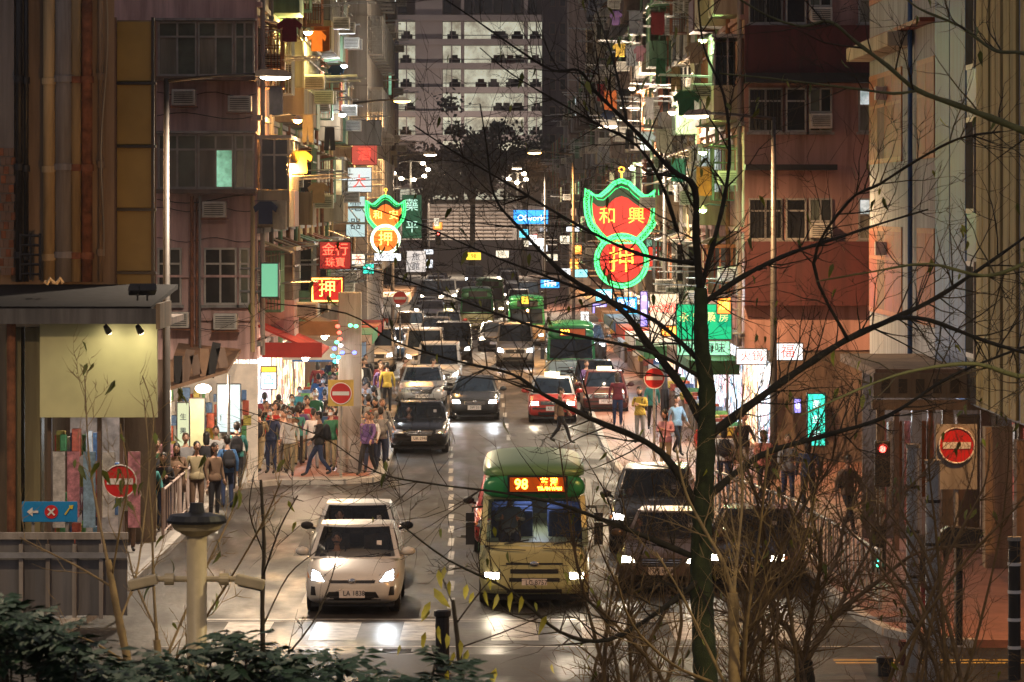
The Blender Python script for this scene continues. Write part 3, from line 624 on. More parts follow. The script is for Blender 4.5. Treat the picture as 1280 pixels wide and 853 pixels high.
street_lamp('street lamp added to light the grey podium, on the right kerb', SX(5.6, 440), 440, 11, -2.0, WARM, 4200, m_bulb, m_dpole)
# lamps of the near junction, just beyond the edges of the picture
street_lamp('junction street lamp at the near left kerb beside the barrier', -12.2, 66, 10, 2.0, (1, .7, .42), 1100, m_bulb)
street_lamp('junction street lamp at the near right kerb beside the bollards', 11.6, 64, 10, -2.0, SODIUM, 1900, m_bulbs)
street_lamp('footbridge street lamp over the planted slope', 8.6, 30, 10, -1.5, (1, .80, .42), 1300, m_bulb)
street_lamp('footbridge street lamp at the left of the planted slope', -6.5, 20, 12, 1.2, WARM, 800, m_bulb)

# ---------------------------------------------------------------- small wall lamps on the facades
def wall_lamp(label, px, py, d, side, col, watt, bulb, size=.12):
    d = max(107.0, -4.75 * F / (px - 590)) if side < 0 else (max(114.5, 6.6 * F / (px - 590)) if px < 920 else d)
    if side > 0 and px < 920: px = 640 + SX(6.6, d) * F / d
    c = P(px, py, d); t = thing('wall_lamp', label, 'lamp', c, 0, 'wall lamps on the facades')
    q = MB(); q.tube([(side * .7, 0, .1), (side * .2, 0, .16), (0, 0, .08)], .025, n=6); q.build('bracket', m_black, t)
    q = MB(); q.tube([(0, 0, .12), (0, 0, .06), (0, 0, 0)], [.04, size * .9, size * 1.4], n=12); q.build('shade', m_pole, t); MB().ell((0, 0, -.01), (size, size, size * .8), 12, 6).build('bulb', bulb, t)
    lamp('wall_lamp_light', None, c + V((0, -.15, -.2)), watt, col, radius=.12)
YG = (.75, 1, .3)
m_byg = glow_mat('lamp_glass_yellow_green', (.8, 1, .35), 14)
wall_lamp('orange wall lamp lighting the balconies of the pink tenement side', 364, 205, 124, -1, (1, .45, .1), 420, m_bulbs)
wall_lamp('orange wall lamp higher on the ochre tenement', 372, 150, 128, -1, (1, .5, .15), 380, m_bulbs)
wall_lamp('white wall lamp before the grey concrete block', 430, 82, 160, -1, COOL, 260, m_bulbc)
wall_lamp('second white wall lamp below the first on the ochre tenement end', 428, 143, 159, -1, COOL, 60, m_bulbc)
wall_lamp('yellow lamp near the top of the ochre tenement', 385, 40, 132, -1, (1, .8, .25), 420, m_bulb)
wall_lamp('yellow green wall lamp on the edge of the salmon tenement', 905, 190, 116, 1, YG, 60, m_byg)
wall_lamp('green tinted wall lamp below the yellow green one', 893, 262, 118, 1, (.35, 1, .45), 50, m_byg)
wall_lamp('green wall lamp high on the salmon tenement side', 880, 50, 122, 1, (.55, 1, .4), 60, m_byg)
wall_lamp('starry white spotlight above the pharmacy sign', 887, 360, 110.5, 1, COOL, 60, m_bulbc)
wall_lamp('white wall lamp among the laundry of the right row', 840, 140, 145, 1, WARM, 1000, m_bulb)
wall_lamp('warm wall lamp deep in the right laundry row', 790, 110, 185, 1, WARM, 1400, m_bulb)
wall_lamp('warm wall lamp low in the right laundry row', 790, 210, 172, 1, WARM, 1000, m_bulb)
# ---------------------------------------------------------------- vehicles
m_tyre = mat('tyre_rubber', (.012, .012, .012), .85, .2, 6)
m_rim = mat('wheel_rim', (.35, .35, .36), .35, .1, 8, metal=.8)
m_trim = mat('black_trim', (.015, .015, .016), .45, .2, 5)
m_cglass = mat('car_glass', (.012, .02, .032), .06, .4, 3)  # bluish base stands in for a slight blue reflection
m_seeglass = mat('clear_windscreen', (.02, .025, .03), .04, 0, alpha=.42)
m_plate = mat('plate_white', (.72, .66, .62), .45, .1, 8)
m_chrome = mat('chrome', (.6, .6, .6), .2, .1, 5, metal=1)
m_hl = glow_mat('headlight_white', (.86, .94, 1), 28); m_hw = glow_mat('headlight_warm', (1, .84, .6), 26); m_hoff = mat('headlight_off', (.45, .45, .46), .12, .2, 6, metal=.4)
m_hsoft = glow_mat('headlight_dim', (.95, .93, .85), 7)
m_int = mat('car_interior', (.05, .05, .055), .8, .4, 6)
def paint(name, col, rough=.28, metal=.1): return mat('paint_' + name, col, rough, .08, 1.0, metal=metal, spec=.6)

def loft(stations, ring):
    b = MB(); vs = []; n = None
    for st in stations:
        r = ring(st); n = len(r); vs += [(x, st[0], z) for x, z in r]
    fs = []
    for i in range(len(stations) - 1):
        for k in range(n): fs.append((i * n + k, i * n + (k + 1) % n, (i + 1) * n + (k + 1) % n, (i + 1) * n + k))
    fs.append(tuple(range(n))[::-1]); L = len(stations) - 1; fs.append(tuple(L * n + k for k in range(n)))
    return b.add(vs, fs)
def car_ring(st):
    y, zb, zt, w, cr = st
    h = [(0, zb), (w * .8, zb), (w * .97, zb + .06), (w, zb + (zt - zb) * .45), (w * .985, zt - .16), (w * .90, zt - .03), (w * .5, zt + cr * .7), (0, zt + cr)]
    return [(x, z) for x, z in h] + [(-x, z) for x, z in h[-2:0:-1]]
def subd(mb, lv=2):
    o = bpy.data.objects.new('tmp', mb.mesh('tmp', smooth=True)); return applied(o, [('SUBSURF', dict(levels=lv, render_levels=lv))])
class Proj:
    """drops outlines drawn in the front view onto the body surface"""
    def __init__(s, me): s.b = BVHTree.FromPolygons([v.co.copy() for v in me.vertices], [tuple(p.vertices) for p in me.polygons])
    def y(s, x, z, eps):
        h = s.b.ray_cast(V((x, -2, z)), V((0, 1, 0)))
        return (h[0].y if h[0] else .35) - eps
    def patch(s, c, nu=6, nv=3, eps=.008, thick=.0):
        """c: four corners (x, z) bottom-left, bottom-right, top-right, top-left"""
        def fn(u, v):
            x = (c[0][0] * (1 - u) + c[1][0] * u) * (1 - v) + (c[3][0] * (1 - u) + c[2][0] * u) * v
            z = (c[0][1] * (1 - u) + c[1][1] * u) * (1 - v) + (c[3][1] * (1 - u) + c[2][1] * u) * v
            return (x, s.y(x, z, eps), z)
        return MB().grid(fn, nu, nv)
    def strip(s, pts, w, eps=.012):
        b = MB(); b.tube([(x, s.y(x, z, eps), z) for x, z in pts], w, n=5); return b
def cabin(C):
    """greenhouse: pillars and roof as body skin, glass patches between them"""
    yb0, yb1, wb, zb, yr0, yr1, wr, zr, bul, crown = C
    def front(u, v, e=0):
        k = 2 * u - 1; return ((wb + (wr - wb) * v) * k, yb0 + (yr0 - yb0) * v + bul * k * k - e - .04 * math.sin(v * 3.14), zb + (zr - zb) * v + e * .6)
    def back(u, v, e=0):
        k = 1 - 2 * u; return ((wb + (wr - wb) * v) * k, yb1 + (yr1 - yb1) * v - bul * .5 * k * k + e, zb + (zr - zb) * v + e * .4)
    def side(sg):
        def f(u, v, e=0):
            y0 = yb0 + (yr0 - yb0) * v + bul - .04 * math.sin(v * 3.14); y1 = yb1 + (yr1 - yb1) * v - bul * .5
            uu = u if sg > 0 else 1 - u
            return (sg * (wb + (wr - wb) * v + .02 * math.sin(v * 3.14) + e), y0 + (y1 - y0) * uu, zb + (zr - zb) * v)
        return f
    skin = MB(); g = {}
    inn = lambda u0, u1, v0, v1: (lambda u, v: u0 < u < u1 and v0 < v < v1)
    skin.grid(lambda u, v: front(u, v), 20, 16, inn(.06, .94, .07, .92)); skin.grid(lambda u, v: back(u, v), 20, 16, inn(.08, .92, .1, .88))
    for sg in (1, -1): skin.grid(side(sg), 24, 16, lambda u, v, s_=sg: .12 < v < .87 and ((.06 < u < .47) or (.53 < u < .92)))
    def roof(u, v):
        k = 2 * u - 1; y0 = yr0 + bul * k * k; y1 = yr1 - bul * .5 * k * k; return (wr * k, y0 + (y1 - y0) * v, zr + crown * (1 - k * k) * (math.sin(v * 3.14) * .6 + .4) * (1 if 0 < v < 1 else .4))
    skin.grid(roof, 12, 10)
    g['windscreen'] = MB().grid(lambda u, v: front(.055 + .89 * u, .06 + .87 * v, .004), 12, 6)
    g['rear_window'] = MB().grid(lambda u, v: back(.07 + .86 * u, .09 + .8 * v, .004), 8, 4)
    g['side_window'] = []
    for sg in (1, -1):
        f = side(sg)
        for u0, u1 in ((.055, .475), (.525, .925)): g['side_window'].append(MB().grid(lambda u, v: f(u0 + (u1 - u0) * u, .11 + .77 * v, .004), 5, 4))
    return skin, g
def wheel_mesh(r, w):
    t = MB(); prof = [(-w / 2, r * .62), (-w / 2, r * .92), (-w * .38, r), (w * .38, r), (w / 2, r * .92), (w / 2, r * .62)]; n = 20
    vs = [(x, rr * math.cos(2 * math.pi * k / n), rr * math.sin(2 * math.pi * k / n)) for x, rr in prof for k in range(n)]
    t.add(vs, [(i * n + k, i * n + (k + 1) % n, (i + 1) * n + (k + 1) % n, (i + 1) * n + k) for i in range(5) for k in range(n)])
    q = MB(); q.cyl((-w * .45, 0, 0), (w * .45, 0, 0), r * .63, n=16)
    for k in range(5): a = 2 * math.pi * k / 5; q.box((w * .46, r * .32 * math.cos(a), r * .32 * math.sin(a)), (.03, r * .5, r * .14), rx=a); q.box((-w * .46, r * .32 * math.cos(a), r * .32 * math.sin(a)), (.03, r * .5, r * .14), rx=a)
    return t.mesh('tyre', smooth=True), q.mesh('rim')
CAR = {}
def make_type(kind):
    """parts: list of (name, mesh, material key, parent index)"""
    T = []
    def add(n, mb, key, par=None, smooth=True): T.append((n, mb if not isinstance(mb, MB) else mb.mesh(n, smooth), key, par)); return len(T) - 1
    if kind == 'hatch':   # rounded wedge with a long windscreen
        L, W, wz = 4.46, .872, .31
        st = [(0, .34, .60, .58, .0), (.07, .24, .66, .72, .01), (.22, .19, .74, .81, .02), (.5, .17, .82, .858, .035), (.95, .17, .92, .872, .05), (1.4, .17, .97, .874, .04), (2.6, .17, 1.0, .874, .0), (3.7, .2, 1.06, .865, .0), (4.3, .28, 1.1, .82, .0), (4.46, .42, 1.02, .74, .0)]
        C = (.92, 4.25, .83, .93, 1.95, 3.3, .66, 1.475, .32, .025)
    elif kind == 'sedan':
        L, W, wz = 4.6, .89, .32
        st = [(0, .38, .66, .62, .0), (.06, .26, .74, .76, .01), (.2, .2, .80, .84, .02), (.6, .18, .88, .875, .035), (1.15, .18, .95, .89, .03), (1.5, .18, .97, .89, .02), (2.7, .18, 1.0, .89, 0), (3.7, .2, 1.03, .88, .02), (4.4, .26, 1.0, .83, .02), (4.6, .45, .9, .74, 0)]
        C = (1.12, 4.0, .80, .94, 1.85, 3.2, .62, 1.455, .2, .02)
    elif kind == 'taxi':
        L, W, wz = 4.6, .848, .31
        st = [(0, .36, .74, .66, 0), (.04, .26, .80, .78, 0), (.15, .22, .84, .82, .01), (.6, .2, .88, .845, .025), (1.2, .2, .93, .848, .02), (1.6, .2, .95, .848, .01), (2.8, .2, .97, .848, 0), (3.6, .22, .97, .845, .01), (4.45, .28, .95, .80, .01), (4.6, .42, .9, .76, 0)]
        C = (1.22, 3.9, .77, .93, 1.72, 3.25, .62, 1.5, .14, .02)
    elif kind == 'suv':
        L, W, wz = 4.7, .92, .36
        st = [(0, .42, .86, .66, 0), (.06, .3, .94, .82, .01), (.2, .24, 1.0, .88, .02), (.6, .22, 1.06, .915, .03), (1.1, .22, 1.1, .92, .03), (1.5, .22, 1.12, .92, .01), (2.7, .22, 1.14, .92, 0), (3.9, .24, 1.16, .915, 0), (4.6, .3, 1.14, .87, 0), (4.7, .45, 1.05, .8, 0)]
        C = (1.08, 4.55, .83, 1.09, 1.75, 4.1, .66, 1.72, .2, .03)
    elif kind == 'van':
        L, W, wz = 4.75, .90, .33
        st = [(0, .38, .82, .68, 0), (.05, .28, .92, .82, .01), (.16, .22, 1.0, .87, .02), (.4, .2, 1.08, .895, .04), (.75, .2, 1.14, .90, .04), (1.2, .2, 1.15, .90, .01), (2.7, .2, 1.15, .90, 0), (4.0, .22, 1.15, .90, 0), (4.65, .28, 1.14, .88, 0), (4.75, .4, 1.1, .84, 0)]
        C = (.62, 4.66, .85, 1.12, 1.35, 4.55, .76, 1.95, .2, .035)
    else:                 # minibus
        L, W, wz = 6.6, 1.02, .38
        st = [(0, .34, 1.06, .82, 0), (.05, .27, 1.12, .95, 0), (.16, .24, 1.15, 1.0, 0), (.4, .24, 1.16, 1.02, 0), (1.0, .24, 1.17, 1.025, 0), (3.3, .24, 1.17, 1.025, 0), (6.2, .26, 1.17, 1.02, 0), (6.5, .32, 1.16, 1.0, 0), (6.6, .45, 1.12, .95, 0)]
        C = (.1, 6.5, .985, 1.14, .40, 6.4, .93, 2.02, .12, .02)
    body = subd(loft(st, car_ring)); body.name = 'body'
    pj = Proj(body); B = add('body', body, 'body')
    skin, g = cabin(C); cb = add('cabin', skin, 'roof', None)
    add('windscreen', g['windscreen'], 'screen', cb); add('rear_window', g['rear_window'], 'glass', cb)
    for sw in g['side_window']: add('side_window', sw, 'glass', cb)
    for s in (-1, 1):     # head lamps: corners drawn in the front view
        if kind == 'hatch': hc = [(s * .47, .60), (s * .76, .62), (s * .75, .80), (s * .60, .76)]; seam = [(s * .47, .9), (s * .5, .72), (s * .36, .63)]
        elif kind == 'sedan': hc = [(s * .46, .60), (s * .78, .60), (s * .78, .74), (s * .5, .72)]; seam = [(s * .6, .9), (s * .5, .75), (s * .3, .72)]
        elif kind == 'taxi': hc = [(s * .46, .60), (s * .76, .60), (s * .76, .75), (s * .46, .75)]; seam = [(s * .7, .9), (s * .68, .8), (s * .4, .78)]
        elif kind == 'suv': hc = [(s * .48, .74), (s * .82, .76), (s * .82, .92), (s * .52, .88)]; seam = [(s * .66, 1.05), (s * .6, .92), (s * .4, .88)]
        elif kind == 'van': hc = [(s * .5, .68), (s * .82, .70), (s * .80, .92), (s * .56, .84)]; seam = [(s * .6, 1.05), (s * .55, .9), (s * .4, .84)]
        else: hc = [(s * .62, .53), (s * .93, .53), (s * .93, .67), (s * .62, .67)]; seam = [(s * .9, 1.08), (s * .88, .80), (s * .5, .78)]
        if s > 0: hc = [hc[0], hc[1], hc[2], hc[3]]
        else: hc = [hc[1], hc[0], hc[3], hc[2]]
        cx = sum(p[0] for p in hc) / 4; cz = sum(p[1] for p in hc) / 4
        hh = add('headlight_housing', pj.patch(hc, 6, 4, .006), 'housing')
        inner = [((x - cx) * .8 + cx, (z - cz) * .82 + cz) for x, z in hc]
        add('lamp', pj.patch(inner, 4, 3, .014), 'lamp', hh)
        add('panel_seam', pj.strip(seam, .006, .002), 'trim', B)
        ind = [((x - cx) * .25 + cx + s * .17, (z - cz) * .4 + cz - .01) for x, z in hc]; add('indicator', pj.patch(ind, 2, 2, .013), 'amber', hh)
    def gr(n, c, key='trim', par=B, eps=.008, nu=10, nv=2): return add(n, pj.patch(c, nu, nv, eps), key, par)
    def quad(x, z0, z1, x2=None): x2 = x if x2 is None else x2; return [(-x, z0), (x, z0), (x2, z1), (-x2, z1)]
    if kind == 'hatch':
        gi = gr('grille', quad(.40, .585, .635, .42)); gr('lower_intake', quad(.52, .27, .43, .42)); gr('intake_mesh', quad(.40, .33, .345, .40), 'chrome', B, .016)
        add('badge', MB().ell((0, pj.y(0, .62, .02), .62), (.075, .025, .052), 14, 6), 'chrome'); pz = .40
        for s in (-1, 1): gr('fog_recess', [(s * .70 - .05, .36), (s * .70 + .05, .36), (s * .71 + .04, .52), (s * .71 - .03, .52)], 'trim', B, .008, 3, 3)
    elif kind in ('sedan',):
        gi = gr('grille', quad(.36, .54, .70, .42)); gr('lower_intake', quad(.55, .28, .38, .5))
        for i in range(3): gr('grille_bar', quad(.36, .57 + .045 * i, .58 + .045 * i), 'chrome', gi, .02)
        add('badge', MB().ell((0, pj.y(0, .66, .02), .66), (.06, .02, .06), 14, 6), 'chrome'); pz = .46
    elif kind == 'taxi':
        gi = gr('grille', quad(.42, .62, .75)); gr('bumper_strip', quad(.78, .47, .53), 'trim', B, .02); gr('lower_intake', quad(.5, .27, .38))
        for i in range(3): gr('grille_bar', quad(.40, .64 + .04 * i, .65 + .04 * i), 'chrome', gi, .016)
        add('badge', MB().ell((0, pj.y(0, .69, .02), .69), (.05, .02, .04), 12, 6), 'chrome'); pz = .5
    elif kind in ('suv', 'van'):
        z = .74 if kind == 'suv' else .7
        gi = gr('grille', quad(.42, z - .06, z + .12, .46)); gr('lower_intake', quad(.6, .34, .46, .52))
        for i in range(3): gr('grille_bar', quad(.42, z - .03 + .05 * i, z - .018 + .05 * i), 'chrome', gi, .02)
        add('badge', MB().ell((0, pj.y(0, z + .03, .02), z + .03), (.07, .02, .06), 12, 6), 'chrome'); pz = .55
    else:
        gi = gr('grille', quad(.52, .80, .835)); gr('grille', quad(.44, .64, .72), 'trim', B); gr('grille_slot', quad(.46, .49, .56), 'trim', B); pz = .47
        add('badge', MB().ell((0, pj.y(0, .82, .02), .82), (.09, .02, .05), 14, 6), 'chrome')
        gr('bumper', quad(.98, .27, .43), 'body', B, .05); gr('lower_intake', quad(.5, .29, .36), 'trim', B, .06)
        for s in (-1, 1): gr('wiper', [(s * .5 - .34, 1.09), (s * .5 + .34, 1.06), (s * .5 + .34, 1.075), (s * .5 - .34, 1.105)], 'trim', B, .05, 6, 1)
    py_ = pj.y(0, pz, .03)
    pl_ = add('number_plate', MB().box((0, py_, pz), (.46, .02, .15)), 'plate', None, False)
    add('plate_text', text_mesh('LB 1234' if kind == 'x' else 'KC 5173', .125, .002, 0, .92), 'trim', pl_, False); T[-1][1].transform(Matrix.Translation((0, py_ - .013, pz)))
    if kind != 'minibus':
        zc = C[3]
        for s in (-1, 1):
            q = MB(); q.ell((s * (W + .1), C[0] + .62 if kind != 'van' else .95, zc + .1), (.125, .07, .085), 12, 8); q.tube([(s * (W - .06), C[0] + .66 if kind != 'van' else 1.0, zc + .03), (s * (W + .05), C[0] + .63 if kind != 'van' else .96, zc + .07)], .03, n=6)
            add('wing_mirror', q, 'mirror')
            for k in range(2): add('door_handle', MB().box((s * (W + .01), 2.2 + 1.05 * k, .86 if kind in ('hatch', 'sedan', 'taxi') else 1.0), (.03, .17, .03)), 'body', None, False)
            add('wiper', MB().tube([(s * .1 + .1, C[0] + .1, zc + .03), (s * .1 + .55, C[0] + .22, zc + .09)], .01, n=4), 'trim')
    else:
        for s in (-1, 1):
            q = MB(); q.tube([(s * .95, .22, 1.85), (s * 1.12, -.06, 1.85), (s * 1.17, -.1, 1.6)], .018, n=6); q.box((s * 1.17, -.1, 1.38), (.16, .07, .40)); q.box((s * 1.17, -.09, 1.68), (.16, .1, .16)); add('wing_mirror', q, 'trim', None, False)
        q = MB()   # raised green front cap with the sign housing, cream dome roof behind
        rr = [(.27, 2.0, 2.36, .90, 0), (.33, 1.98, 2.42, .945, .01), (.6, 1.98, 2.44, .955, .02), (1.5, 1.98, 2.44, .955, .03)]
        def ring2(st_): y, zb, zt, w, cr = st_; h = [(0, zb), (w, zb), (w * .995, zb + (zt - zb) * .45), (w * .95, zb + (zt - zb) * .78), (w * .78, zt - .01), (0, zt + cr)]; return h + [(-x, z) for x, z in h[-2:0:-1]]
        add('roof_cap', subd(loft(rr, ring2), 1), 'cap', cb)
        add('roof_dome', subd(loft([(.34, 2.36, 2.52, .86, .02), (.48, 2.34, 2.62, .94, .03), (1.6, 2.3, 2.66, .97, .04), (6.2, 2.2, 2.64, .96, .04), (6.5, 2.1, 2.4, .88, .02)], ring2), 1), 'dome', cb)
        db = add('destination_box', MB().box((.06, .31, 2.25), (1.10, .2, .32)), 'trim', cb, False)
        add('stripe', MB().bb(-1.03, -1.028, .5, 6.3, 1.0, 1.12), 'cap', B, False)
        for k in range(2): add('wiper', MB().tube([(-.55 + .9 * k, .10, 1.17), (-.1 + .9 * k, .15, 1.24)], .012, n=4), 'trim', cb)
    if kind == 'taxi': add('roof_sign', MB().box((0, 2.3, 1.585), (.52, .2, .13)), 'taxisign', cb, False); add('sign_text', text_mesh('TAXI', .12, .002), 'dkred', cb, False); T[-1][1].transform(Matrix.Translation((0, 2.196, 1.585)))
    ty, ri = wheel_mesh(wz, .2 if kind != 'minibus' else .24)
    wb = {'hatch': (.9, 3.6), 'sedan': (.92, 3.7), 'taxi': (.88, 3.58), 'suv': (.92, 3.75), 'van': (.75, 3.7), 'minibus': (1.1, 4.9)}[kind]
    wx = W - .13
    for y in wb:
        for s in (-1, 1): T.append(('wheel', ty, 'tyre', None, (s * wx, y, wz))); T.append(('rim', ri, 'rim', len(T) - 1))
    add('underbody', MB().bb(-W * .85, W * .85, .3, L - .3, .14, .3), 'trim', None, False)
    CAR[kind] = (T, pj, C)
for k_ in ('hatch', 'sedan', 'taxi', 'suv', 'van', 'minibus'): make_type(k_)
BASE = dict(glass=m_cglass, screen=m_cglass, trim=m_trim, housing=mat('lamp_housing', (.3, .31, .33), .12, .2, 8, metal=.5), chrome=m_chrome, plate=m_plate, tyre=m_tyre, rim=m_rim, amber=mat('amber_lens', (.7, .25, .03), .3, 0), taxisign=glow_mat('taxi_sign_glow', (1, .85, .45), 3), dkred=m_dkred, interior=m_int)
def vehicle(kind, name, label, cat, px, d, body, roof=None, lampm=m_hw, rz=0.0, group='traffic queueing down the street', plate=True, beam=0, **over):
    T, pj, C = CAR[kind]; x = (px - 640) * d / F
    t = thing(name, label, cat, (x, d, 0), rz, group)
    mp = dict(BASE); mp.update(body=body, roof=roof or body, lamp=lampm, mirror=body, cap=roof or body, dome=body); mp.update(over)
    plate_no = PLATES[len(PL_USED) % len(PLATES)]; PL_USED.append(1)
    objs = []
    far = d > 175
    for i, e in enumerate(T):
        if far and e[0] in ('panel_seam', 'door_handle', 'wiper', 'indicator', 'plate_text', 'grille_bar', 'rim', 'intake_mesh', 'fog_recess'): objs.append(None); continue
        par = objs[e[3]] if e[3] is not None else t
        me_ = e[1]
        if e[0] == 'plate_text':
            c0 = sum((v.co for v in e[1].vertices), V()) / len(e[1].vertices); me_ = text_mesh(plate_no, .125, .002, 0, .92); me_.transform(Matrix.Translation(c0))
        o = put(e[0], me_, mp[e[2]], par, e[4] if len(e) > 4 else None, override=True); objs.append(o)
    if d < 125 and kind != 'minibus':
        yb, zb_ = C[0], C[3]
        for o_, e_ in zip(objs, T):
            if e_[0] == 'windscreen': o_.material_slots[0].material = m_seeglass
        for sx in (-.36, .36): MB().box((sx, yb + 1.42, zb_ + .12), (.46, .12, .5), rx=.15).build('front_seat', m_int, t, bevel=.04); MB().box((sx, yb + 1.46, zb_ + .44), (.26, .1, .17)).build('headrest', m_int, t, bevel=.03)
        MB().box((0, yb + 2.25, zb_ + .2), (1.2, .14, .45)).build('rear_seat', m_int, t, bevel=.04)
        MB().box((0, yb + .62, zb_ + .01), (1.3, .4, .06)).build('dashboard', m_int, t, bevel=.02)
        q = MB(); q.tube([(-.36 + .17 * math.cos(a * .524), yb + .88 + .05 * math.sin(a * .524), zb_ + .1 + .15 * math.sin(a * .524)) for a in range(13)], .014, n=5); q.build('steering_wheel', m_trim, t)
        MB().box((0, yb + 1.0, zb_ + .42), (.22, .03, .06)).build('rear_view_mirror', m_trim, t); MB().box((.44, yb + .52, zb_ + .26), (.09, .012, .09), rx=-.5).build('licence_disc', m_plate, t)
    if beam:
        for s in (-1, 1):
            b = lamp('headlight_beam', t, (s * .64, -.06, .72), beam, lampm_col(lampm), rot=(math.radians(84), 0, math.pi), spot=70, radius=.07, blend=.8)
    return t
PLATES = ['LA 1838', 'NC 926', 'LC 8757', 'RV 402', 'TM 6120', 'PS 3317', 'VB 758', 'UK 2946', 'SW 511', 'RX 7083', 'MT 264', 'NG 4490', 'WE 817']; PL_USED = []
def lampm_col(m): return COOL if m in (m_hl,) else (1, .84, .62)
pearl = paint('pearl_white', (.66, .63, .57)); blackp = paint('black', (.010, .011, .013), .2); greyp = paint('dark_grey', (.045, .047, .05), .25, .3); silver = paint('silver', (.42, .42, .42), .3, .6)
redp = paint('taxi_red', (.42, .035, .025), .3); whitep = paint('white', (.58, .57, .55)); cream = paint('minibus_cream', (.46, .45, .22), .35); busgreen = paint('minibus_green', (.02, .22, .07), .3); bluep = paint('blue', (.05, .14, .26)); brownp = paint('bronze', (.17, .12, .09), .28, .4)
def lane(off, d): return 640 + SX(off, d) * F / d
# the two cars waiting in the lane on the left
prius = vehicle('hatch', 'hatchback_car', 'pearl white hatchback waiting at the stop line with cool white headlights', 'car', 440, 71.7, pearl, lampm=m_hl, beam=27, mirror=pearl)
vehicle('sedan', 'saloon_car', 'pale saloon with black mirrors right behind the pearl white hatchback', 'car', 442, 77.4, pearl, lampm=m_hoff, mirror=m_trim)
# minibus with route display
mbus = vehicle('minibus', 'minibus', 'cream minibus with green roof front and orange route display at the stop line', 'minibus', 668, 73.0, cream, roof=cream, cap=busgreen, dome=paint('minibus_olive', (.13, .25, .09), .35), screen=m_seeglass, lampm=m_hw, beam=27)
def route_display(t, s1, s2, s3):
    m_led = glow_mat('led_orange', (1, .42, .03), 9); m_bd = glow_mat('led_board', (.5, .07, .0), .35)
    bd = MB().box((.06, .195, 2.25), (1.02, .02, .26)).build('display_board', m_bd, t)
    for s, x, z, sz in ((s1, -.24, 2.25, .26), (s2, .27, 2.29, .15), (s3, .28, 2.175, .08)):
        put('display_text', text_mesh(s, sz, .004, .004, .95), m_led, bd, (x, .178, z))
route_display(mbus, '98', '荃 灣', 'TSUEN WAN')
# interior of the minibus
for r_ in range(3):
    for x in (-.62, -.2, .45, .8): MB().box((x, 1.9 + 1.1 * r_, 1.28), (.36, .12, .75)).build('seat', mat('blue_seat_cloth', (.06, .1, .28), .8, .3, 9), mbus, bevel=.04)
MB().box((-.45, 1.15, 1.22), (.42, .13, .8)).build('driver_seat', m_int, mbus, bevel=.04)
q = MB(); q.tube([(-.45 + .2 * math.cos(a * .524), .52 + .06 * math.sin(a * .524), 1.26 + .17 * math.sin(a * .524)) for a in range(13)], .016, n=6); q.cyl((-.45, .52, 1.26), (-.45, .35, 1.1), .03); q.build('steering_wheel', m_trim, mbus)
MB().box((0, .42, 1.13), (1.8, .35, .08)).build('dashboard', m_int, mbus, bevel=.03)
MB().box((0, 3, 1.97), (.5, 2.4, .04)).build('ceiling_light', glow_mat('bus_ceiling_light', (.75, .85, 1), 5), mbus)
# vehicles beside and behind the minibus
vehicle('taxi', 'taxi', 'red taxi half hidden behind the minibus with the orange display', 'taxi', 641, 84.2, redp, roof=redp, lampm=m_hoff, mirror=m_trim)
vehicle('sedan', 'saloon_car', 'bronze car with glowing headlights beside the minibus under the tree', 'car', 826, 75.5, brownp, lampm=m_hw, beam=18, rz=-.12)
vehicle('suv', 'estate_car', 'dark tall estate car behind the bronze car near the tree trunk', 'car', 812, 84, greyp, lampm=m_hsoft, rz=-.08)
vehicle('sedan', 'saloon_car', 'black saloon behind the tree trunk, outermost lane by the kerb', 'car', 930, 76, blackp, lampm=m_hw, rz=-.15, beam=9)
# second rank beyond the junction
vehicle('sedan', 'saloon_car', 'black saloon with pink plate at the kerb by the no entry sign', 'car', 524, 119, blackp, lampm=m_hoff)
vehicle('sedan', 'saloon_car', 'dark grey saloon with bright headlights in the middle lane', 'car', 593, 137.5, greyp, lampm=m_hl, beam=31)
vehicle('taxi', 'taxi', 'red taxi with silver roof in the lane beside the lit middle lane', 'taxi', 691, 136, redp, roof=silver, lampm=m_hw, beam=15)
vehicle('taxi', 'taxi', 'dull maroon taxi parked at the kerb by the second no entry sign', 'taxi', 757, 141, paint('dull_maroon', (.12, .03, .025)), roof=paint('dull_maroon', (.12, .03, .025)), lampm=m_hoff)
vehicle('sedan', 'saloon_car', 'black saloon at the kerb behind the parked maroon taxi', 'car', 745, 152, blackp, lampm=m_hoff)
vehicle('van', 'delivery_van', 'grey white delivery van in the left queue behind the black saloon', 'van', 548, 157, whitep, lampm=m_hsoft)
vehicle('sedan', 'saloon_car', 'teal tinted saloon squeezed in before the delivery van', 'car', 527, 146, silver, lampm=m_hoff)
vehicle('van', 'people_carrier', 'silver people carrier in the middle lane beside the minibus numbered 222', 'car', 644, 184, silver, lampm=m_hl)
m222 = vehicle('minibus', 'minibus', 'green and pale blue minibus numbered 222 with yellow route display', 'minibus', 714, 163, paint('pale_blue', (.35, .47, .50)), roof=busgreen, cap=busgreen, dome=busgreen, lampm=m_hw)
route_display(m222, '222', '', '')
m222['label'] = 'green topped pale blue minibus with yellow 222 display in the right lane'
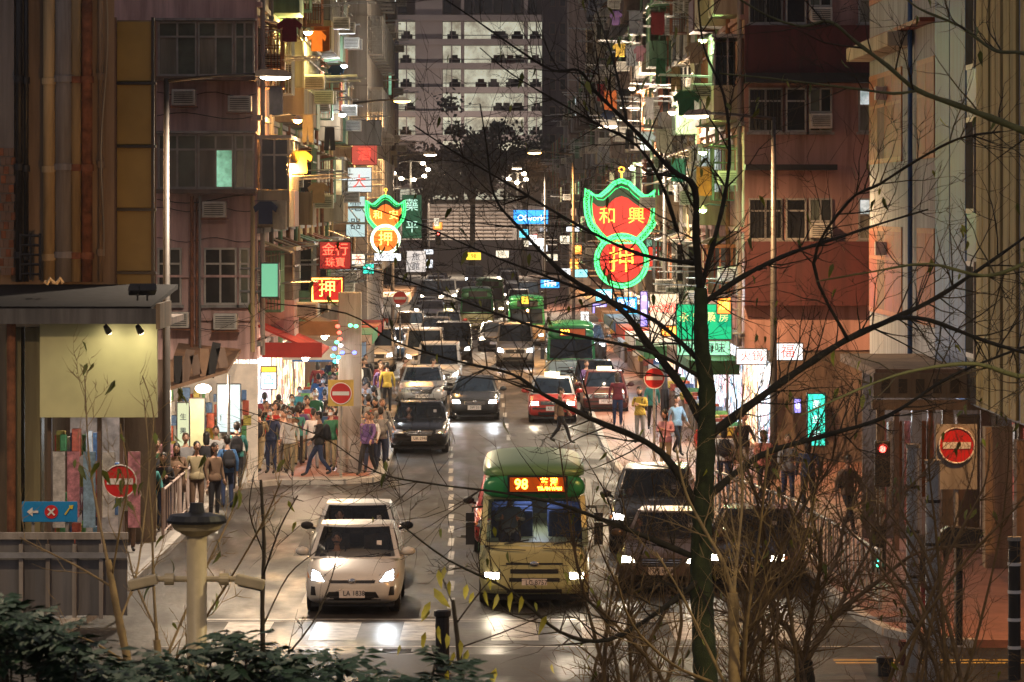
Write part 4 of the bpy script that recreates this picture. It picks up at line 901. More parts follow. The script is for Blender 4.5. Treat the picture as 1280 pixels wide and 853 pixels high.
far_list = [('sedan', 'saloon_car', 'blue car by the concrete pillar in the left queue', 'car', 484, 192, bluep, m_hsoft), ('van', 'delivery_van', 'white van beside the blue car at the left kerb', 'van', 468, 178, whitep, m_hsoft),
 ('van', 'delivery_van', 'pale van in the left queue behind the grey white delivery van', 'van', 530, 176, whitep, m_hsoft), ('van', 'people_carrier', 'black people carrier in the left queue', 'car', 566, 186, blackp, m_hsoft),
 ('suv', 'estate_car', 'dark estate car close to the black people carrier', 'car', 545, 203, greyp, m_hsoft), ('taxi', 'taxi', 'taxi with glowing roof sign in the left queue', 'taxi', 560, 224, redp, m_hsoft),
 ('minibus', 'minibus', 'cream and green minibus far down the left queue', 'minibus', 596, 236, cream, m_hw), ('minibus', 'minibus', 'second cream and green minibus further down the street centre', 'minibus', 612, 268, cream, m_hw),
 ('minibus', 'minibus', 'brown sided minibus with green roof behind the silver people carrier', 'minibus', 658, 212, paint('tan_side', (.34, .25, .13)), m_hsoft), ('sedan', 'saloon_car', 'dark car behind the silver people carrier with one lit lamp', 'car', 618, 204, greyp, m_hw),
 ('van', 'delivery_van', 'far white van with strong warm headlights', 'van', 556, 300, whitep, m_hw), ('sedan', 'saloon_car', 'far dark car beside the strong warm headlights', 'car', 580, 322, greyp, m_hw),
 ('suv', 'estate_car', 'silver estate car in the left queue near the black people carrier', 'car', 512, 214, silver, m_hsoft), ('sedan', 'saloon_car', 'far silver car with white headlights in the middle of the street', 'car', 622, 330, silver, m_hl),
 ('van', 'people_carrier', 'far dark people carrier on the right lane', 'car', 660, 290, blackp, m_hw), ('sedan', 'saloon_car', 'white car in the left queue before the cream minibuses', 'car', 540, 252, whitep, m_hl), ('suv', 'estate_car', 'dark car parked at the right kerb beyond the minibus numbered 222', 'car', 735, 190, greyp, m_hsoft)]
where = ['left lane before the podium', 'middle lane before the podium', 'right lane before the podium']; fpaint = [('white', whitep), ('black', blackp), ('silver', silver), ('grey', greyp)]
for i in range(12):
    d_ = 262 + 34 * (i // 3) + 6 * (i % 3); cn_, pt_ = fpaint[i // 3]; kd = ['sedan', 'van', 'suv'][(i + i // 3) % 3]
    far_list.append((kd, {'sedan': 'saloon_car', 'van': 'delivery_van', 'suv': 'estate_car'}[kd], 'distant %s %s with lit headlights in the %s' % (cn_, {'sedan': 'saloon', 'van': 'van', 'suv': 'estate car'}[kd], where[i % 3]), 'van' if kd == 'van' else 'car', lane([-3.0, .2, 3.2][i % 3], d_), d_, pt_, [m_hw, m_hl, m_hw][i % 3]))
for k_, n_, lb_, c_, px_, d_, pt_, lm_ in far_list:
    vehicle(k_, n_, lb_, c_, px_, d_, pt_, roof=(busgreen if k_ == 'minibus' else silver if k_ == 'taxi' else None), cap=busgreen, dome=busgreen, lampm=lm_)

DRIVEN = []
for o_ in list(COL.objects):
    if o_.get('category') in ('car', 'taxi', 'van') and o_.location.y < 125: DRIVEN.append((' '.join(str(o_['label']).split()[:3]), o_))
# ---------------------------------------------------------------- neon gourd signs of the pawn shops
m_ngreen = glow_mat('neon_green', (.07, 1, .22), 2.4); m_ngreen2 = glow_mat('neon_green_deep', (.02, .75, .2), 1.6); m_nyel = glow_mat('neon_yellow', (1, .75, .12), 3.5)
m_nred = glow_mat('neon_red_panel', (1, .03, .02), .6); m_nor = glow_mat('neon_orange_tube', (1, .42, .04), 3.6); m_npale = glow_mat('neon_pale', (.75, 1, .62), 3.2)
m_signbk = mat('sign_halo_green', (.01, .09, .035), .4, .2, 3)  # dark green board colour stands in for the halo of the neon
def gourd_sign(label, px, py, d, k, chars, green, panel, charm, circle_border):
    c = P(px, py, d); t = thing('neon_gourd_sign', label, 'neon sign', c, 0, 'pawn shop neon signs'); u = .00599 * k
    half = [(310, 118), (262, 138), (215, 185), (170, 222), (125, 218), (86, 180), (78, 260), (84, 340), (106, 410), (150, 470), (200, 520)]
    top = [((x - 312) * u, (480 - y) * u) for x, y in half]; top = top + [(-x, z) for x, z in top[::-1][:-1]]
    def inset(pts, f, cx=0, cz=None):
        cz = sum(p[1] for p in pts) / len(pts) if cz is None else cz; return [((x - cx) * f + cx, (z - cz) * f + cz) for x, z in pts]
    cen = ((312 - 312) * u, (480 - 630) * u); Rr = 168 * u
    circ = [(cen[0] + Rr * math.cos(a * math.pi / 18), cen[1] + Rr * math.sin(a * math.pi / 18)) for a in range(36)]
    MB().prism(top, 0, .18).build('bat_board', m_signbk, t); MB().prism([(x, z) for x, z in circ], -.03, .2).build('coin_board', m_signbk, t)
    MB().prism([(x * .80, (z - .62 * k) * .66 + .50 * k) for x, z in top], -.016, -.004).build('glow_panel', panel, t)
    for s in ():
        lobe = [((s * 92) * u + 104 * u * math.cos(a * .2618) * (1 if a % 24 else 1), (480 - 355) * u + 96 * u * math.sin(a * .2618)) for a in range(24)]; MB().prism(lobe, -.02 - .002 * s, -.004).build('glow_panel', panel, t)
    MB().prism([(cen[0] + Rr * .80 * math.cos(a * math.pi / 18), cen[1] + Rr * .80 * math.sin(a * math.pi / 18)) for a in range(36)], -.05, -.032).build('glow_panel', panel, t)
    def border(pts, m, y, closed=True):
        pts = pts + [pts[0]] if closed else pts; q = MB(); a = inset(pts, 1.0); b = inset(pts, .88)
        q.tube([(x, y, z) for x, z in a], .034 * k, n=6, cap=False); q.tube([(x, y, z) for x, z in b], .034 * k, n=6, cap=False)
        dense = []
        for i in range(len(pts) - 1):
            L = math.hypot(a[i + 1][0] - a[i][0], a[i + 1][1] - a[i][1]); n = max(1, int(L / (.07 * k)))
            for j in range(n):
                f = j / n; w = (len(dense) % 2); A = (a[i][0] * (1 - f) + a[i + 1][0] * f, a[i][1] * (1 - f) + a[i + 1][1] * f); B = (b[i][0] * (1 - f) + b[i + 1][0] * f, b[i][1] * (1 - f) + b[i + 1][1] * f)
                dense.append((A[0] * .85 + B[0] * .15, y - .01, A[1] * .85 + B[1] * .15) if w else (B[0] * .85 + A[0] * .15, y - .01, B[1] * .85 + A[1] * .15))
        q.tube(dense, .019 * k, n=5, cap=False); return q.build('neon_tube', m, t)
    border(top, green, -.07); border(circ, circle_border, -.1)
    q = MB(); q.tube([(x * .80, -.03, (z - .7 * k) * .80 + .7 * k) for x, z in top + [top[0]]], .018 * k, n=5, cap=False); q.build('inner_tube', m_ngreen2, t)
    for ch, x, z, sz in ((chars[0], -88, 355, .66), (chars[1], 92, 355, .66), (chars[2], 0, 635, 1.02)):
        put('character', text_mesh(ch, sz * k, .015, .0), charm, t, (x * u, -.09, (480 - z) * u))
    q = MB(); q.tube([(.1 * k * math.cos(a * .524), -.03, (480 - 60) * u + .1 * k * math.sin(a * .524)) for a in range(13)], .03 * k, n=6); q.cyl((0, -.03, (480 - 75) * u), (0, -.03, (480 - 115) * u), .035 * k); q.build('top_ring', m_nor, t)
    q = MB(); sg = 1 if px > 640 else -1
    for z in (.2, 1.3): q.cyl((0, .25, z * k), (sg * 2.6, .25, z * k), .05, n=6)
    for i in range(5): q.cyl((sg * .5 * i, .25, .2 * k), (sg * .5 * (i + 1), .25, 1.3 * k), .03, n=5)
    q.build('support_truss', m_steel, t)
    return t
gourd_sign('large red and green gourd shaped neon pawn sign over the right pavement', 777, 296, 150, 1.0, '和興押', m_ngreen, m_nred, m_nor, m_ngreen)
gourd_sign('smaller orange gourd shaped neon pawn sign over the left pavement', 482, 283, 160, .58, '和安押', m_ngreen, glow_mat('neon_orange_panel', (1, .16, .02), 1.3), m_nyel, m_npale)

# ---------------------------------------------------------------- box signs
def box_sign(label, px0, px1, py0, py1, d, face, txt=(), tm=None, border=None, depth=.2, arm=0, frame=None, name='shop_sign', grp='hanging shop signs'):
    a = P(px0, py1, d); b = P(px1, py0, d); c = (a + b) / 2; w, h = b.x - a.x, b.z - a.z
    t = thing(name, label, 'sign', c, 0, grp)
    MB().box((0, depth / 2, 0), (w + .06, depth, h + .06)).build('casing', frame or m_trim_sign, t, bevel=.01)
    MB().box((0, -.008, 0), (w, .014, h)).build('lit_face', face, t)
    if border:
        q = MB(); q.tube([(x * w * .46, -.03, z * h * .45) for x, z in ((-1, -1), (1, -1), (1, 1), (-1, 1), (-1, -1))], min(w, h) * .035, n=6); q.build('neon_border', border, t)
    for s, fx, fz, fs in txt: put('lettering', text_mesh(s, fs * h, .008, 0), tm, t, (fx * w, -.025, fz * h))
    if arm:
        q = MB()
        for z in (-.35, .35): q.cyl((0, depth * .6, z * h), (arm, depth * .6, z * h), .03, n=6)
        q.build('bracket', m_steel, t)
    return t
m_trim_sign = mat('sign_casing', (.04, .04, .045), .5, .2, 4)
G = glow_mat
s_red = G('face_red', (1, .06, .03), 1.0); s_dred = G('face_deep_red', (.6, .02, .02), .7); s_white = G('face_white', (.9, .95, 1), 1.3); s_warm = G('face_warm', (1, .86, .62), 1.2); s_blue = G('face_blue', (.03, .35, 1), 1.7); s_green = G('face_green', (.0, .42, .2), .9); s_teal = G('face_teal', (.05, .85, .6), 1.3)
s_yel = G('face_yellow', (1, .62, .05), 1.7); s_vio = G('face_violet', (.35, .3, 1), 1.3); s_cyan = G('face_cyan', (.15, .75, 1), 1.6); s_or = G('face_orange', (1, .3, .05), 1.4)
x_red = G('text_red', (1, .05, .03), 2.2); x_yel = G('text_yellow', (1, .7, .1), 3); x_white = G('text_white', (1, 1, 1), 2.5); x_dark = mat('text_dark', (.03, .03, .05), .5, 0); x_green = G('text_green', (.2, 1, .55), 2); x_nred = G('text_neon_red', (1, .08, .04), 4)
box_sign('glowing red sign with thick yellow neon frame and yellow character', 389, 429, 347, 378, 117, s_dred, [('押', 0, 0, .72)], m_nyel, m_nyel, arm=-1.6)
box_sign('red lattice sign of neon characters above the yellow framed sign', 400, 438, 303, 336, 119, G('face_dim_red', (.45, .03, .03), .5), [('金行', 0, .2, .5), ('珠寶', 0, -.28, .38)], x_nred, arm=-1.4)
box_sign('red panel sign high up against the concrete block', 440, 471, 182, 206, 164, G('face_brick', (.75, .12, .09), .45), [('酒', 0, 0, .7)], x_red, arm=-1)
box_sign('white panel sign with red wedge under the red panel', 434, 464, 210, 240, 163, G('face_pale', (.75, .85, .88), .75), [('大', 0, -.1, .6)], x_red, arm=-1)
box_sign('tall pale lattice sign left of the smaller gourd sign', 433, 456, 246, 296, 162, G('face_pale2', (.6, .8, .8), .7), [('電', 0, .25, .3), ('器', 0, -.2, .3)], x_dark, arm=-1)
box_sign('dark green upright sign behind the smaller gourd sign', 503, 527, 244, 298, 300, G('face_dark_green', (.02, .16, .08), .35), [('藥', 0, .25, .3), ('平', 0, -.25, .3)], G('text_mint', (.6, 1, .8), 1), arm=-2)
box_sign('thin white strip sign hanging below the smaller gourd sign', 468, 501, 317, 326, 159, s_white, [('AUTO', 0, 0, .8)], x_dark, depth=.1, arm=-1)
box_sign('small turquoise sign below the smaller gourd sign', 454, 467, 330, 342, 161, s_teal, [('+', 0, 0, .9)], x_white, arm=-1)
box_sign('small cream sign stack beside the left far lamp', 440, 456, 318, 332, 158, s_warm, [('茶', 0, 0, .8)], x_red, arm=-1)
box_sign('white sign board with dark figures past the turquoise sign', 508, 532, 314, 340, 290, G('face_grey', (.6, .6, .62), .6), [('旅', 0, .2, .4), ('館', 0, -.25, .4)], x_dark, arm=-1.5)
box_sign('bright blue sign with white script lettering over the far street', 642, 685, 263, 280, 300, s_blue, [('Ofwork', 0, -.08, .62)], x_white, arm=3)
box_sign('small yellow road sign over the far traffic', 583, 601, 316, 325, 285, s_yel, [('98', 0, 0, .8)], x_dark, depth=.08)
box_sign('small yellow sign above the minibus numbered 222', 652, 661, 371, 380, 190, s_yel, [('2', 0, 0, .8)], x_dark, depth=.08, arm=.4)
box_sign('blue and white banner sign over the far right lane', 676, 699, 350, 360, 235, s_blue, [('特價', 0, 0, .8)], x_white, arm=2)
box_sign('violet sign near the foot of the large gourd sign', 741, 758, 380, 392, 178, s_vio, [('OK', 0, 0, .7)], x_white, arm=1.5)
box_sign('red square sign with white emblem right of the large gourd sign', 811, 833, 309, 333, 160, s_red, [('ふ', 0, 0, .8)], x_white, arm=1.2)
box_sign('plain red sign beneath the white emblem sign', 806, 832, 338, 357, 161, s_red, [('金飾', 0, 0, .6)], x_dark, arm=1.2)
box_sign('cyan neon sign tucked below the large gourd sign', 745, 765, 362, 376, 172, s_cyan, [('手機', 0, 0, .7)], x_white, arm=1.5)
box_sign('blue glowing sign beside the cyan neon sign', 770, 796, 372, 388, 168, s_blue, [('眼鏡', 0, 0, .7)], x_white, arm=1.2)
box_sign('teal sign low beside the blue glowing sign', 783, 800, 392, 408, 166, s_cyan, [('髮', 0, 0, .8)], x_white, arm=1.2)
box_sign('upright violet blue sign strip by the cream lit board', 801, 809, 365, 408, 113, s_vio, [('電', 0, .3, .16), ('訊', 0, -.1, .16)], x_white, arm=1)
box_sign('large cream lit board left of the green pharmacy sign', 813, 848, 368, 428, 112.3, G('face_cream', (.85, .78, .62), .75), [('大減價', 0, .2, .22)], x_red, arm=.8)
box_sign('green pharmacy sign with gold characters behind the tree trunk', 846, 914, 381, 424, 112.0, s_green, [('永 安 藥 房', 0, .12, .30)], G('text_gold', (.9, .8, .3), 1.2), arm=1)
box_sign('green and white lower strip of the pharmacy', 847, 912, 427, 444, 111.8, G('face_mint', (.25, .75, .5), 1.0), [('參茸海味', 0, 0, .8)], x_dark)
box_sign('little orange menu sign left of the green pharmacy sign', 827, 845, 408, 420, 111.6, s_or, [('粥麵', 0, 0, .7)], x_yel)
box_sign('small orange sign right above the pharmacy', 897, 913, 372, 392, 111.6, s_or, [('酒', 0, 0, .7)], x_yel)
box_sign('white sign with red characters on the salmon corner shop', 921, 958, 437, 455, 111.5, s_white, [('火鍋', 0, 0, .8)], x_red)
box_sign('white sign with red flame emblem beside the red lettered one', 966, 1003, 430, 450, 111.2, s_white, [('福', 0, 0, .9)], x_red)
box_sign('tall turquoise light column sign on the right pavement shop', 1010, 1031, 493, 557, 101, s_teal, [('髮', 0, .3, .16), ('型', 0, 0, .16), ('屋', 0, -.3, .16)], x_white)
box_sign('tiny violet barber style sign next to the turquoise column', 993, 1001, 499, 516, 101.5, s_vio, [('B', 0, 0, .6)], x_white)
box_sign('pale green upright shop board beneath the concrete canopy', 222, 236, 504, 592, 101, G('face_pale_green', (.75, .88, .6), .42), [('生', 0, .3, .1), ('果', 0, .1, .1)], x_dark, depth=.12)
box_sign('olive grey upright shop board beside the pale green one', 237, 255, 499, 590, 102.5, mat('olive_board', (.32, .33, .2), .6, .2, 2), [], x_dark, depth=.12)
box_sign('pale blue upright board among the crowd', 272, 300, 481, 540, 103, G('face_ice', (.4, .58, .7), .5), [('特', 0, .25, .2)], x_white, depth=.1)
box_sign('white stall sign with rainbow top in the crowd', 327, 345, 466, 486, 112, G('face_white_b', (.85, .95, 1), 1.4), [('凸', 0, 0, .7)], s_blue, depth=.1)
for i, (c, z) in enumerate((((1, .1, .05), 0), ((1, .6, .05), 1), ((.3, 1, .1), 2))):
    pass
box_sign('orange to green light strip on top of the white stall sign', 327, 345, 459, 465, 112, G('face_rainbow', (.9, .5, .05), 1.5), [], None, depth=.1)
box_sign('green lit cage sign on the pink tenement side', 327, 347, 330, 371, 105.6, G('face_seagreen', (.2, .65, .38), .6), [], None, depth=.4, arm=-.8)
box_sign('grey blank box sign bracketed to the concrete block', 428, 476, 151, 181, 160, m_greyw, [], None, depth=.8, arm=-1)
for i, (px, py, w, h, d, f, nm) in enumerate((
    (716, 286, 16, 7, 250, s_white, 'pale strip sign by the dark tower foot'), (706, 300, 12, 10, 255, s_warm, 'cream sign panel below the pale strip sign'), (722, 312, 10, 12, 240, s_or, 'orange and white sign lamp near the dark tower foot'), (690, 322, 14, 8, 262, s_warm, 'far cream sign over the right pavement'),
    (666, 300, 10, 12, 295, s_white, 'white square sign below the blue script sign'), (676, 303, 8, 9, 290, s_white, 'second white square sign below the blue script sign'), (628, 318, 16, 9, 340, s_warm, 'dim cream sign over the far middle of the street'), (535, 330, 12, 10, 310, s_white, 'far pale sign on the left row'),
    (448, 350, 14, 9, 178, s_white, 'white sign patch behind the yellow framed sign'), (462, 366, 12, 12, 186, G('face_rose', (1, .6, .55), 1.0), 'rose sign patch low on the left row'), (470, 346, 10, 18, 192, s_cyan, 'upright cyan sign on the left row'), (446, 384, 16, 8, 170, s_warm, 'cream lamp sign above the left stalls'),
    (726, 342, 16, 9, 210, s_cyan, 'pale cyan sign on the right row near the gourd sign'), (731, 398, 10, 16, 175, s_white, 'upright white sign beside the 222 minibus'), (707, 340, 12, 8, 230, s_white, 'far white sign beside the gourd sign'), (762, 346, 10, 10, 185, s_or, 'small orange sign behind the gourd sign'))):
    box_sign(nm, px - w / 2, px + w / 2, py - h / 2, py + h / 2, d, f, [(RN.choice('大金茶車電行美食'), 0, 0, .75)], x_dark if f in (s_white, s_warm, s_cyan) else x_yel, depth=.12, arm=(1.2 if px > 600 else -1.2))

fr = random.Random(77)
fcol = [('white', s_white), ('cream', s_warm), ('red', s_red), ('cyan', s_cyan), ('orange', s_or), ('green', G('face_leaf', (.1, .8, .3), 1.2)), ('pale grey', G('face_mist', (.6, .62, .66), .7)), ('rose', G('face_rose', (1, .6, .55), .9))]
for i in range(14):
    sd = 1 if i % 2 else -1; d = fr.uniform(175, 400); off = fr.uniform(4.4, 7.0) if sd > 0 else -fr.uniform(3.2, 5.2); z = fr.uniform(2.6, 6.2); w = fr.uniform(.4, .9); h = fr.uniform(.35, .8); cn, fm = fcol[(i // 2) % 8]
    px = lane(off, d); py = HZ - (z - CH) * F / d
    box_sign('tiny %s lit sign among the distant signs of the %s row' % (cn, 'right' if sd > 0 else 'left'), px - w * F / d / 2, px + w * F / d / 2, py - h * F / d / 2, py + h * F / d / 2, d, fm, [(fr.choice('大金茶車電行美食酒'), 0, 0, .8)], x_dark if cn in ('white', 'cream', 'cyan', 'pale grey', 'rose') else x_yel, depth=.12, arm=sd * 1.5, grp='tiny distant signs of the %s row' % ('right' if sd > 0 else 'left'))
# ---------------------------------------------------------------- road signs
m_sred = mat('sign_red', (.55, .02, .02), .35, .1, 3); m_swhite = mat('sign_white', (.72, .70, .68), .35, .1, 3); m_sblue = mat('sign_blue', (.01, .22, .55), .35, .1, 3)
def no_entry(label, px, py, d, r, back=None, post=True, zb=.13):
    c = P(px, py, d); t = thing('no_entry_sign', label, 'traffic sign', c, 0, 'no entry signs')
    q = MB(); q.cyl((0, 0, 0), (0, .03, 0), r, n=28); q.build('disc', m_sred, t); q = MB(); ring = [(r * .97 * math.cos(a * math.pi / 14), -.006, r * .97 * math.sin(a * math.pi / 14)) for a in range(29)]; q.tube(ring, r * .045, n=5); q.build('rim', m_swhite, t)
    MB().box((0, -.006, 0), (r * 1.55, .008, r * .36)).build('white_bar', m_swhite, t)
    if back: MB().bb(-back[0], back[0], .034, .06, -back[1], back[2]).build('backing_plate', back[3], t)
    if post: MB().cyl((0, .1, .3), (0, .1, zb - c.z), .04, n=10).build('post', m_pole, t)
    return t
no_entry('no entry sign beside the blue arrow sign at the left barrier', 150, 602, 71, .30)
no_entry('no entry sign on yellow backing beside the concrete pillar', 426, 492, 106.6, .29, (.34, .34, .36, m_yline))
no_entry('no entry sign among twigs left of the tree trunk', 818, 473, 113, .30)
no_entry('no entry sign on a grey plate before the painted building', 1196, 557, 68, .31, (.35, .75, .36, m_greyw))
no_entry('far small no entry sign in the left street beyond the crowd', 500, 373, 190, .34)
c = P(62, 640, 70.5); t = thing('direction_sign', 'small blue direction sign with white arrow and red ring', 'traffic sign', c)
MB().box((0, .02, 0), (.98, .03, .36)).build('panel', m_sblue, t, bevel=.008)
q = MB(); q.prism([(-.4, 0), (-.3, .08), (-.3, .02), (-.2, .02), (-.2, -.02), (-.3, -.02), (-.3, -.08)], -.008, .003); q.build('arrow', m_swhite, t)
q = MB(); q.cyl((0.03, -.004, 0), (.03, .01, 0), .12, n=20); q.build('red_ring', m_sred, t)
q = MB(); q.box((.03, -.01, 0), (.17, .006, .03), ry=.785); q.box((.03, -.013, 0), (.17, .006, .03), ry=-.785); q.build('cross', m_swhite, t)
q = MB(); q.prism([(.28, -.06), (.36, .06), (.40, .04), (.42, .12), (.34, .11), (.35, .08), (.26, -.04)], -.008, .003); q.build('arrow', mat('sign_yellow', (.6, .5, .05), .4, .1, 3), t)
for x in (-.3, .3): MB().cyl((x, .07, .1), (x, .07, .13 - c.z), .03, n=8).build('post', m_pole, t)
# traffic lights
def signal(label, px, py, d, reds, col=(1, .05, .03), H=None):
    c = P(px, py, d); t = thing('traffic_light', label, 'traffic light', (c.x, d, .13), 0, 'traffic lights')
    MB().cyl((0, .12, 0), (0, .12, c.z + .3), .055, n=10).build('pole', m_pole, t); MB().box((0, .05, c.z - .13), (.30, .2, .9)).build('housing', m_black, t, bevel=.03)
    for i in range(3):
        m = reds[i]; q = MB(); q.cyl((0, -.055, c.z + .16 - .29 * i), (0, -.075, c.z + .16 - .29 * i), .065, n=16); q.build('lens', m, t)
        q = MB(); q.tube([(.11 * math.cos(a * .35), -.12, c.z + .16 - .29 * i + .11 * math.sin(a * .35)) for a in range(10)], .014, n=5); q.build('visor', m_black, t)
m_tr = G('signal_red', (1, .04, .03), 12); m_tg = G('signal_green', (.05, 1, .5), 10)
signal('traffic light showing red among twigs at the right kerb', 1103, 580, 78, [m_tr, m_black, m_black])
signal('pedestrian signal glowing green before the right railing', 1098, 686, 77, [m_black, m_black, m_tg])
signal('far traffic light showing red over the left queue', 548, 298, 262, [m_tr, m_black, m_black])
signal('traffic light behind the concrete pillar', 455, 420, 150, [m_tr, m_black, m_black])

# ---------------------------------------------------------------- pillar with coloured string lights, posts, rails
c = P(437, 0, 108.5); t = thing('concrete_pillar', 'plain grey concrete pillar standing in the crowd by the no entry sign', 'pillar', (c.x, 108.5, .13))
MB().bb(-.31, .31, 0, .5, 0, 4.9).build('shaft', m_conc, t, bevel=.03); MB().bb(-.34, .34, -.03, .53, 0, .4).build('plinth', m_greyw, t, bevel=.02)
t = thing('string_lights', 'string of red, green and blue lights wound round the pillar', 'string lights', P(424, 408, 108))
for i, (px, py, col) in enumerate(((422, 408, 'r'), (438, 407, 'g'), (445, 408, 'g'), (424, 416, 'r'), (425, 424, 'r'), (426, 432, 'w'), (428, 441, 'b'), (443, 441, 'b'), (416, 445, 'c'), (419, 452, 'c'), (421, 428, 'g'), (418, 436, 'b'), (423, 447, 'c'))):
    mm = {'r': G('fairy_red', (1, .08, .05), 5), 'g': G('fairy_green', (.08, 1, .35), 5), 'b': G('fairy_blue', (.08, .12, 1), 5.5), 'w': G('fairy_white', (1, .9, .95), 5), 'c': G('fairy_cyan', (.05, .9, .9), 4)}[col]
    MB().ell(P(px, py, 108) - V(t.location), (.06, .05, .05), 10, 6).build('bulb', mm, t)
q = MB(); q.tube([P(x, y, 108.05) - V(t.location) for x, y in ((422, 408), (445, 408), (424, 416), (426, 432), (443, 441), (416, 445), (423, 452))], .012, n=4); q.build('cable', m_black, t)
def ring_lights(label, px, py, d, r, n):
    t = thing('light_cluster', label, 'street lamp', P(px, py, d))
    q = MB(); q.tube([(r * math.cos(a * .524), .1 * math.sin(a), r * .55 * math.sin(a * .524)) for a in range(13)], .04, n=5); q.cyl((0, .1, r * .5), (0, .1, -(P(px, py, d).z) + .1), .08, n=6); q.build('frame', m_pole, t)
    for i in range(n):
        a = math.pi * (1.1 + 1.15 * i / (n - 1)); MB().ell((r * math.cos(a), -.08, r * .55 * math.sin(a)), (.2, .2, .15), 10, 6).build('globe', m_bulb, t)
ring_lights('half ring of white globe lamps before the lit podium', 513, 213, 340, 1.5, 6)
ring_lights('small cluster of globe lamps right of the podium', 647, 222, 345, .8, 4)
# railings
def railing(label, pts, m, H=1.05):
    o = V((pts[0][0], pts[0][1], .13)); t = thing('railing', label, 'railing', o)
    bar = MB().cyl((0, 0, .12), (0, 0, H), .016, n=6).mesh('bar'); post = MB().cyl((0, 0, 0), (0, 0, H + .05), .035, n=8).mesh('post')
    for a, b in zip(pts, pts[1:]):
        A, B = V((a[0], a[1], .13)) - o, V((b[0], b[1], .13)) - o; L = (B - A).length
        q = MB(); q.cyl(A + V((0, 0, H)), B + V((0, 0, H)), .028, n=8); q.build('top_rail', m, t); q = MB(); q.cyl(A + V((0, 0, .14)), B + V((0, 0, .14)), .02, n=8); q.build('bottom_rail', m, t)
        n = int(L / .55)
        for i in range(n + 1): put('post' if i % 4 == 0 else 'bar', post if i % 4 == 0 else bar, m, t, A.lerp(B, i / n))
m_rail = mat('railing_pale_pink', (.5, .40, .36), .5, .25, 4)
railing('pale pinkish railing along the left pavement edge by the crowd', [(SX(-6.72, 87), 87), (SX(-6.6, 103.5), 103.5)], m_rail)
railing('silver railing along the right pavement edge behind the bare shrub', [(SX(7.3, 71.5), 71.5), (SX(6.75, 84), 84), (SX(5.5, 95), 95)], m_steel)
# left barrier of grey boards
a = P(-40, 0, 70); b = P(160, 0, 70); t = thing('site_barrier', 'dark grey board barrier with rail at the left kerb corner', 'barrier', (a.x, 70, .13))
nb = 6
for i in range(nb):
    x0 = (b.x - a.x) * i / nb; x1 = (b.x - a.x) * (i + 1) / nb; MB().bb(x0 + .012, x1 - .012, 0, .05, .05, 1.38).build('board', mat('barrier_grey', (.13, .13, .135), .6, .3, 1.5, streak=True), t)
    MB().bb(x0 - .035, x0 + .035, -.06, -.003, 0, 1.3).build('post', m_greyw, t)
MB().bb(0, b.x - a.x, -.05, .09, 1.384, 1.5).build('top_cap', m_greyw, t); MB().bb(0, b.x - a.x, -.09, -.062, 1.06, 1.16).build('rail', m_steel, t)
# poles at the right
for lb, px, d, r, z1, m, cat in (('tall silver pole before the painted building, left of two', 1141, 63, .105, P(0, 560, 63).z, m_steel, 'pole'), ('thicker silver pole beside the first silver pole', 1166, 62, .12, P(0, 580, 62).z, m_steel, 'pole'), ('black pole with pale bands at the right kerb', 1268, 62, .1, P(0, 676, 62).z, m_black, 'pole')):
    p = P(px, 0, d); t = thing('pole', lb, cat, (p.x, d, 0), 0, 'poles at the right kerb'); MB().cyl((0, 0, 0), (0, 0, z1), r, r * .92, n=16).build('shaft', m, t, smooth=False); MB().cyl((0, 0, z1), (0, 0, z1 + .06), r * 1.1, n=16).build('cap', m_pole, t)
    for k in range(4): zz = z1 * (.22 + .2 * k); MB().cyl((0, 0, zz), (0, 0, zz + .05), r * 1.04, n=16).build('band', m_swhite if m is m_black else m_black, t)
p = P(1199, 0, 66); t = thing('street_cabinet_post', 'black post with a slanting dark hood near the silver poles', 'post', (p.x, 66, .1)); MB().cyl((0, 0, 0), (0, 0, 1.75), .06, n=10).build('shaft', m_black, t)
q = MB(); q.prism([(-.42, 1.62), (-.42, 1.80), (-.2, 1.96), (.36, 1.92), (.38, 1.80), (0, 1.62)], -.2, .2); q.build('hood', m_black, t)
for i, (px, py, d) in enumerate(((553, 762, 63), (1106, 820, 62.5), (1133, 800, 64))):
    p = P(px, 0, d); zt = P(0, py, d).z; t = thing('bollard', ['black bollard by the yellow leaved twigs', 'orange topped short bollard at the right corner', 'dark red short post beside the orange topped bollard'][i], 'bollard', (p.x, d, 0), 0, 'kerb bollards')
    MB().tube([(0, 0, 0), (0, 0, zt - .12), (0, 0, zt - .1), (0, 0, zt - .02), (0, 0, zt)], [.11, .11, .135, .135, .09], n=16).build('shaft', [m_black, m_black, m_dkred][i], t); MB().cyl((0, 0, zt * .7), (0, 0, zt * .78), .113, n=16).build('band', [m_black, m_orange, m_dkred][i], t)
# cream post with black disc top and two spotlights on a cross arm
p = P(246, 0, 30); zb = 4.2 - 4.0 * 26 / 52; t = thing('post_light', 'cream post with black disc top and two spotlights on a cross arm', 'light post', (p.x, 30, zb - .05))
zt = P(0, 662, 30).z - zb + .05; m_beige = mat('cream_paint', (.50, .40, .24), .45, .15, 6)
MB().cyl((0, 0, 0), (0, 0, zt), .076, n=20).build('post', m_beige, t, smooth=True); MB().tube([(0, 0, zt - .05), (0, 0, zt), (0, 0, zt + .05)], [.08, .17, .20], n=24).build('collar', m_beige, t)
MB().tube([(0, 0, zt + .05), (0, 0, zt + .07), (0, 0, zt + .11), (0, 0, zt + .13)], [.222, .225, .2, .06], n=28).build('disc', m_black, t); MB().cyl((0, 0, zt + .13), (0, 0, zt + .2), .06, .05, n=14).build('finial', m_black, t)
za = P(0, 724, 30).z - zb + .05
MB().cyl((-.3, 0, za), (.3, 0, za), .022, n=10).build('cross_arm', m_beige, t)
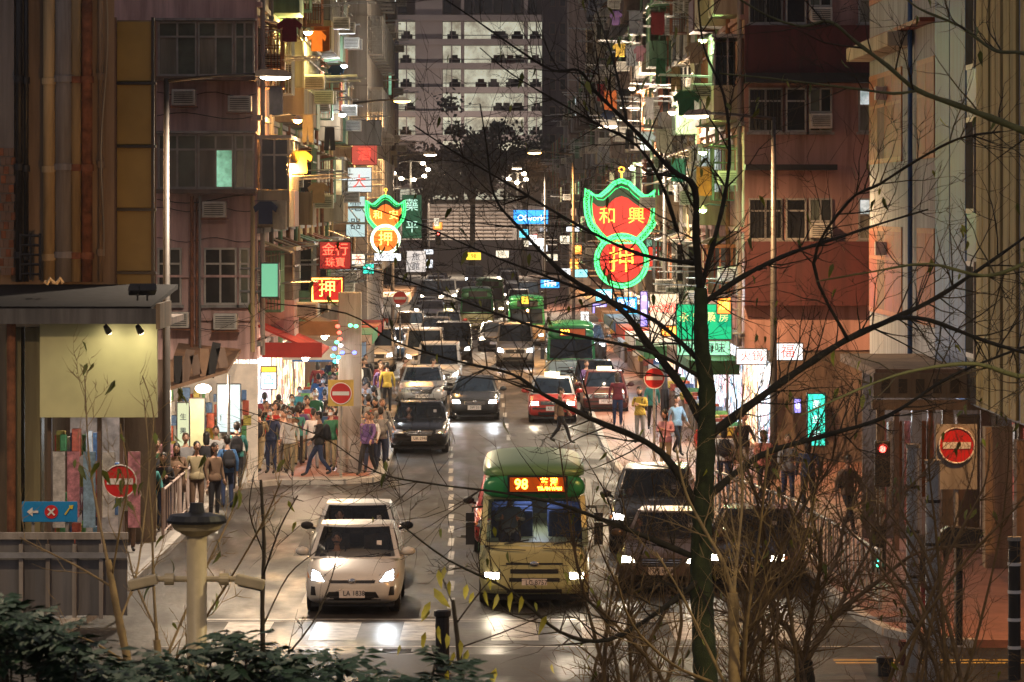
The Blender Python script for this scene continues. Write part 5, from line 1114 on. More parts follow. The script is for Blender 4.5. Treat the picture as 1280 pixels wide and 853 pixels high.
for s in (-1, 1):
    MB().cyl((s * .17, -.01, za), (s * .24, -.01, za), .045, n=12).build('clamp', m_beige, t); MB().box((s * .40, -.02, za - .02), (.22, .1, .075), ry=s * .22).build('spotlight', m_beige, t, bevel=.012); MB().box((s * .40, -.02, za - .062), (.18, .08, .012), ry=s * .22).build('lens', m_glass, t)

# ---------------------------------------------------------------- shop stalls along both rows
def stall(label, off, d, side, w, can, room, bulb=True, watt=60, H=2.7, out=2.2, kind='flat', col=WARM):
    t = thing('shop_stall', label, 'stall', (SX(off, d), d, .13), .01, 'shops and stalls on the ground floor'); o = -side
    MB().bb(side * .88, side * .86, .1, w - .1, .02, H).build('shop_interior', room, t)
    if kind == 'slope': MB().hexa([(0, .05, H + .5), (o * out, .05, H - .25), (o * out, w - .05, H - .25), (0, w - .05, H + .5), (0, .05, H + .56), (o * out, .05, H - .19), (o * out, w - .05, H - .19), (0, w - .05, H + .56)]).build('awning', can, t)
    else: MB().bb(0, o * out, .05, w - .05, H, H + .1).build('awning', can, t); MB().bb(o * out, o * (out + .04), .04, w - .04, H - .25, H + .12).build('fascia', can, t)
    MB().bb(o * .1, o * out, .02, .055, H - .3, H + .1).build('side_flap', can, t)
    r = random.Random(int(d * 10)); goods = 6 if d > 119 or side > 0 else 0
    if goods: MB().bb(side * .1, o * .6, .2, w - .2, .0, .7).build('counter', m_brown, t)
    for i in range(goods):
        MB().box((o * (.05 + .4 * (i % 2)), .4 + (w - .8) * (i // 2) / 2.2, .83), (.42, .5, .24)).build('goods_box', mat('goods_%d' % (i % 5), [(.5, .1, .05), (.5, .4, .08), (.1, .3, .1), (.5, .48, .45), (.1, .2, .4)][i % 5], .6, .4, 9), t, bevel=.02)
    for i in range(2):
        p = (o * (out - .5), w * (.25 + .5 * i), H - .35); q = MB(); q.cyl((p[0], p[1], H), (p[0], p[1], p[2] + .1), .012, n=4); q.build('flex', m_black, t); MB().ell(p, (.09, .09, .11), 10, 6).build('bulb', m_bulb if col is WARM else m_bulbc, t)
        if bulb and i == 0: lamp('stall_light', None, (SX(off, d) + p[0], d + p[1], p[2] + .0), watt, col, radius=.12)
    return t
rm1 = lit_room('shop_room_a', [(1, .8, .55), (.3, .15, .08), (.9, .35, .2), (.7, .7, .6), (.1, .08, .07), (.9, .6, .2)], .9, 3.4)
rm2 = lit_room('shop_room_b', [(.75, .85, .95), (.2, .25, .3), (.9, .9, .85), (.3, .5, .7), (.08, .08, .1), (.8, .4, .45)], 1.0, 3.4)
rm3 = lit_room('shop_room_c', [(.9, .75, .6), (.5, .2, .15), (.15, .1, .08), (.85, .85, .8), (.3, .4, .25), (.9, .5, .1)], .8, 3.4)
m_redc = mat('red_canvas', (.45, .03, .02), .7, .2, 2); m_brc = mat('brown_canvas', (.25, .15, .09), .8, .25, 2); m_whc = mat('white_canvas', (.6, .58, .55), .7, .2, 2); m_blc = mat('blue_canvas', (.06, .16, .33), .7, .2, 2); m_grc = mat('green_canvas', (.05, .22, .1), .7, .2, 2)
stall('stall under a bright red canvas awning below the pink tenement', -5.7, 106.6, -1, 5.5, m_redc, rm1, kind='slope', watt=70, H=3.5, out=1.7)
stall('stall with a sloping brown awning next to the red one', -5.7, 112.4, -1, 5.5, m_brc, rm3, kind='slope', watt=70, H=3.9, out=2.0)
stall('stall with a white edged awning beyond the brown one', -5.7, 118.2, -1, 6, m_whc, rm2, watt=130, col=COOL, H=3.0)
stall('stall with a blue awning on the left row', -5.7, 124.6, -1, 6, m_blc, rm2, watt=110, col=COOL)
stall('stall with a brown flat awning below the ochre tenement', -5.7, 131.4, -1, 7, m_brc, rm1, watt=110)
stall('stall with a green awning below the ochre tenement', -5.7, 139, -1, 8, m_grc, rm3, watt=110)
stall('shop with a red awning near the concrete block', -5.7, 148, -1, 9, m_redc, rm1, watt=110)
stall('shop with a white awning beyond the concrete block', -5.4, 198, -1, 12, m_whc, rm2, watt=160, col=COOL)
stall('far shop with a brown awning on the left row', -5.4, 214, -1, 14, m_brc, rm1, watt=160)
stall('corner shop with a dark green awning below the salmon tenement', 7.7, 113.6, 1, 6, m_grc, rm2, watt=55, col=COOL, H=2.75, out=1.5)
stall('shop with a brown awning below the salmon tenement', 7.7, 120, 1, 6.5, m_brc, rm1, watt=130, H=2.75, out=1.5)
stall('shop beside the pharmacy with a green awning', 7.7, 127, 1, 6.5, m_grc, rm2, watt=55, col=COOL)
stall('shop with a white awning below the cream laundry tenement', 7.7, 135, 1, 8, m_whc, rm2, watt=55, col=COOL)
stall('shop with a red awning below the cream laundry tenement', 7.7, 144, 1, 8, m_redc, rm1, watt=130)
stall('shop with a blue awning below the caged grey tenement', 7.7, 154, 1, 12, m_blc, rm2, watt=55, col=COOL)
stall('shop with an orange lit front below the caged grey tenement', 7.7, 169, 1, 14, m_brc, rm1, watt=150)
stall('far shop with a cool white front on the right row', 7.7, 186, 1, 16, m_whc, rm2, watt=160, col=COOL)
stall('far shop with a warm front on the right row', 7.8, 206, 1, 22, m_brc, rm3, watt=160)
# ragged canopy and lamp between the tan corner and the pink tenement
t = thing('lean_to_canopy', 'ragged dark canopy with a bare bulb in front of the pink wall', 'canopy', P(240, 0, 104)); t.location.z = .13
q = MB(); a = P(207, 445, 102); b = P(288, 452, 102); q.hexa([(a.x, 101, a.z - .9), (b.x, 101, b.z - .25), (b.x, 105.9, b.z + .1), (a.x, 105.9, a.z + .1), (a.x, 101, a.z - .8), (b.x, 101, b.z - .18), (b.x, 105.9, b.z + .18), (a.x, 105.9, a.z + .2)]); q.build('sheet', m_brc, t)
for i in range(7):
    p = P(212 + 11 * i, 470 - 3 * i, 101.2); MB().box((p.x, 101.1, p.z + .1), (.22, .02, .5 + .2 * (i % 3)), ry=.2 * (i % 3 - 1)).build('hanging_cloth', [m_brc, m_black, m_brown, m_brown][i % 4], t)
for px in (212, 286): p = P(px, 0, 101.2); MB().cyl((p.x, 101.2, .0), (p.x, 101.2, 3.1), .04, n=8).build('post', m_steel, t)
p = P(254, 486, 101.6); MB().ell(p, (.2, .2, .12), 12, 6).build('bulb', m_bulb, t); rel(t); lamp('canopy_light', None, p + V((0, -.3, -.1)), 150, WARM, radius=.15)
MB_lit = thing('market_backdrop_shop', 'bright shop interior behind the crowd under the ragged canopy', 'shop', P(250, 0, 105)); MB_lit.location.z = .13
MB().bb(P(205, 0, 105).x, P(320, 0, 105).x, 105.6, 105.8, .1, 3.2).build('shop_interior', mat('market_room', (.6, .47, .34), .6, .15, 3, emit=.22), MB_lit)
for i in range(8): MB().box((P(212 + 13 * i, 0, 104.6).x, 104.6, .55), (.27, .5, 1.1 if i % 2 else .8)).build('shelf', [m_brown, m_whc, m_blc][i % 3], MB_lit, bevel=.02)
for i in range(70):
    gx = 208 + 7.6 * (i % 14) + 2 * (i % 3); MB().box((P(gx, 0, 104.2).x, 104.2 - .5 * (i % 2), 1.05 + .33 * (i // 14) + .1 * (i % 2)), (.12 + .04 * (i % 3), .2, .2 + .06 * (i % 4))).build('goods', mat('goods_%d' % (i % 5), [(.5, .1, .05), (.5, .4, .08), (.1, .3, .1), (.5, .48, .45), (.1, .2, .4)][i % 5], .6, .4, 9), MB_lit, bevel=.015)
for c_ in MB_lit.children: c_.matrix_parent_inverse = Matrix.Translation(-V(MB_lit.location))
# ---------------------------------------------------------------- laundry
def garment(kind):
    if kind == 'shirt': poly = [(-.2, 0), (.2, 0), (.42, -.18), (.36, -.36), (.23, -.26), (.24, -.75), (-.24, -.75), (-.23, -.26), (-.36, -.36), (-.42, -.18)]
    elif kind == 'trousers': poly = [(-.19, 0), (.19, 0), (.23, -.95), (.05, -.95), (0, -.35), (-.05, -.95), (-.23, -.95)]
    else: poly = [(-.3, 0), (.3, 0), (.31, -.9), (.1, -.94), (-.3, -.9)]
    b = MB(); b.prism(poly, -.025, .025); b.tube([(-.4, 0, .02), (.4, 0, .02)], .012, n=5)
    return b.mesh(kind)
GAR = {k: garment(k) for k in ('shirt', 'trousers', 'towel')}
CLOTHC = {'orange': (.5, .12, .02), 'black': (.015, .015, .02), 'dark green': (.02, .12, .06), 'white': (.55, .55, .55), 'maroon': (.16, .02, .03), 'yellow': (.5, .36, .06), 'blue': (.05, .14, .32), 'grey': (.22, .22, .23), 'pink': (.45, .22, .26), 'red': (.42, .03, .03), 'navy': (.02, .035, .09), 'khaki': (.3, .25, .15), 'pale blue': (.3, .42, .5), 'teal': (.05, .25, .24), 'coral': (.55, .17, .13), 'brown': (.15, .09, .055), 'cream': (.5, .45, .34), 'purple': (.14, .08, .24)}
def cloth(c): return mat('cloth_' + c.replace(' ', '_'), CLOTHC[c], .85, .2, 6)
spots = [(763, 120, 150, 'orange', 'towel', 'beside the black shirt'), (781, 118, 149, 'black', 'shirt', 'beside the orange towel'), (826, 80, 168, 'dark green', 'trousers', 'above the orange towel'), (822, 22, 160, 'maroon', 'towel', 'near the top of the picture'), (775, 60, 190, 'yellow', 'shirt', 'of the far laundry tenement'), (790, 65, 186, 'white', 'towel', 'beside the yellow shirt'), (800, 64, 182, 'pink', 'shirt', 'next to the white towel'),
 (830, 168, 146, 'white', 'towel', 'above the large gourd sign'), (858, 120, 138, 'dark green', 'shirt', 'near the salmon tenement edge'), (845, 90, 152, 'brown', 'trousers', 'next to the dark green trousers'), (760, 145, 205, 'navy', 'shirt', 'low on the far laundry tenement'), (752, 112, 225, 'red', 'towel', 'at the far end of the row'), (812, 130, 160, 'grey', 'trousers', 'between black shirt and dark green shirt'), (848, 205, 140, 'teal', 'towel', 'below the lamp arm'), (880, 215, 126, 'yellow', 'towel', 'on the edge of the salmon tenement'),
 (795, 20, 175, 'grey', 'towel', 'at the top of the cream laundry row'), (770, 20, 200, 'purple', 'shirt', 'at the top of the far laundry row'), (808, 172, 165, 'pale blue', 'shirt', 'left of the white towel'), (870, 60, 130, 'khaki', 'shirt', 'high by the salmon tenement'), (787, 168, 178, 'black', 'trousers', 'above the green neon edge')]
for px, py, d, c, g, where in spots:
    d = max(112.4, 6.1 * F / (px - 590)); p = P(px, py - 6, d); o = put('laundry', GAR[g], cloth(c), None, p, RN.uniform(-.8, .8)); s_ = RN.uniform(.72, .95); o.scale = (s_, 1, s_)
    tag(o, '%s %s hung out on the right row %s' % (c, g, where), 'laundry', 'laundry hung out on the right row')
for px, py, d, c, g, where in [(332, 258, 112, 'navy', 'shirt', 'below the glowing orange balcony'), (350, 258, 113, 'cream', 'towel', 'beside the navy shirt'), (402, 40, 140, 'orange', 'towel', 'under the lit yellow balcony'), (396, 45, 138, 'orange', 'shirt', 'in the big orange bundle'), (420, 88, 150, 'blue', 'shirt', 'beside the white wall lamp'), (412, 165, 144, 'black', 'trousers', 'hanging as a dark wedge'), (345, 115, 118, 'grey', 'towel', 'by the street lamp head'), (362, 30, 124, 'maroon', 'shirt', 'near the top left row'), (375, 195, 128, 'yellow', 'shirt', 'beside the orange lit rack'), (398, 235, 142, 'brown', 'shirt', 'above the red lattice sign'), (385, 150, 134, 'khaki', 'trousers', 'in the middle of the row')]:
    d = max(105.2, -4.6 * F / (px - 590)); p = P(px, py - 6, d); o = put('laundry', GAR[g], cloth(c), None, p, RN.uniform(-.8, .8)); o.scale = (.8, 1, .8)
    tag(o, '%s %s hung out on the left row %s' % (c, g, where), 'laundry', 'laundry hung out on the left row')

# ---------------------------------------------------------------- people
m_skin = mat('skin', (.46, .27, .19), .6, .1, 9); m_hair = mat('hair_black', (.012, .010, .009), .5, .2, 20); m_mask = mat('face_mask', (.6, .68, .72), .7, .1, 6); m_eye = mat('eye_dark', (.01, .01, .01), .3, 0)
def pose(name):
    J = {'pel': (0, 0, .95), 'wai': (0, 0, 1.10), 'che': (0, .0, 1.30), 'nek': (0, .01, 1.47), 'hed': (0, -.01, 1.56)}
    a = dict(lk=(.10, -.01, .50), la=(.10, .02, .09), rk=(-.10, -.01, .50), ra=(-.10, .02, .09), le=(.25, .03, 1.15), lw=(.26, -.05, .90), re=(-.25, .03, 1.15), rw=(-.26, -.05, .90))
    if name == 'walk': a.update(lk=(.09, -.16, .52), la=(.09, -.22, .10), rk=(-.09, .06, .50), ra=(-.09, .34, .17), le=(.23, .12, 1.16), lw=(.24, .10, .93), re=(-.23, -.10, 1.17), rw=(-.22, -.28, 1.0))
    if name == 'stride': a.update(lk=(.09, .04, .50), la=(.09, .30, .15), rk=(-.09, -.20, .54), ra=(-.09, -.32, .10), le=(.24, -.08, 1.17), lw=(.22, -.24, .98), re=(-.24, .12, 1.17), rw=(-.25, .12, .93))
    if name == 'phone': a.update(le=(.24, -.02, 1.16), lw=(.08, -.26, 1.22), re=(-.24, .0, 1.16), rw=(-.07, -.24, 1.18)); J['hed'] = (0, -.04, 1.55)
    if name == 'carry': a.update(le=(.25, -.02, 1.16), lw=(.27, -.16, .98), re=(-.24, .02, 1.14), rw=(-.25, .0, .88), lk=(.11, -.08, .5), la=(.11, -.08, .09))
    if name == 'drive': a.update(lk=(.14, -.42, .92), la=(.14, -.5, .55), rk=(-.14, -.42, .92), ra=(-.14, -.5, .55), le=(.26, -.16, 1.2), lw=(.16, -.38, 1.24), re=(-.26, -.16, 1.2), rw=(-.16, -.38, 1.24))
    J.update(a); return J
def person_mesh(name):
    J = pose(name); names = []; co = []; rad = []; ed = []
    def v(k, c, r): names.append(k); co.append(c); rad.append(r); return len(co) - 1
    pel = v('pel', J['pel'], (.155, .115)); wai = v('wai', J['wai'], (.135, .10)); che = v('che', J['che'], (.16, .115)); nb = v('nb', (0, .005, 1.41), (.07, .07)); nek = v('nek', J['nek'], (.052, .055)); hed = v('hed', J['hed'], (.05, .055))
    ed += [(pel, wai), (wai, che), (che, nb), (nb, nek), (nek, hed)]; seg = {}
    for s, S in ((1, 'l'), (-1, 'r')):
        sh = v('sh', (s * .175, .01, 1.375), (.066, .066)); el = v('el', J[S + 'e'], (.048, .048)); wr = v('wr', J[S + 'w'], (.032, .030)); d = (V(J[S + 'w']) - V(J[S + 'e'])).normalized(); pm = v('pm', tuple(V(J[S + 'w']) + d * .07), (.036, .022))
        ed += [(che, sh), (sh, el), (el, wr), (wr, pm)]
        hp = v('hp', (s * .088, 0, .87), (.092, .10)); kn = v('kn', J[S + 'k'], (.062, .066)); ca = v('ca', tuple(V(J[S + 'k']).lerp(V(J[S + 'a']), .35)), (.06, .062)); an = v('an', J[S + 'a'], (.042, .045)); A = V(J[S + 'a']); to = v('to', (A.x + s * .01, A.y - .15, max(.035, A.z - .05)), (.042, .034))
        ed += [(pel, hp), (hp, kn), (kn, ca), (ca, an), (an, to)]
    me = bpy.data.meshes.new('person'); me.from_pydata(co, ed, []); o = bpy.data.objects.new('tmp', me)
    o.modifiers.new('skin', 'SKIN')
    for i, sv in enumerate(me.skin_vertices[0].data): sv.radius = rad[i]; sv.use_root = (i == 0)
    sb = o.modifiers.new('sub', 'SUBSURF'); sb.levels = 1; sb.render_levels = 1
    sk = evaluated(o); bpy.data.objects.remove(o)
    b = MB(); vs = [v_.co.copy() for v_ in sk.vertices]; P_ = [V(c) for c in co]
    for p in sk.polygons:
        c = p.center; best = min(range(len(ed)), key=lambda e: seg_dist(c, P_[ed[e][0]], P_[ed[e][1]])); a_, b_ = names[ed[best][0]], names[ed[best][1]]
        mi = 1
        if b_ in ('nek', 'hed'): mi = 0
        elif b_ == 'pm': mi = 0
        elif b_ == 'wr': mi = 1
        elif a_ == 'pel' and b_ == 'hp' or b_ in ('kn', 'ca') or (b_ == 'an'): mi = 2
        elif b_ == 'to': mi = 3
        if c.z < .94 and mi == 1 and a_ == 'pel': mi = 2
        b.mi = mi; b.add([vs[i] for i in p.vertices], [tuple(range(len(p.vertices)))])
    # head, face and fingers belong to the same mesh
    h = V(J['hed']); b.mi = 0; hc = (h.x, h.y - .012, h.z + .085); b.ell(hc, (.076, .098, .118), 16, 12)
    b.tube([(hc[0], hc[1] - .092, hc[2] + .015), (hc[0], hc[1] - .116, hc[2] - .022), (hc[0], hc[1] - .092, hc[2] - .03)], [.008, .016, .012], n=6)
    for s in (-1, 1): b.ell((hc[0] + s * .078, hc[1] + .005, hc[2] - .005), (.012, .022, .034), 8, 6)
    b.mi = 4
    for s in (-1, 1): b.ell((hc[0] + s * .031, hc[1] - .085, hc[2] + .008), (.013, .010, .008), 8, 5); b.box((hc[0] + s * .031, hc[1] - .09, hc[2] + .032), (.034, .01, .007))
    b.box((hc[0], hc[1] - .086, hc[2] - .06), (.04, .012, .009)); b.mi = 0
    for S, s in (('l', 1), ('r', -1)):
        W = V(J[S + 'w']); d = (W - V(J[S + 'e'])).normalized(); side = d.cross(V((s, 0, 0))).normalized() if abs(d.x) < .9 else V((0, 1, 0)); nrm = side.cross(d).normalized(); base = W + d * .085
        for i, L in enumerate((.062, .074, .07, .055)):
            q = base + side * (-.027 + .018 * i); b.tube([q - d * .02, q + d * L * .45 + nrm * .006, q + d * L * .8 + nrm * .022, q + d * L + nrm * .032], [.010, .009, .008, .006], n=6)
        q = W + d * .03 - side * .03; b.tube([q, q - side * .025 + d * .025, q - side * .028 + d * .055 + nrm * .015], [.012, .010, .007], n=6)
    m = b.mesh('body', smooth=True); bm = bmesh.new(); bm.from_mesh(m); bmesh.ops.remove_doubles(bm, verts=bm.verts, dist=1e-5); bm.to_mesh(m); bm.free()
    hair = MB(); hair.ell((hc[0], hc[1] + .012, hc[2] + .022), (.084, .100, .108), 16, 8, -.15, 1); hair.ell((hc[0], hc[1] + .045, hc[2] - .01), (.078, .066, .09), 14, 8)
    lng = MB(); lng.ell((hc[0], hc[1] + .012, hc[2] + .022), (.086, .103, .11), 16, 8, -.1, 1); lng.ell((hc[0], hc[1] + .05, hc[2] - .08), (.085, .06, .17), 14, 8)
    mask = MB(); mask.grid(lambda u, v_: (hc[0] + .07 * math.sin((u - .5) * 2.4), hc[1] - .112 * math.cos((u - .5) * 2.1) - .004, hc[2] - .085 + .085 * v_), 8, 4)
    bag = MB(); bag.ell((0, .19, 1.2), (.165, .11, .24), 12, 8); bag.box((0, .27, 1.1), (.22, .06, .2)); bag.tube([(.1, .1, 1.4), (.12, -.11, 1.36), (.12, -.12, 1.2), (.13, .08, 1.02)], .02, n=5); bag.tube([(-.1, .1, 1.4), (-.12, -.11, 1.36), (-.12, -.12, 1.2), (-.13, .08, 1.02)], .02, n=5)
    coat = MB(); coat.tube([(0, .0, 1.34), (0, 0, 1.12), (0, 0, .92), (0, .0, .62)], [.185, .165, .19, .225], n=14)
    sb_ = MB(); rw = V(J['rw']); sb_.tube([rw + V((0, 0, -.08)), rw + V((0, .0, -.2)), rw + V((0, 0, -.5))], [.03, .12, .14], n=10)
    return dict(body=m, hair=hair.mesh('hair', True), long_hair=lng.mesh('hair', True), face_mask=mask.mesh('face_mask', True), backpack=bag.mesh('backpack', True), coat=coat.mesh('coat', True), shopping_bag=sb_.mesh('shopping_bag', True))
def seg_dist(p, a, b):
    ab = b - a; t = max(0, min(1, (p - a).dot(ab) / max(1e-9, ab.length_squared))); return (p - (a + ab * t)).length
POSE = {k: person_mesh(k) for k in ('stand', 'walk', 'stride', 'phone', 'carry', 'drive')}
NP = [0]; HEM = MB().tube([(0, .0, 1.10), (0, 0, 1.0), (0, 0, .90), (0, 0, .87)], [.10, .168, .182, .170], n=16).mesh('jacket_hem', True); HEM.transform(Matrix.Scale(.74, 4, V((0, 1, 0))))
def person(label, px, d, top, bot, ps='stand', rz=0.0, hair='hair', extra=(), H=1.0, group='pedestrians on the left pavement', z=.13, x=None, parent_loc=None):
    p = POSE[ps]; X = (px - 640) * d / F if x is None else x
    b = put('person', p['body'], [m_skin, cloth(top), cloth(bot), m_trim, m_eye], None, (X, d, z), rz, override=True); b.scale = (H * (1.04 if NP[0] % 2 else .98),) * 2 + (H,); NP[0] += 1
    tag(b, label, 'person', group)
    hm = m_hair if NP[0] % 6 else mat('hair_brown', (.06, .03, .015), .5, .2, 20)
    if ps != 'drive': put('jacket_hem', HEM, cloth(top), b)
    if hair: put('hair', p[hair], hm, b)
    for e in extra:
        k, c = (e if isinstance(e, tuple) else (e, None)); put(k, p[k], m_mask if k == 'face_mask' else cloth(c or 'black'), b)
    return b
PI = math.pi
person('person in white shirt and dark shorts walking forward with a mask', 362, 107.2, 'white', 'khaki', 'walk', 0, 'hair', ('face_mask',))
person('person in black jacket with backpack striding across by the no entry sign', 399, 106.8, 'black', 'navy', 'stride', -PI / 2 + .2, 'hair', (('backpack', 'black'),))
person('person with dark backpack seen from behind beside the railing end', 324, 108.0, 'khaki', 'khaki', 'walk', PI - .2, 'hair', (('backpack', 'black'),))
person('person in coral jacket with green bag beside the railing', 303, 107.6, 'coral', 'dark green', 'stand', 1.0, 'hair', (('shopping_bag', 'dark green'),))
person('person in blue jacket with large backpack next to the coral jacket', 284, 95.5, 'blue', 'navy', 'stand', PI + .3, 'hair', (('backpack', 'black'),))
person('person in yellow green safety jacket under the bare bulb', 260, 105.0, 'yellow', 'grey', 'stand', .6, 'hair')
person('person in leopard brown coat before the pale green board', 221, 92.5, 'brown', 'black', 'phone', 0, 'long_hair', (('coat', 'brown'),))
person('person in olive jacket beside the leopard brown coat', 246, 93, 'khaki', 'brown', 'stand', .3, 'hair')
person('person in red jacket holding a bag in the crowd', 343, 111.5, 'red', 'grey', 'stand', .4, 'hair', (('coat', 'red'),))
person('person in light blue shirt with a mask in the middle of the crowd', 365, 116.5, 'pale blue', 'navy', 'stand', 0, 'hair', ('face_mask',))
person('person in red top beside the light blue shirt', 384, 115.0, 'red', 'khaki', 'walk', .2, 'long_hair')
person('person in navy sweater under the red awning', 309, 113.5, 'navy', 'grey', 'walk', PI, 'hair')
person('person in long black coat left of the no entry sign', 408, 113.0, 'black', 'black', 'stand', 2.0, 'long_hair', (('coat', 'black'),))
person('person in grey jacket and pale trousers right of the pillar', 458, 128.0, 'grey', 'white', 'walk', PI, 'hair')
person('person in yellow top waiting on the red paving', 484, 141.0, 'yellow', 'black', 'stand', PI, 'hair')
person('person in maroon jacket beside the yellow top', 475, 143.0, 'maroon', 'black', 'walk', .4, 'hair')
person('person in blue jacket bending near the pillar foot', 449, 119.0, 'blue', 'navy', 'phone', 1.2, 'hair', H=.85)
person('person in brown coat crossing before the delivery van', 506, 149.0, 'brown', 'grey', 'walk', 1.4, 'hair', (('coat', 'brown'),), z=0)
person('person in grey top crossing beside the brown coat', 541, 148.0, 'grey', 'brown', 'walk', 1.4, 'hair', z=0)
person('person in green top among the goods right of the pillar', 440, 117, 'dark green', 'black', 'carry', .2, 'hair')
person('person in white coat behind the red top', 395, 119.5, 'cream', 'grey', 'stand', .1, 'long_hair', (('coat', 'cream'),))
person('person in a cream jacket lit warmly below the near no entry sign', 160, 83.5, 'cream', 'brown', 'phone', .2, 'hair')
person('person in dark brown top left of the cream jacket', 138, 84.5, 'brown', 'black', 'stand', .2, 'hair')
person('person in black jacket under the street lamp by the pale signboard', 190, 92.0, 'black', 'navy', 'stand', .5, 'hair')
person('person in teal top behind the black jacket under the street lamp', 178, 95.0, 'teal', 'black', 'carry', .1, 'hair')
person('person in pink top near the posters of the lit shop', 112, 84.0, 'pink', 'navy', 'stand', .7, 'long_hair')
person('person in white top in the lit shop doorway', 176, 90, 'white', 'black', 'stand', -.3, 'hair')
for i, (px, d, a_, b_, ps, rz, w) in enumerate(((196, 94, 'dark green', 'black', 'stand', .3, 'behind the lamp pole'), (210, 97.5, 'pink', 'navy', 'phone', 0, 'right beside the lamp pole'), (232, 96.5, 'grey', 'black', 'walk', .2, 'between the leopard coat and the olive jacket'), (258, 97, 'black', 'grey', 'stand', PI, 'under the hanging bulb'), (270, 99.5, 'white', 'navy', 'walk', 0, 'below the pale blue board'), (268, 92.5, 'brown', 'black', 'stand', .8, 'at the railing end'), (296, 101.5, 'teal', 'black', 'walk', PI, 'beside the blue jacket with backpack'), (166, 88.5, 'black', 'brown', 'stand', -.3, 'at the dark barrier corner'), (186, 87.5, 'teal', 'khaki', 'carry', .2, 'close to the lamp pole foot'), (204, 89.0, 'black', 'navy', 'phone', .1, 'with phone near the railing start'))):
    person('person in %s top and %s trousers %s' % (a_, b_, w), px, d, a_, b_, ps, rz, ['hair', 'long_hair'][i % 2], (('backpack', 'black'),) if rz == PI else ())
cols_t = ['black', 'navy', 'grey', 'maroon', 'brown', 'teal', 'white', 'dark green', 'purple', 'blue']; cols_b = ['black', 'navy', 'grey', 'khaki']
cr = random.Random(5); used_l = set()
for i in range(58):
    px = cr.uniform(308, 432) if i % 4 else cr.uniform(432, 478); d = cr.uniform(107.5, 119) if i < 20 or i > 40 else cr.uniform(119, 150)
    off = (px - 640) * d / F + .01 * d
    lim = -6.3 if d < 118 else -5.5
    if off < lim: px = lane(lim + cr.random() * 1.6, d)
    tcol, bcol, ps = cols_t[i % 10], cols_b[(i // 10 + i) % 4], cr.choice(['walk', 'stand', 'stride', 'phone', 'carry']); away = i % 3 == 0
    person('%s top, %s trousers, %s in the dense crowd behind the %s' % (tcol, bcol, 'walking away' if away else 'coming forward', ['red jacket', 'light blue shirt', 'long black coat', 'pillar', 'white shirt', 'navy sweater'][i // 10]), px, d, tcol, bcol, ps, PI if away else cr.uniform(-.5, .5), cr.choice(['hair', 'hair', 'long_hair']), (('backpack', cr.choice(['black', 'grey', 'red'])),) if i % 4 == 0 else (('face_mask',) if i % 2 and not away else ()), H=cr.uniform(.92, 1.04), group='dense crowd on the left pavement')
GR = 'pedestrians on the right pavement'
person('person in a black coat and red trousers between the silver poles', 1163, 70.5, 'black', 'maroon', 'stand', PI, 'long_hair', (('coat', 'black'),), group=GR)
person('person in purple top by the parked red taxi', 733, 146, 'purple', 'black', 'walk', .3, 'hair', group=GR, z=0)
person('person in dark trousers crossing before the red taxi', 700, 124, 'brown', 'black', 'stride', 1.5, 'hair', group=GR, z=0)
for i, (px, d, a_, b_, w) in enumerate(((880, 104, 'red', 'black', 'before the pharmacy'), (905, 100, 'white', 'navy', 'right of the tree trunk'), (930, 106, 'black', 'grey', 'below the red lettered sign'), (955, 98, 'coral', 'black', 'near the turquoise column sign'), (985, 96, 'grey', 'navy', 'beside the turquoise column sign'), (1010, 94, 'navy', 'black', 'under the turquoise column sign'), (846, 116, 'pale blue', 'black', 'left of the tree trunk'), (800, 122, 'yellow', 'grey', 'by the twigs at the right kerb'), (815, 128, 'teal', 'black', 'under the cream lit board'), (772, 132, 'maroon', 'navy', 'close to the parked red taxi'), (1060, 88, 'brown', 'black', 'at the dark colonnade'), (832, 108, 'pink', 'khaki', 'stepping along the right kerb'))):
    person('person in %s top and %s trousers %s' % (a_, b_, w), px, d, a_, b_, ['walk', 'stand', 'stride', 'phone'][i % 4], [0, PI, .6, -.5][i % 4], ['hair', 'long_hair'][i % 2], (('backpack', 'black'),) if i % 3 == 1 else (), group=GR)
# minibus driver, seated behind the wheel
person('driver in pale blue shirt at the wheel of the minibus numbered 98', 0, 74.0, 'pale blue', 'navy', 'drive', 0, 'hair', (), group='drivers', z=.36, x=mbus.location.x - .45)

for lb, car in DRIVEN:
    person('driver in %s top behind the windscreen of the %s' % (('grey', 'white', 'navy', 'maroon', 'khaki', 'black')[NP[0] % 6], lb), 0, car.location.y + 2.05, ('grey', 'white', 'navy', 'maroon', 'khaki', 'black')[NP[0] % 6], 'black', 'drive', 0, 'hair', (), group='drivers', z=-.43 + (.16 if 'carrier' in lb else 0), x=car.location.x - .36)
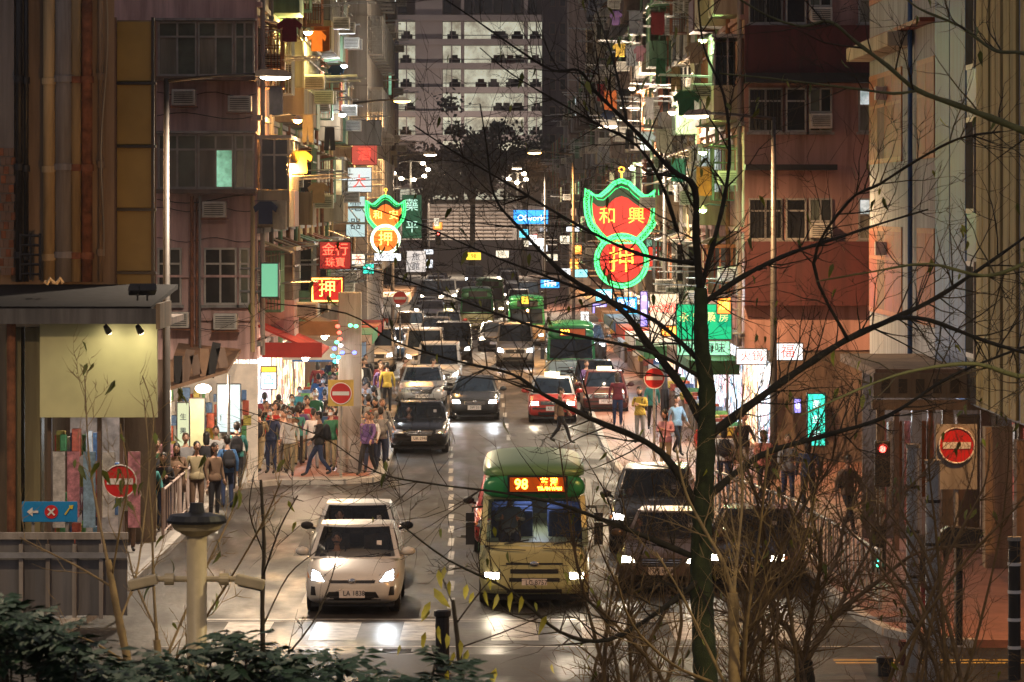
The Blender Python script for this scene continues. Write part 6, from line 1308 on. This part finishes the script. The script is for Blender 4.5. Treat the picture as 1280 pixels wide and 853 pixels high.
# ---------------------------------------------------------------- trees and shrubs
m_bark = mat('bark_mossy', (.042, .052, .018), .85, .5, 6, bump=.5); m_twig = mat('twig_dark', (.04, .028, .016), .8, .35, 6); m_tan_st = mat('stem_tan', (.33, .22, .10), .7, .35, 6); m_greenlit = mat('twig_green_lit', (.11, .11, .045), .8, .35, 5)  # the last one has greenish light on the branches put into its colour
m_brtwig = mat('twig_brown', (.20, .125, .06), .8, .4, 6); m_leafy2 = mat('leaf_olive', (.26, .26, .03), .5, .35, 8)
m_leafy = mat('leaf_yellow', (.42, .36, .03), .5, .35, 8); m_leafg = mat('leaf_green', (.15, .17, .025), .5, .35, 8); m_leafd = mat('leaf_dark_green', (.012, .042, .014), .5, .45, 4); m_treed = mat('leaf_far_dark', (.085, .08, .07), .8, .5, .4)
def leaf_mesh(L=.1, W=.035, droop=.3):
    b = MB(); b.add([(0, 0, 0), (W, L * .35, -droop * L * .15), (0, L * .4, -droop * L * .3), (-W, L * .35, -droop * L * .15), (W * .7, L * .75, -droop * L * .7), (0, L * .78, -droop * L * .85), (-W * .7, L * .75, -droop * L * .7), (0, L * 1.05, -droop * L * 1.5)],
        [(0, 1, 2), (0, 2, 3), (1, 4, 5, 2), (2, 5, 6, 3), (4, 7, 5), (5, 7, 6)]); return b.mesh('leaf', True)
LEAF = leaf_mesh(.24, .05, .5)
def smooth_path(pts, n=4):
    out = []
    for i in range(len(pts) - 1):
        p0, p1, p2, p3 = pts[max(i - 1, 0)], pts[i], pts[i + 1], pts[min(i + 2, len(pts) - 1)]
        for k in range(n):
            t = k / n; out.append(.5 * ((2 * p1) + (p2 - p0) * t + (2 * p0 - 5 * p1 + 4 * p2 - p3) * t * t + (3 * p1 - p0 - 3 * p2 + p3) * t ** 3))
    return out + [pts[-1]]
def grow(mb, p, dirv, L, r, rng, lvl, tips, up=.15):
    n = 5; pts = [p]; d = dirv.normalized(); q = p.copy()
    for i in range(n):
        d = (d + V((rng.gauss(0, .13), rng.gauss(0, .10), rng.gauss(0, .13) + up * .3))).normalized(); q = q + d * (L / n); pts.append(q.copy())
    mb.tube(pts, [r * (1 - .8 * i / n) for i in range(n + 1)], n=5 if lvl < 2 else 4, cap=False); tips.append((pts[-1], d))
    if lvl <= 0: return
    for i in range(rng.randint(2, 4)):
        k = rng.randint(1, n); a = rng.choice([-1, 1]) * rng.uniform(.4, .95)
        nd = Matrix.Rotation(a, 3, 'Y') @ d; nd.y += rng.uniform(-.35, .35)
        grow(mb, pts[k], nd, L * rng.uniform(.35, .65), max(.003, r * (1 - .8 * k / n) * .7), rng, lvl - 1, tips, up)
LIMB = .56
def traced_tree(name, label, d, trunk, limbs, seed, tm, lm, twigs=1.0, twig_len=(.35, 1.1), up=.15, leaf=None, nleaf=0, group=None, base=True):
    """trunk / limbs: lists of (px, py, radius px, depth offset)"""
    rng = random.Random(seed); s = F / d
    def W(e): return P(e[0], e[1], d + (e[3] if len(e) > 3 else 0))
    b0 = W(trunk[0]); zg = (4.2 - 4.0 * (d - 4) / 52) if d < 55 else .1
    t = thing(name, label, 'tree', (b0.x, b0.y, zg), 0, group); off = V(t.location)
    pts = [V((b0.x + .06, b0.y, zg - .1))] + [W(e) for e in trunk] if base else [W(e) for e in trunk]; rr = ([trunk[0][2] * 1.25] if base else []) + [e[2] for e in trunk]
    sp = smooth_path([p - off for p in pts], 9); rs = [rr[min(i // 9, len(rr) - 1)] + (rr[min(i // 9 + 1, len(rr) - 1)] - rr[min(i // 9, len(rr) - 1)]) * (i % 9) / 9 for i in range(len(sp))]
    wob = [r / s * (1 + rng.uniform(-.07, .07)) for r in rs]
    tb = MB().tube(sp, wob, n=14); tb.v = [(x + rng.gauss(0, .05) * wob[min(i // 14, len(wob) - 1)], y + rng.gauss(0, .05) * wob[min(i // 14, len(wob) - 1)], z) for i, (x, y, z) in enumerate(tb.v)]; tb.build('trunk', tm, t, smooth=True)
    tips = []
    for li, L in enumerate(limbs):
        dy = rng.uniform(-2.5, 2.5); n = len(L)
        pl_ = [P(e[0], e[1], d + (dy * i / max(1, n - 1))) - off for i, e in enumerate(L)]; sp = smooth_path(pl_); rs = []
        for i in range(len(sp)):
            k = min(i // 4, n - 1); k2 = min(k + 1, n - 1); f = (i % 4) / 4; rs.append((L[k][2] * (1 - f) + L[k2][2] * f) * LIMB / s * (1 + .12 * math.sin(i * 1.7 + li)))
        lo = MB().tube(sp, rs, n=8).build('limb', lm, t, smooth=True)
        tw = MB(); tot = sum((sp[i + 1] - sp[i]).length for i in range(len(sp) - 1)); cnt = int(tot * 2.1 * twigs)
        for k in range(cnt):
            i = rng.randint(1, len(sp) - 2); dv = (sp[i + 1] - sp[i - 1]).normalized(); a = rng.choice([-1, 1]) * rng.uniform(.45, 1.15); nd = Matrix.Rotation(a, 3, 'Y') @ dv; nd.y += rng.uniform(-.4, .4); nd.z += up
            grow(tw, sp[i], nd, rng.uniform(*twig_len), max(.0035, min(rs[i] * .5, .010)), rng, 2 if rng.random() < .5 else 1, tips, up)
        if tw.v: tw.build('twigs', m_twig if lm not in (m_tan_st, m_brtwig) else lm, lo)['kind'] = 'stuff'
    if leaf:
        for k in range(nleaf):
            p, dv = rng.choice(tips); o = put('leaf', LEAF, leaf if rng.random() < .7 else m_leafg, t, p); o.rotation_euler = (rng.uniform(-1.8, -.3), rng.uniform(-.6, .6), rng.uniform(0, 6.28)); sc_ = rng.uniform(.28, .62); o.scale = (sc_,) * 3
    return t, tips
L = lambda *a: list(a)
limbs = [
 L((876, 365, 9), (870, 300, 8), (868, 235, 7.5), (840, 213, 6), (800, 170, 5), (773, 143, 4.5), (743, 113, 4), (723, 88, 3.2), (690, 88, 2.8), (640, 57, 2.4), (590, 22, 1.8), (548, -6, 1.4)),
 L((876, 362, 7), (890, 310, 6), (905, 250, 5), (912, 190, 4), (905, 120, 3.4), (880, 60, 2.6), (872, -10, 2)),
 L((878, 380, 7), (930, 345, 6), (985, 318, 4.6), (1040, 300, 3.6), (1100, 280, 2.6), (1160, 262, 2)),
 L((783, 150, 3), (767, 77, 2.4), (750, 27, 2), (738, -10, 1.6)),
 L((847, 290, 5), (827, 230, 4), (797, 183, 3.4), (750, 157, 2.8), (707, 133, 2.2), (640, 93, 1.6), (600, 60, 1.2)),
 L((884, 540, 11), (853, 484, 9), (813, 434, 8), (773, 384, 6.5), (707, 344, 5), (649, 285, 3.6), (618, 245, 2.6), (608, 180, 2), (600, 130, 1.4)),
 L((873, 450, 6), (827, 407, 5), (783, 384, 4), (700, 352, 3), (610, 318, 2.2), (530, 283, 1.8), (470, 262, 1.3)),
 L((870, 330, 5), (800, 318, 4), (725, 283, 3.2), (640, 233, 2.6), (563, 187, 2), (517, 157, 1.5)),
 L((873, 470, 5), (810, 439, 4), (693, 414, 3), (640, 399, 2.6), (553, 367, 2), (480, 342, 1.6), (437, 334, 1.2)),
 L((880, 650, 10), (827, 566, 8), (740, 524, 6), (677, 492, 4.4), (640, 468, 3.4), (573, 452, 2.6), (493, 427, 2.1), (433, 392, 1.7), (333, 379, 1.2)),
 L((876, 700, 8), (800, 668, 6), (740, 645, 4.5), (690, 628, 3.4), (620, 615, 2.6), (540, 605, 2), (470, 590, 1.6), (400, 545, 1.3), (300, 512, 1)),
 L((886, 545, 11), (960, 490, 9), (1003, 460, 8.5), (1060, 424, 7.5), (1120, 397, 6.6), (1173, 371, 5.4), (1247, 321, 4), (1290, 290, 3)),
 L((1120, 398, 5), (1160, 400, 5), (1233, 427, 4.4), (1290, 444, 3.6)),
 L((886, 620, 9), (950, 570, 7), (1030, 545, 5.6), (1110, 520, 4.6), (1190, 470, 3.6), (1290, 430, 2.6)),
 L((1060, 425, 4), (1017, 330, 3.6), (1060, 253, 3.4), (1100, 230, 3.2), (1147, 200, 3), (1200, 173, 2.6), (1250, 165, 2.2)),
 L((880, 720, 8), (830, 760, 6), (760, 800, 5), (700, 790, 4), (640, 740, 3), (560, 700, 2.2), (500, 655, 1.6)),
]
main_tree, tips = traced_tree('bare_tree', 'large bare mossy tree spreading twigs across the right half', 42, [(884, 900, 16), (880, 800, 14.5), (876, 700, 13.5), (881, 600, 12), (884, 500, 11), (877, 430, 9.5), (876, 360, 8)], limbs, 4, m_bark, m_wood, twigs=3.6, leaf=m_leafy2, nleaf=170)
traced_tree('bare_tree', 'bare tree coloured as if in green light, reaching in from the right edge', 38, [(1420, 853, 20), (1400, 600, 18), (1370, 400, 16), (1330, 260, 13), (1300, 172, 11)],
 [L((1300, 172, 10), (1250, 152, 8), (1200, 133, 6.6), (1147, 113, 5.6), (1110, 83, 5), (1070, 53, 4.2), (1037, 27, 3.6), (1003, 33, 3), (960, 20, 2.4), (910, -10, 2)), L((1147, 113, 4), (1117, 117, 3.2), (1060, 110, 2.6), (960, 98, 2), (900, 92, 1.5)), L((1330, 90, 6), (1280, 67, 4.6), (1243, 63, 4), (1200, 33, 3.4), (1147, 10, 2.6), (1120, -15, 2)), L((1340, 300, 8), (1280, 330, 5), (1230, 345, 4), (1160, 330, 3), (1090, 340, 2.2), (1020, 352, 1.6)), L((1370, 420, 9), (1290, 470, 6), (1220, 455, 4.6), (1150, 462, 3.6), (1090, 480, 2.6), (1000, 520, 1.8))], 8, m_greenlit, m_greenlit, twigs=1.8, leaf=m_leafg, nleaf=20)
traced_tree('bare_shrub_tree', 'many stemmed bare shrub at the right corner before the railing', 50, [(1008, 900, 15), (1006, 853, 13), (1004, 825, 11)],
 [L((1004, 830, 9), (985, 785, 7), (968, 765, 5.5), (960, 700, 4.4), (950, 640, 3), (930, 570, 2)), L((1006, 830, 9), (1012, 780, 7), (1020, 740, 6), (1026, 690, 4.6), (1015, 640, 3.4), (1030, 570, 2.2)), L((1008, 825, 9), (1040, 775, 7.5), (1065, 752, 6), (1100, 725, 4.4), (1150, 690, 3.4), (1230, 680, 2)), L((1020, 745, 5), (1045, 700, 4), (1060, 640, 3.2), (1090, 590, 2.2)), L((1040, 775, 4.5), (1080, 700, 3.6), (1120, 630, 2.8), (1170, 575, 2)), L((1000, 815, 5), (960, 800, 4), (920, 770, 3), (880, 760, 2))], 12, m_wood, m_brtwig, twigs=6, twig_len=(.4, 1.3), leaf=m_leafy2, nleaf=110)
traced_tree('tan_sapling', 'cluster of tall tan stems just right of the tree trunk', 40, [(920, 900, 9), (918, 853, 8), (917, 790, 7), (916, 741, 6.5)],
 [L((916, 745, 5.5), (905, 705, 4.6), (880, 661, 3.8), (857, 615, 3), (845, 560, 2.2)), L((917, 741, 5), (922, 690, 4), (928, 620, 3.2), (925, 540, 2.4), (930, 480, 1.8)), L((930, 853, 5), (933, 785, 4.2), (945, 701, 3.4), (953, 635, 2.6), (960, 560, 2)), L((905, 853, 4), (880, 800, 3.2), (850, 740, 2.6), (820, 690, 2)), L((935, 790, 3.5), (970, 740, 3), (1000, 690, 2.4), (1020, 620, 1.8)), L((890, 853, 4), (840, 830, 3.4), (790, 780, 2.6), (770, 720, 2))], 14, m_tan_st, m_tan_st, twigs=2.5, twig_len=(.3, .9), up=.35)
traced_tree('tan_sapling', 'tan branching sapling before the grey barrier', 33, [(172, 900, 6), (165, 853, 5.5), (152, 790, 5), (142, 740, 4.5), (135, 700, 4)],
 [L((135, 705, 3.6), (122, 640, 3), (112, 580, 2.4), (108, 520, 1.8), (106, 470, 1.3)), L((142, 735, 3), (100, 710, 2.4), (60, 690, 1.9), (25, 672, 1.4)), L((150, 775, 3), (170, 720, 2.6), (180, 650, 2.2), (186, 580, 1.7), (180, 500, 1.3)), L((140, 720, 2.5), (150, 660, 2.1), (160, 600, 1.7), (150, 530, 1.2)), L((160, 830, 3), (110, 800, 2.2), (60, 790, 1.6))], 16, m_tan_st, m_tan_st, twigs=1.5, twig_len=(.2, .55), up=.4, leaf=m_leafg, nleaf=26)
traced_tree('tan_sapling', 'leaning tan stems behind the cream post', 34, [(205, 900, 6), (200, 853, 5), (196, 800, 4.5)],
 [L((196, 800, 4), (192, 730, 3.4), (190, 660, 2.8), (186, 590, 2.1), (192, 520, 1.5), (178, 470, 1.2)), L((200, 840, 3.6), (230, 770, 3), (262, 700, 2.5), (290, 640, 2), (310, 570, 1.4)), L((200, 850, 3.6), (245, 790, 3), (290, 720, 2.4), (330, 650, 1.8), (352, 600, 1.2)), L((196, 790, 3), (170, 730, 2.5), (160, 690, 2))], 18, m_tan_st, m_tan_st, twigs=1.3, twig_len=(.2, .6), up=.4, leaf=m_leafg, nleaf=14)
traced_tree('tan_sapling', 'slender twig stem rising left of the pearl white hatchback', 34, [(335, 900, 4), (330, 853, 3.6), (328, 760, 3), (330, 680, 2.4), (326, 600, 1.8)],
 [L((329, 720, 2), (350, 660, 1.6), (372, 620, 1.2)), L((330, 780, 2.2), (360, 720, 1.7), (395, 690, 1.2)), L((329, 690, 1.8), (312, 640, 1.4), (318, 590, 1)), L((332, 850, 2.6), (390, 780, 2), (415, 720, 1.5), (420, 690, 1.1))], 20, m_twig, m_twig, twigs=1.2, twig_len=(.15, .45), up=.4)
# wide tangle of fine brown twigs over the lower right
def thicket(label, d, px0, px1, top0, top1, n, seed, m):
    rg = random.Random(seed); cx = (px0 + px1) / 2; stems = []
    for i in range(n):
        bx = cx + rg.uniform(-.25, .25) * (px1 - px0); tx = px0 + (px1 - px0) * (i + rg.random()) / n; ty = rg.uniform(top0, top1); r0 = rg.uniform(3.2, 5.5)
        mx_ = bx + (tx - bx) * .45 + rg.uniform(-18, 18); stems.append([(cx + (bx - cx) * .3, 930, r0), (bx, 860, r0), (mx_, (860 + ty) / 2 + rg.uniform(-20, 30), r0 * .7), (tx + rg.uniform(-10, 10), ty + (860 - ty) * .2, r0 * .42), (tx, ty, r0 * .22)])
    traced_tree('twig_thicket', label, d, [(cx, 1000, 8), (cx, 930, 6)], stems, seed, m, m, twigs=3.0, twig_len=(.25, .8), up=.25, leaf=m_leafy2, nleaf=26, group='thickets of bare twigs')
thicket('brown twig thicket before the bronze car', 46, 690, 880, 520, 720, 11, 51, m_brtwig)
thicket('brown twig thicket between the tree trunk and the bare shrub', 47, 860, 1060, 470, 680, 13, 52, m_brtwig)
thicket('brown twig thicket before the silver poles', 48, 1030, 1290, 500, 720, 13, 53, m_brtwig)
# twig with yellow leaves over the stop line: every leaf of its own
t, tp = traced_tree('yellow_leaved_sapling', 'thin sapling with drooping yellow leaves over the stop line', 28, [(590, 930, 5), (580, 870, 4), (572, 800, 3), (566, 750, 2.4)], [L((566, 755, 2), (556, 730, 1.7), (548, 706, 1.3)), L((570, 780, 2), (600, 740, 1.6), (625, 712, 1.2)), L((574, 810, 2), (630, 790, 1.6), (680, 770, 1.3), (700, 765, 1))], 22, m_twig, m_twig, twigs=.5, twig_len=(.08, .2))
lr = random.Random(3)
LEAF2 = leaf_mesh(.14, .028, .6)
for px, py, sc_ in ((548, 712, .9), (542, 735, 1.3), (538, 752, 1.0), (556, 708, .8), (562, 726, .7), (584, 730, .9), (592, 740, .7), (532, 790, .9), (548, 782, .8), (558, 792, .9), (500, 806, .5), (610, 720, .7), (640, 740, .9), (652, 745, .8), (683, 770, .9), (620, 835, 1.0), (690, 830, .6), (575, 800, .8), (568, 815, .7), (585, 812, .9), (560, 838, .8), (536, 760, .8), (622, 742, .8), (606, 738, .7)):
    p = P(px, py, 28 + lr.uniform(-.3, .3)) - V(t.location); o = put('leaf', LEAF2, m_leafy, t, p); o.rotation_euler = (-1.3 + lr.uniform(-.4, .4), lr.uniform(-.5, .5), lr.uniform(-.6, .6)); o.scale = (sc_ * .85,) * 3
# dark evergreen shrubs along the lower edge
def shrub(label, d, outline, n, seed):
    rng = random.Random(seed); zg = 4.2 - 4.0 * (d - 4) / 52; cx = sum(p[0] for p in outline) / len(outline); t = thing('evergreen_shrub', label, 'shrub', (P(cx, 0, d).x, d, zg), 0, 'dark shrubs along the lower edge'); off = V(t.location)
    b = MB(); st = MB()
    def top(px):
        for (x0, y0), (x1, y1) in zip(outline, outline[1:]):
            if x0 <= px <= x1: return y0 + (y1 - y0) * (px - x0) / (x1 - x0)
        return 900
    x0, x1 = outline[0][0], outline[-1][0]
    for i in range(n):
        px = rng.uniform(x0, x1); py = top(px) + 12 + abs(rng.gauss(0, 1)) * 45; dd = d + rng.uniform(-.9, .9); c = P(px, py, dd) - off
        rz = rng.uniform(0, 6.28); el = rng.uniform(-.5, .5); ax = V((math.cos(rz) * math.cos(el), math.sin(rz) * math.cos(el), math.sin(el)))
        sd = ax.cross(V((0, 0, 1))).normalized(); up_ = sd.cross(ax)
        for k in range(5):           # a spray of paired leaflets along a small stalk
            q = c + ax * (.035 * k)
            for s in (-1, 1):
                l = rng.uniform(.045, .125); dirv = (sd * s * .9 + ax * .5 + up_ * rng.uniform(-.3, .1)).normalized(); w = dirv.cross(up_).normalized() * .024
                b.add([q, q + dirv * l * .5 + w, q + dirv * l + up_ * -.012, q + dirv * l * .5 - w], [(0, 1, 2, 3)])
        if i % 14 == 0: st.tube([c, c + V((rng.uniform(-.2, .2), 0, -.6)), V((rng.uniform(-.2, .2), rng.uniform(-.2, .2), 0))], [.006, .012, .02], n=5)
    b.build('foliage', m_leafd, t)['kind'] = 'stuff'; st.build('stems', m_twig, t)['kind'] = 'stuff'
shrub('dark evergreen shrub filling the lower left corner', 19, [(-30, 748), (20, 752), (60, 770), (105, 800), (118, 835)], 190, 31)
shrub('low dark evergreen shrub under the tan saplings', 19.5, [(100, 850), (130, 815), (180, 812), (220, 806), (245, 812)], 120, 32)
shrub('dark evergreen shrub around the cream post foot', 20, [(235, 815), (262, 792), (300, 785), (325, 800), (345, 830)], 120, 33)
shrub('dark evergreen shrub below the pearl white hatchback', 20.5, [(335, 840), (365, 805), (400, 815), (450, 808), (478, 832)], 95, 34)
shrub('dark evergreen shrub beside the black bollard', 20, [(470, 850), (500, 838), (545, 815), (580, 812), (605, 845)], 95, 35)
# dark trees in front of the car park
def far_tree(label, px, d, py0, py1, w, seed, n=1500):
    rng = random.Random(seed); c = P(px, 0, d); zt, zb = P(0, py0, d).z, P(0, py1, d).z
    t = thing('dark_tree', label, 'tree', (c.x, d, 0), 0, 'dark trees before the car park'); h = (zt - zb) / 2; zc = (zt + zb) / 2; wr = w * d / F / 2
    tr = MB(); tr.tube([(0, 0, 0), (.1, 0, zb), (0, .1, zc)], [.35, .28, .12], n=8)
    for k in range(6): a = k * 1.05; tr.tube([(0, 0, zb * .9), (wr * .4 * math.cos(a), wr * .3 * math.sin(a), zc), (wr * .7 * math.cos(a), wr * .5 * math.sin(a), zc + h * .5)], [.16, .1, .03], n=5)
    tr.build('trunk', m_wood, t); b = MB(); cl = [(rng.gauss(0, .45) * wr, rng.gauss(0, .4) * wr, zc + rng.gauss(0, .42) * h, rng.uniform(.8, 1.7)) for _ in range(34)]
    for i in range(n):
        x, y, z, r = rng.choice(cl); p = V((x + rng.gauss(0, .5) * r, y + rng.gauss(0, .5) * r, z + rng.gauss(0, .42) * r)); a = V((rng.gauss(0, 1), rng.gauss(0, 1), rng.gauss(0, 1))).normalized() * rng.uniform(.16, .34); bb = a.cross(V((rng.gauss(0, 1), rng.gauss(0, 1), rng.gauss(0, 1)))).normalized() * rng.uniform(.12, .24)
        b.add([p - a, p + bb, p + a, p - bb], [(0, 1, 2, 3)])
    b.build('crown', m_treed, t)
far_tree('broad dark tree left of centre before the car park', 530, 425, 178, 248, 100, 41, 3600)
far_tree('tall dark tree in the middle before the lit decks', 590, 430, 150, 246, 120, 42, 5200)
far_tree('dark tree at the plum tower side of the car park', 655, 428, 168, 248, 100, 43, 3600)
# overhead cables and the bamboo pole
for i, (lb, a, b, r, m) in enumerate((('pale bamboo pole slanting out over the large gourd sign', P(806, 232, 146), P(938, 196, 122), .035, m_cream), ('thin black cable strung across the left street', P(325, 379, 110), P(560, 372, 190), .012, m_black), ('thin cable slung high across the far street', P(440, 136, 170), P(600, 130, 260), .02, m_black))):
    mid = (a + b) / 2 - V((0, 0, 0 if i == 0 else .25)); o = MB().tube([a - a, a.lerp(mid, .5) - a, mid - a, mid.lerp(b, .5) - a, b - a], r, n=6).build('overhead_pole' if i == 0 else 'overhead_cable', m); o.location = a; tag(o, lb, 'pole' if i == 0 else 'cable')
# ---------------------------------------------------------------- thin night haze over the whole street
hz = MB().bb(-70, 70, -8, 520, -1.2, 45).build('haze', None); hz['kind'] = 'stuff'
hm = bpy.data.materials.new('night_haze'); hm.use_nodes = True; hn = hm.node_tree; hn.nodes.remove(hn.nodes['Principled BSDF'])
pv = hn.nodes.new('ShaderNodeVolumePrincipled'); pv.inputs['Color'].default_value = (.9, .86, .88, 1); pv.inputs['Density'].default_value = .00022; pv.inputs['Anisotropy'].default_value = .3
hn.links.new(pv.outputs[0], hn.nodes['Material Output'].inputs['Volume'])
hz.data.materials.clear(); hz.data.materials.append(hm)
bpy.data.scenes.remove(WORK)
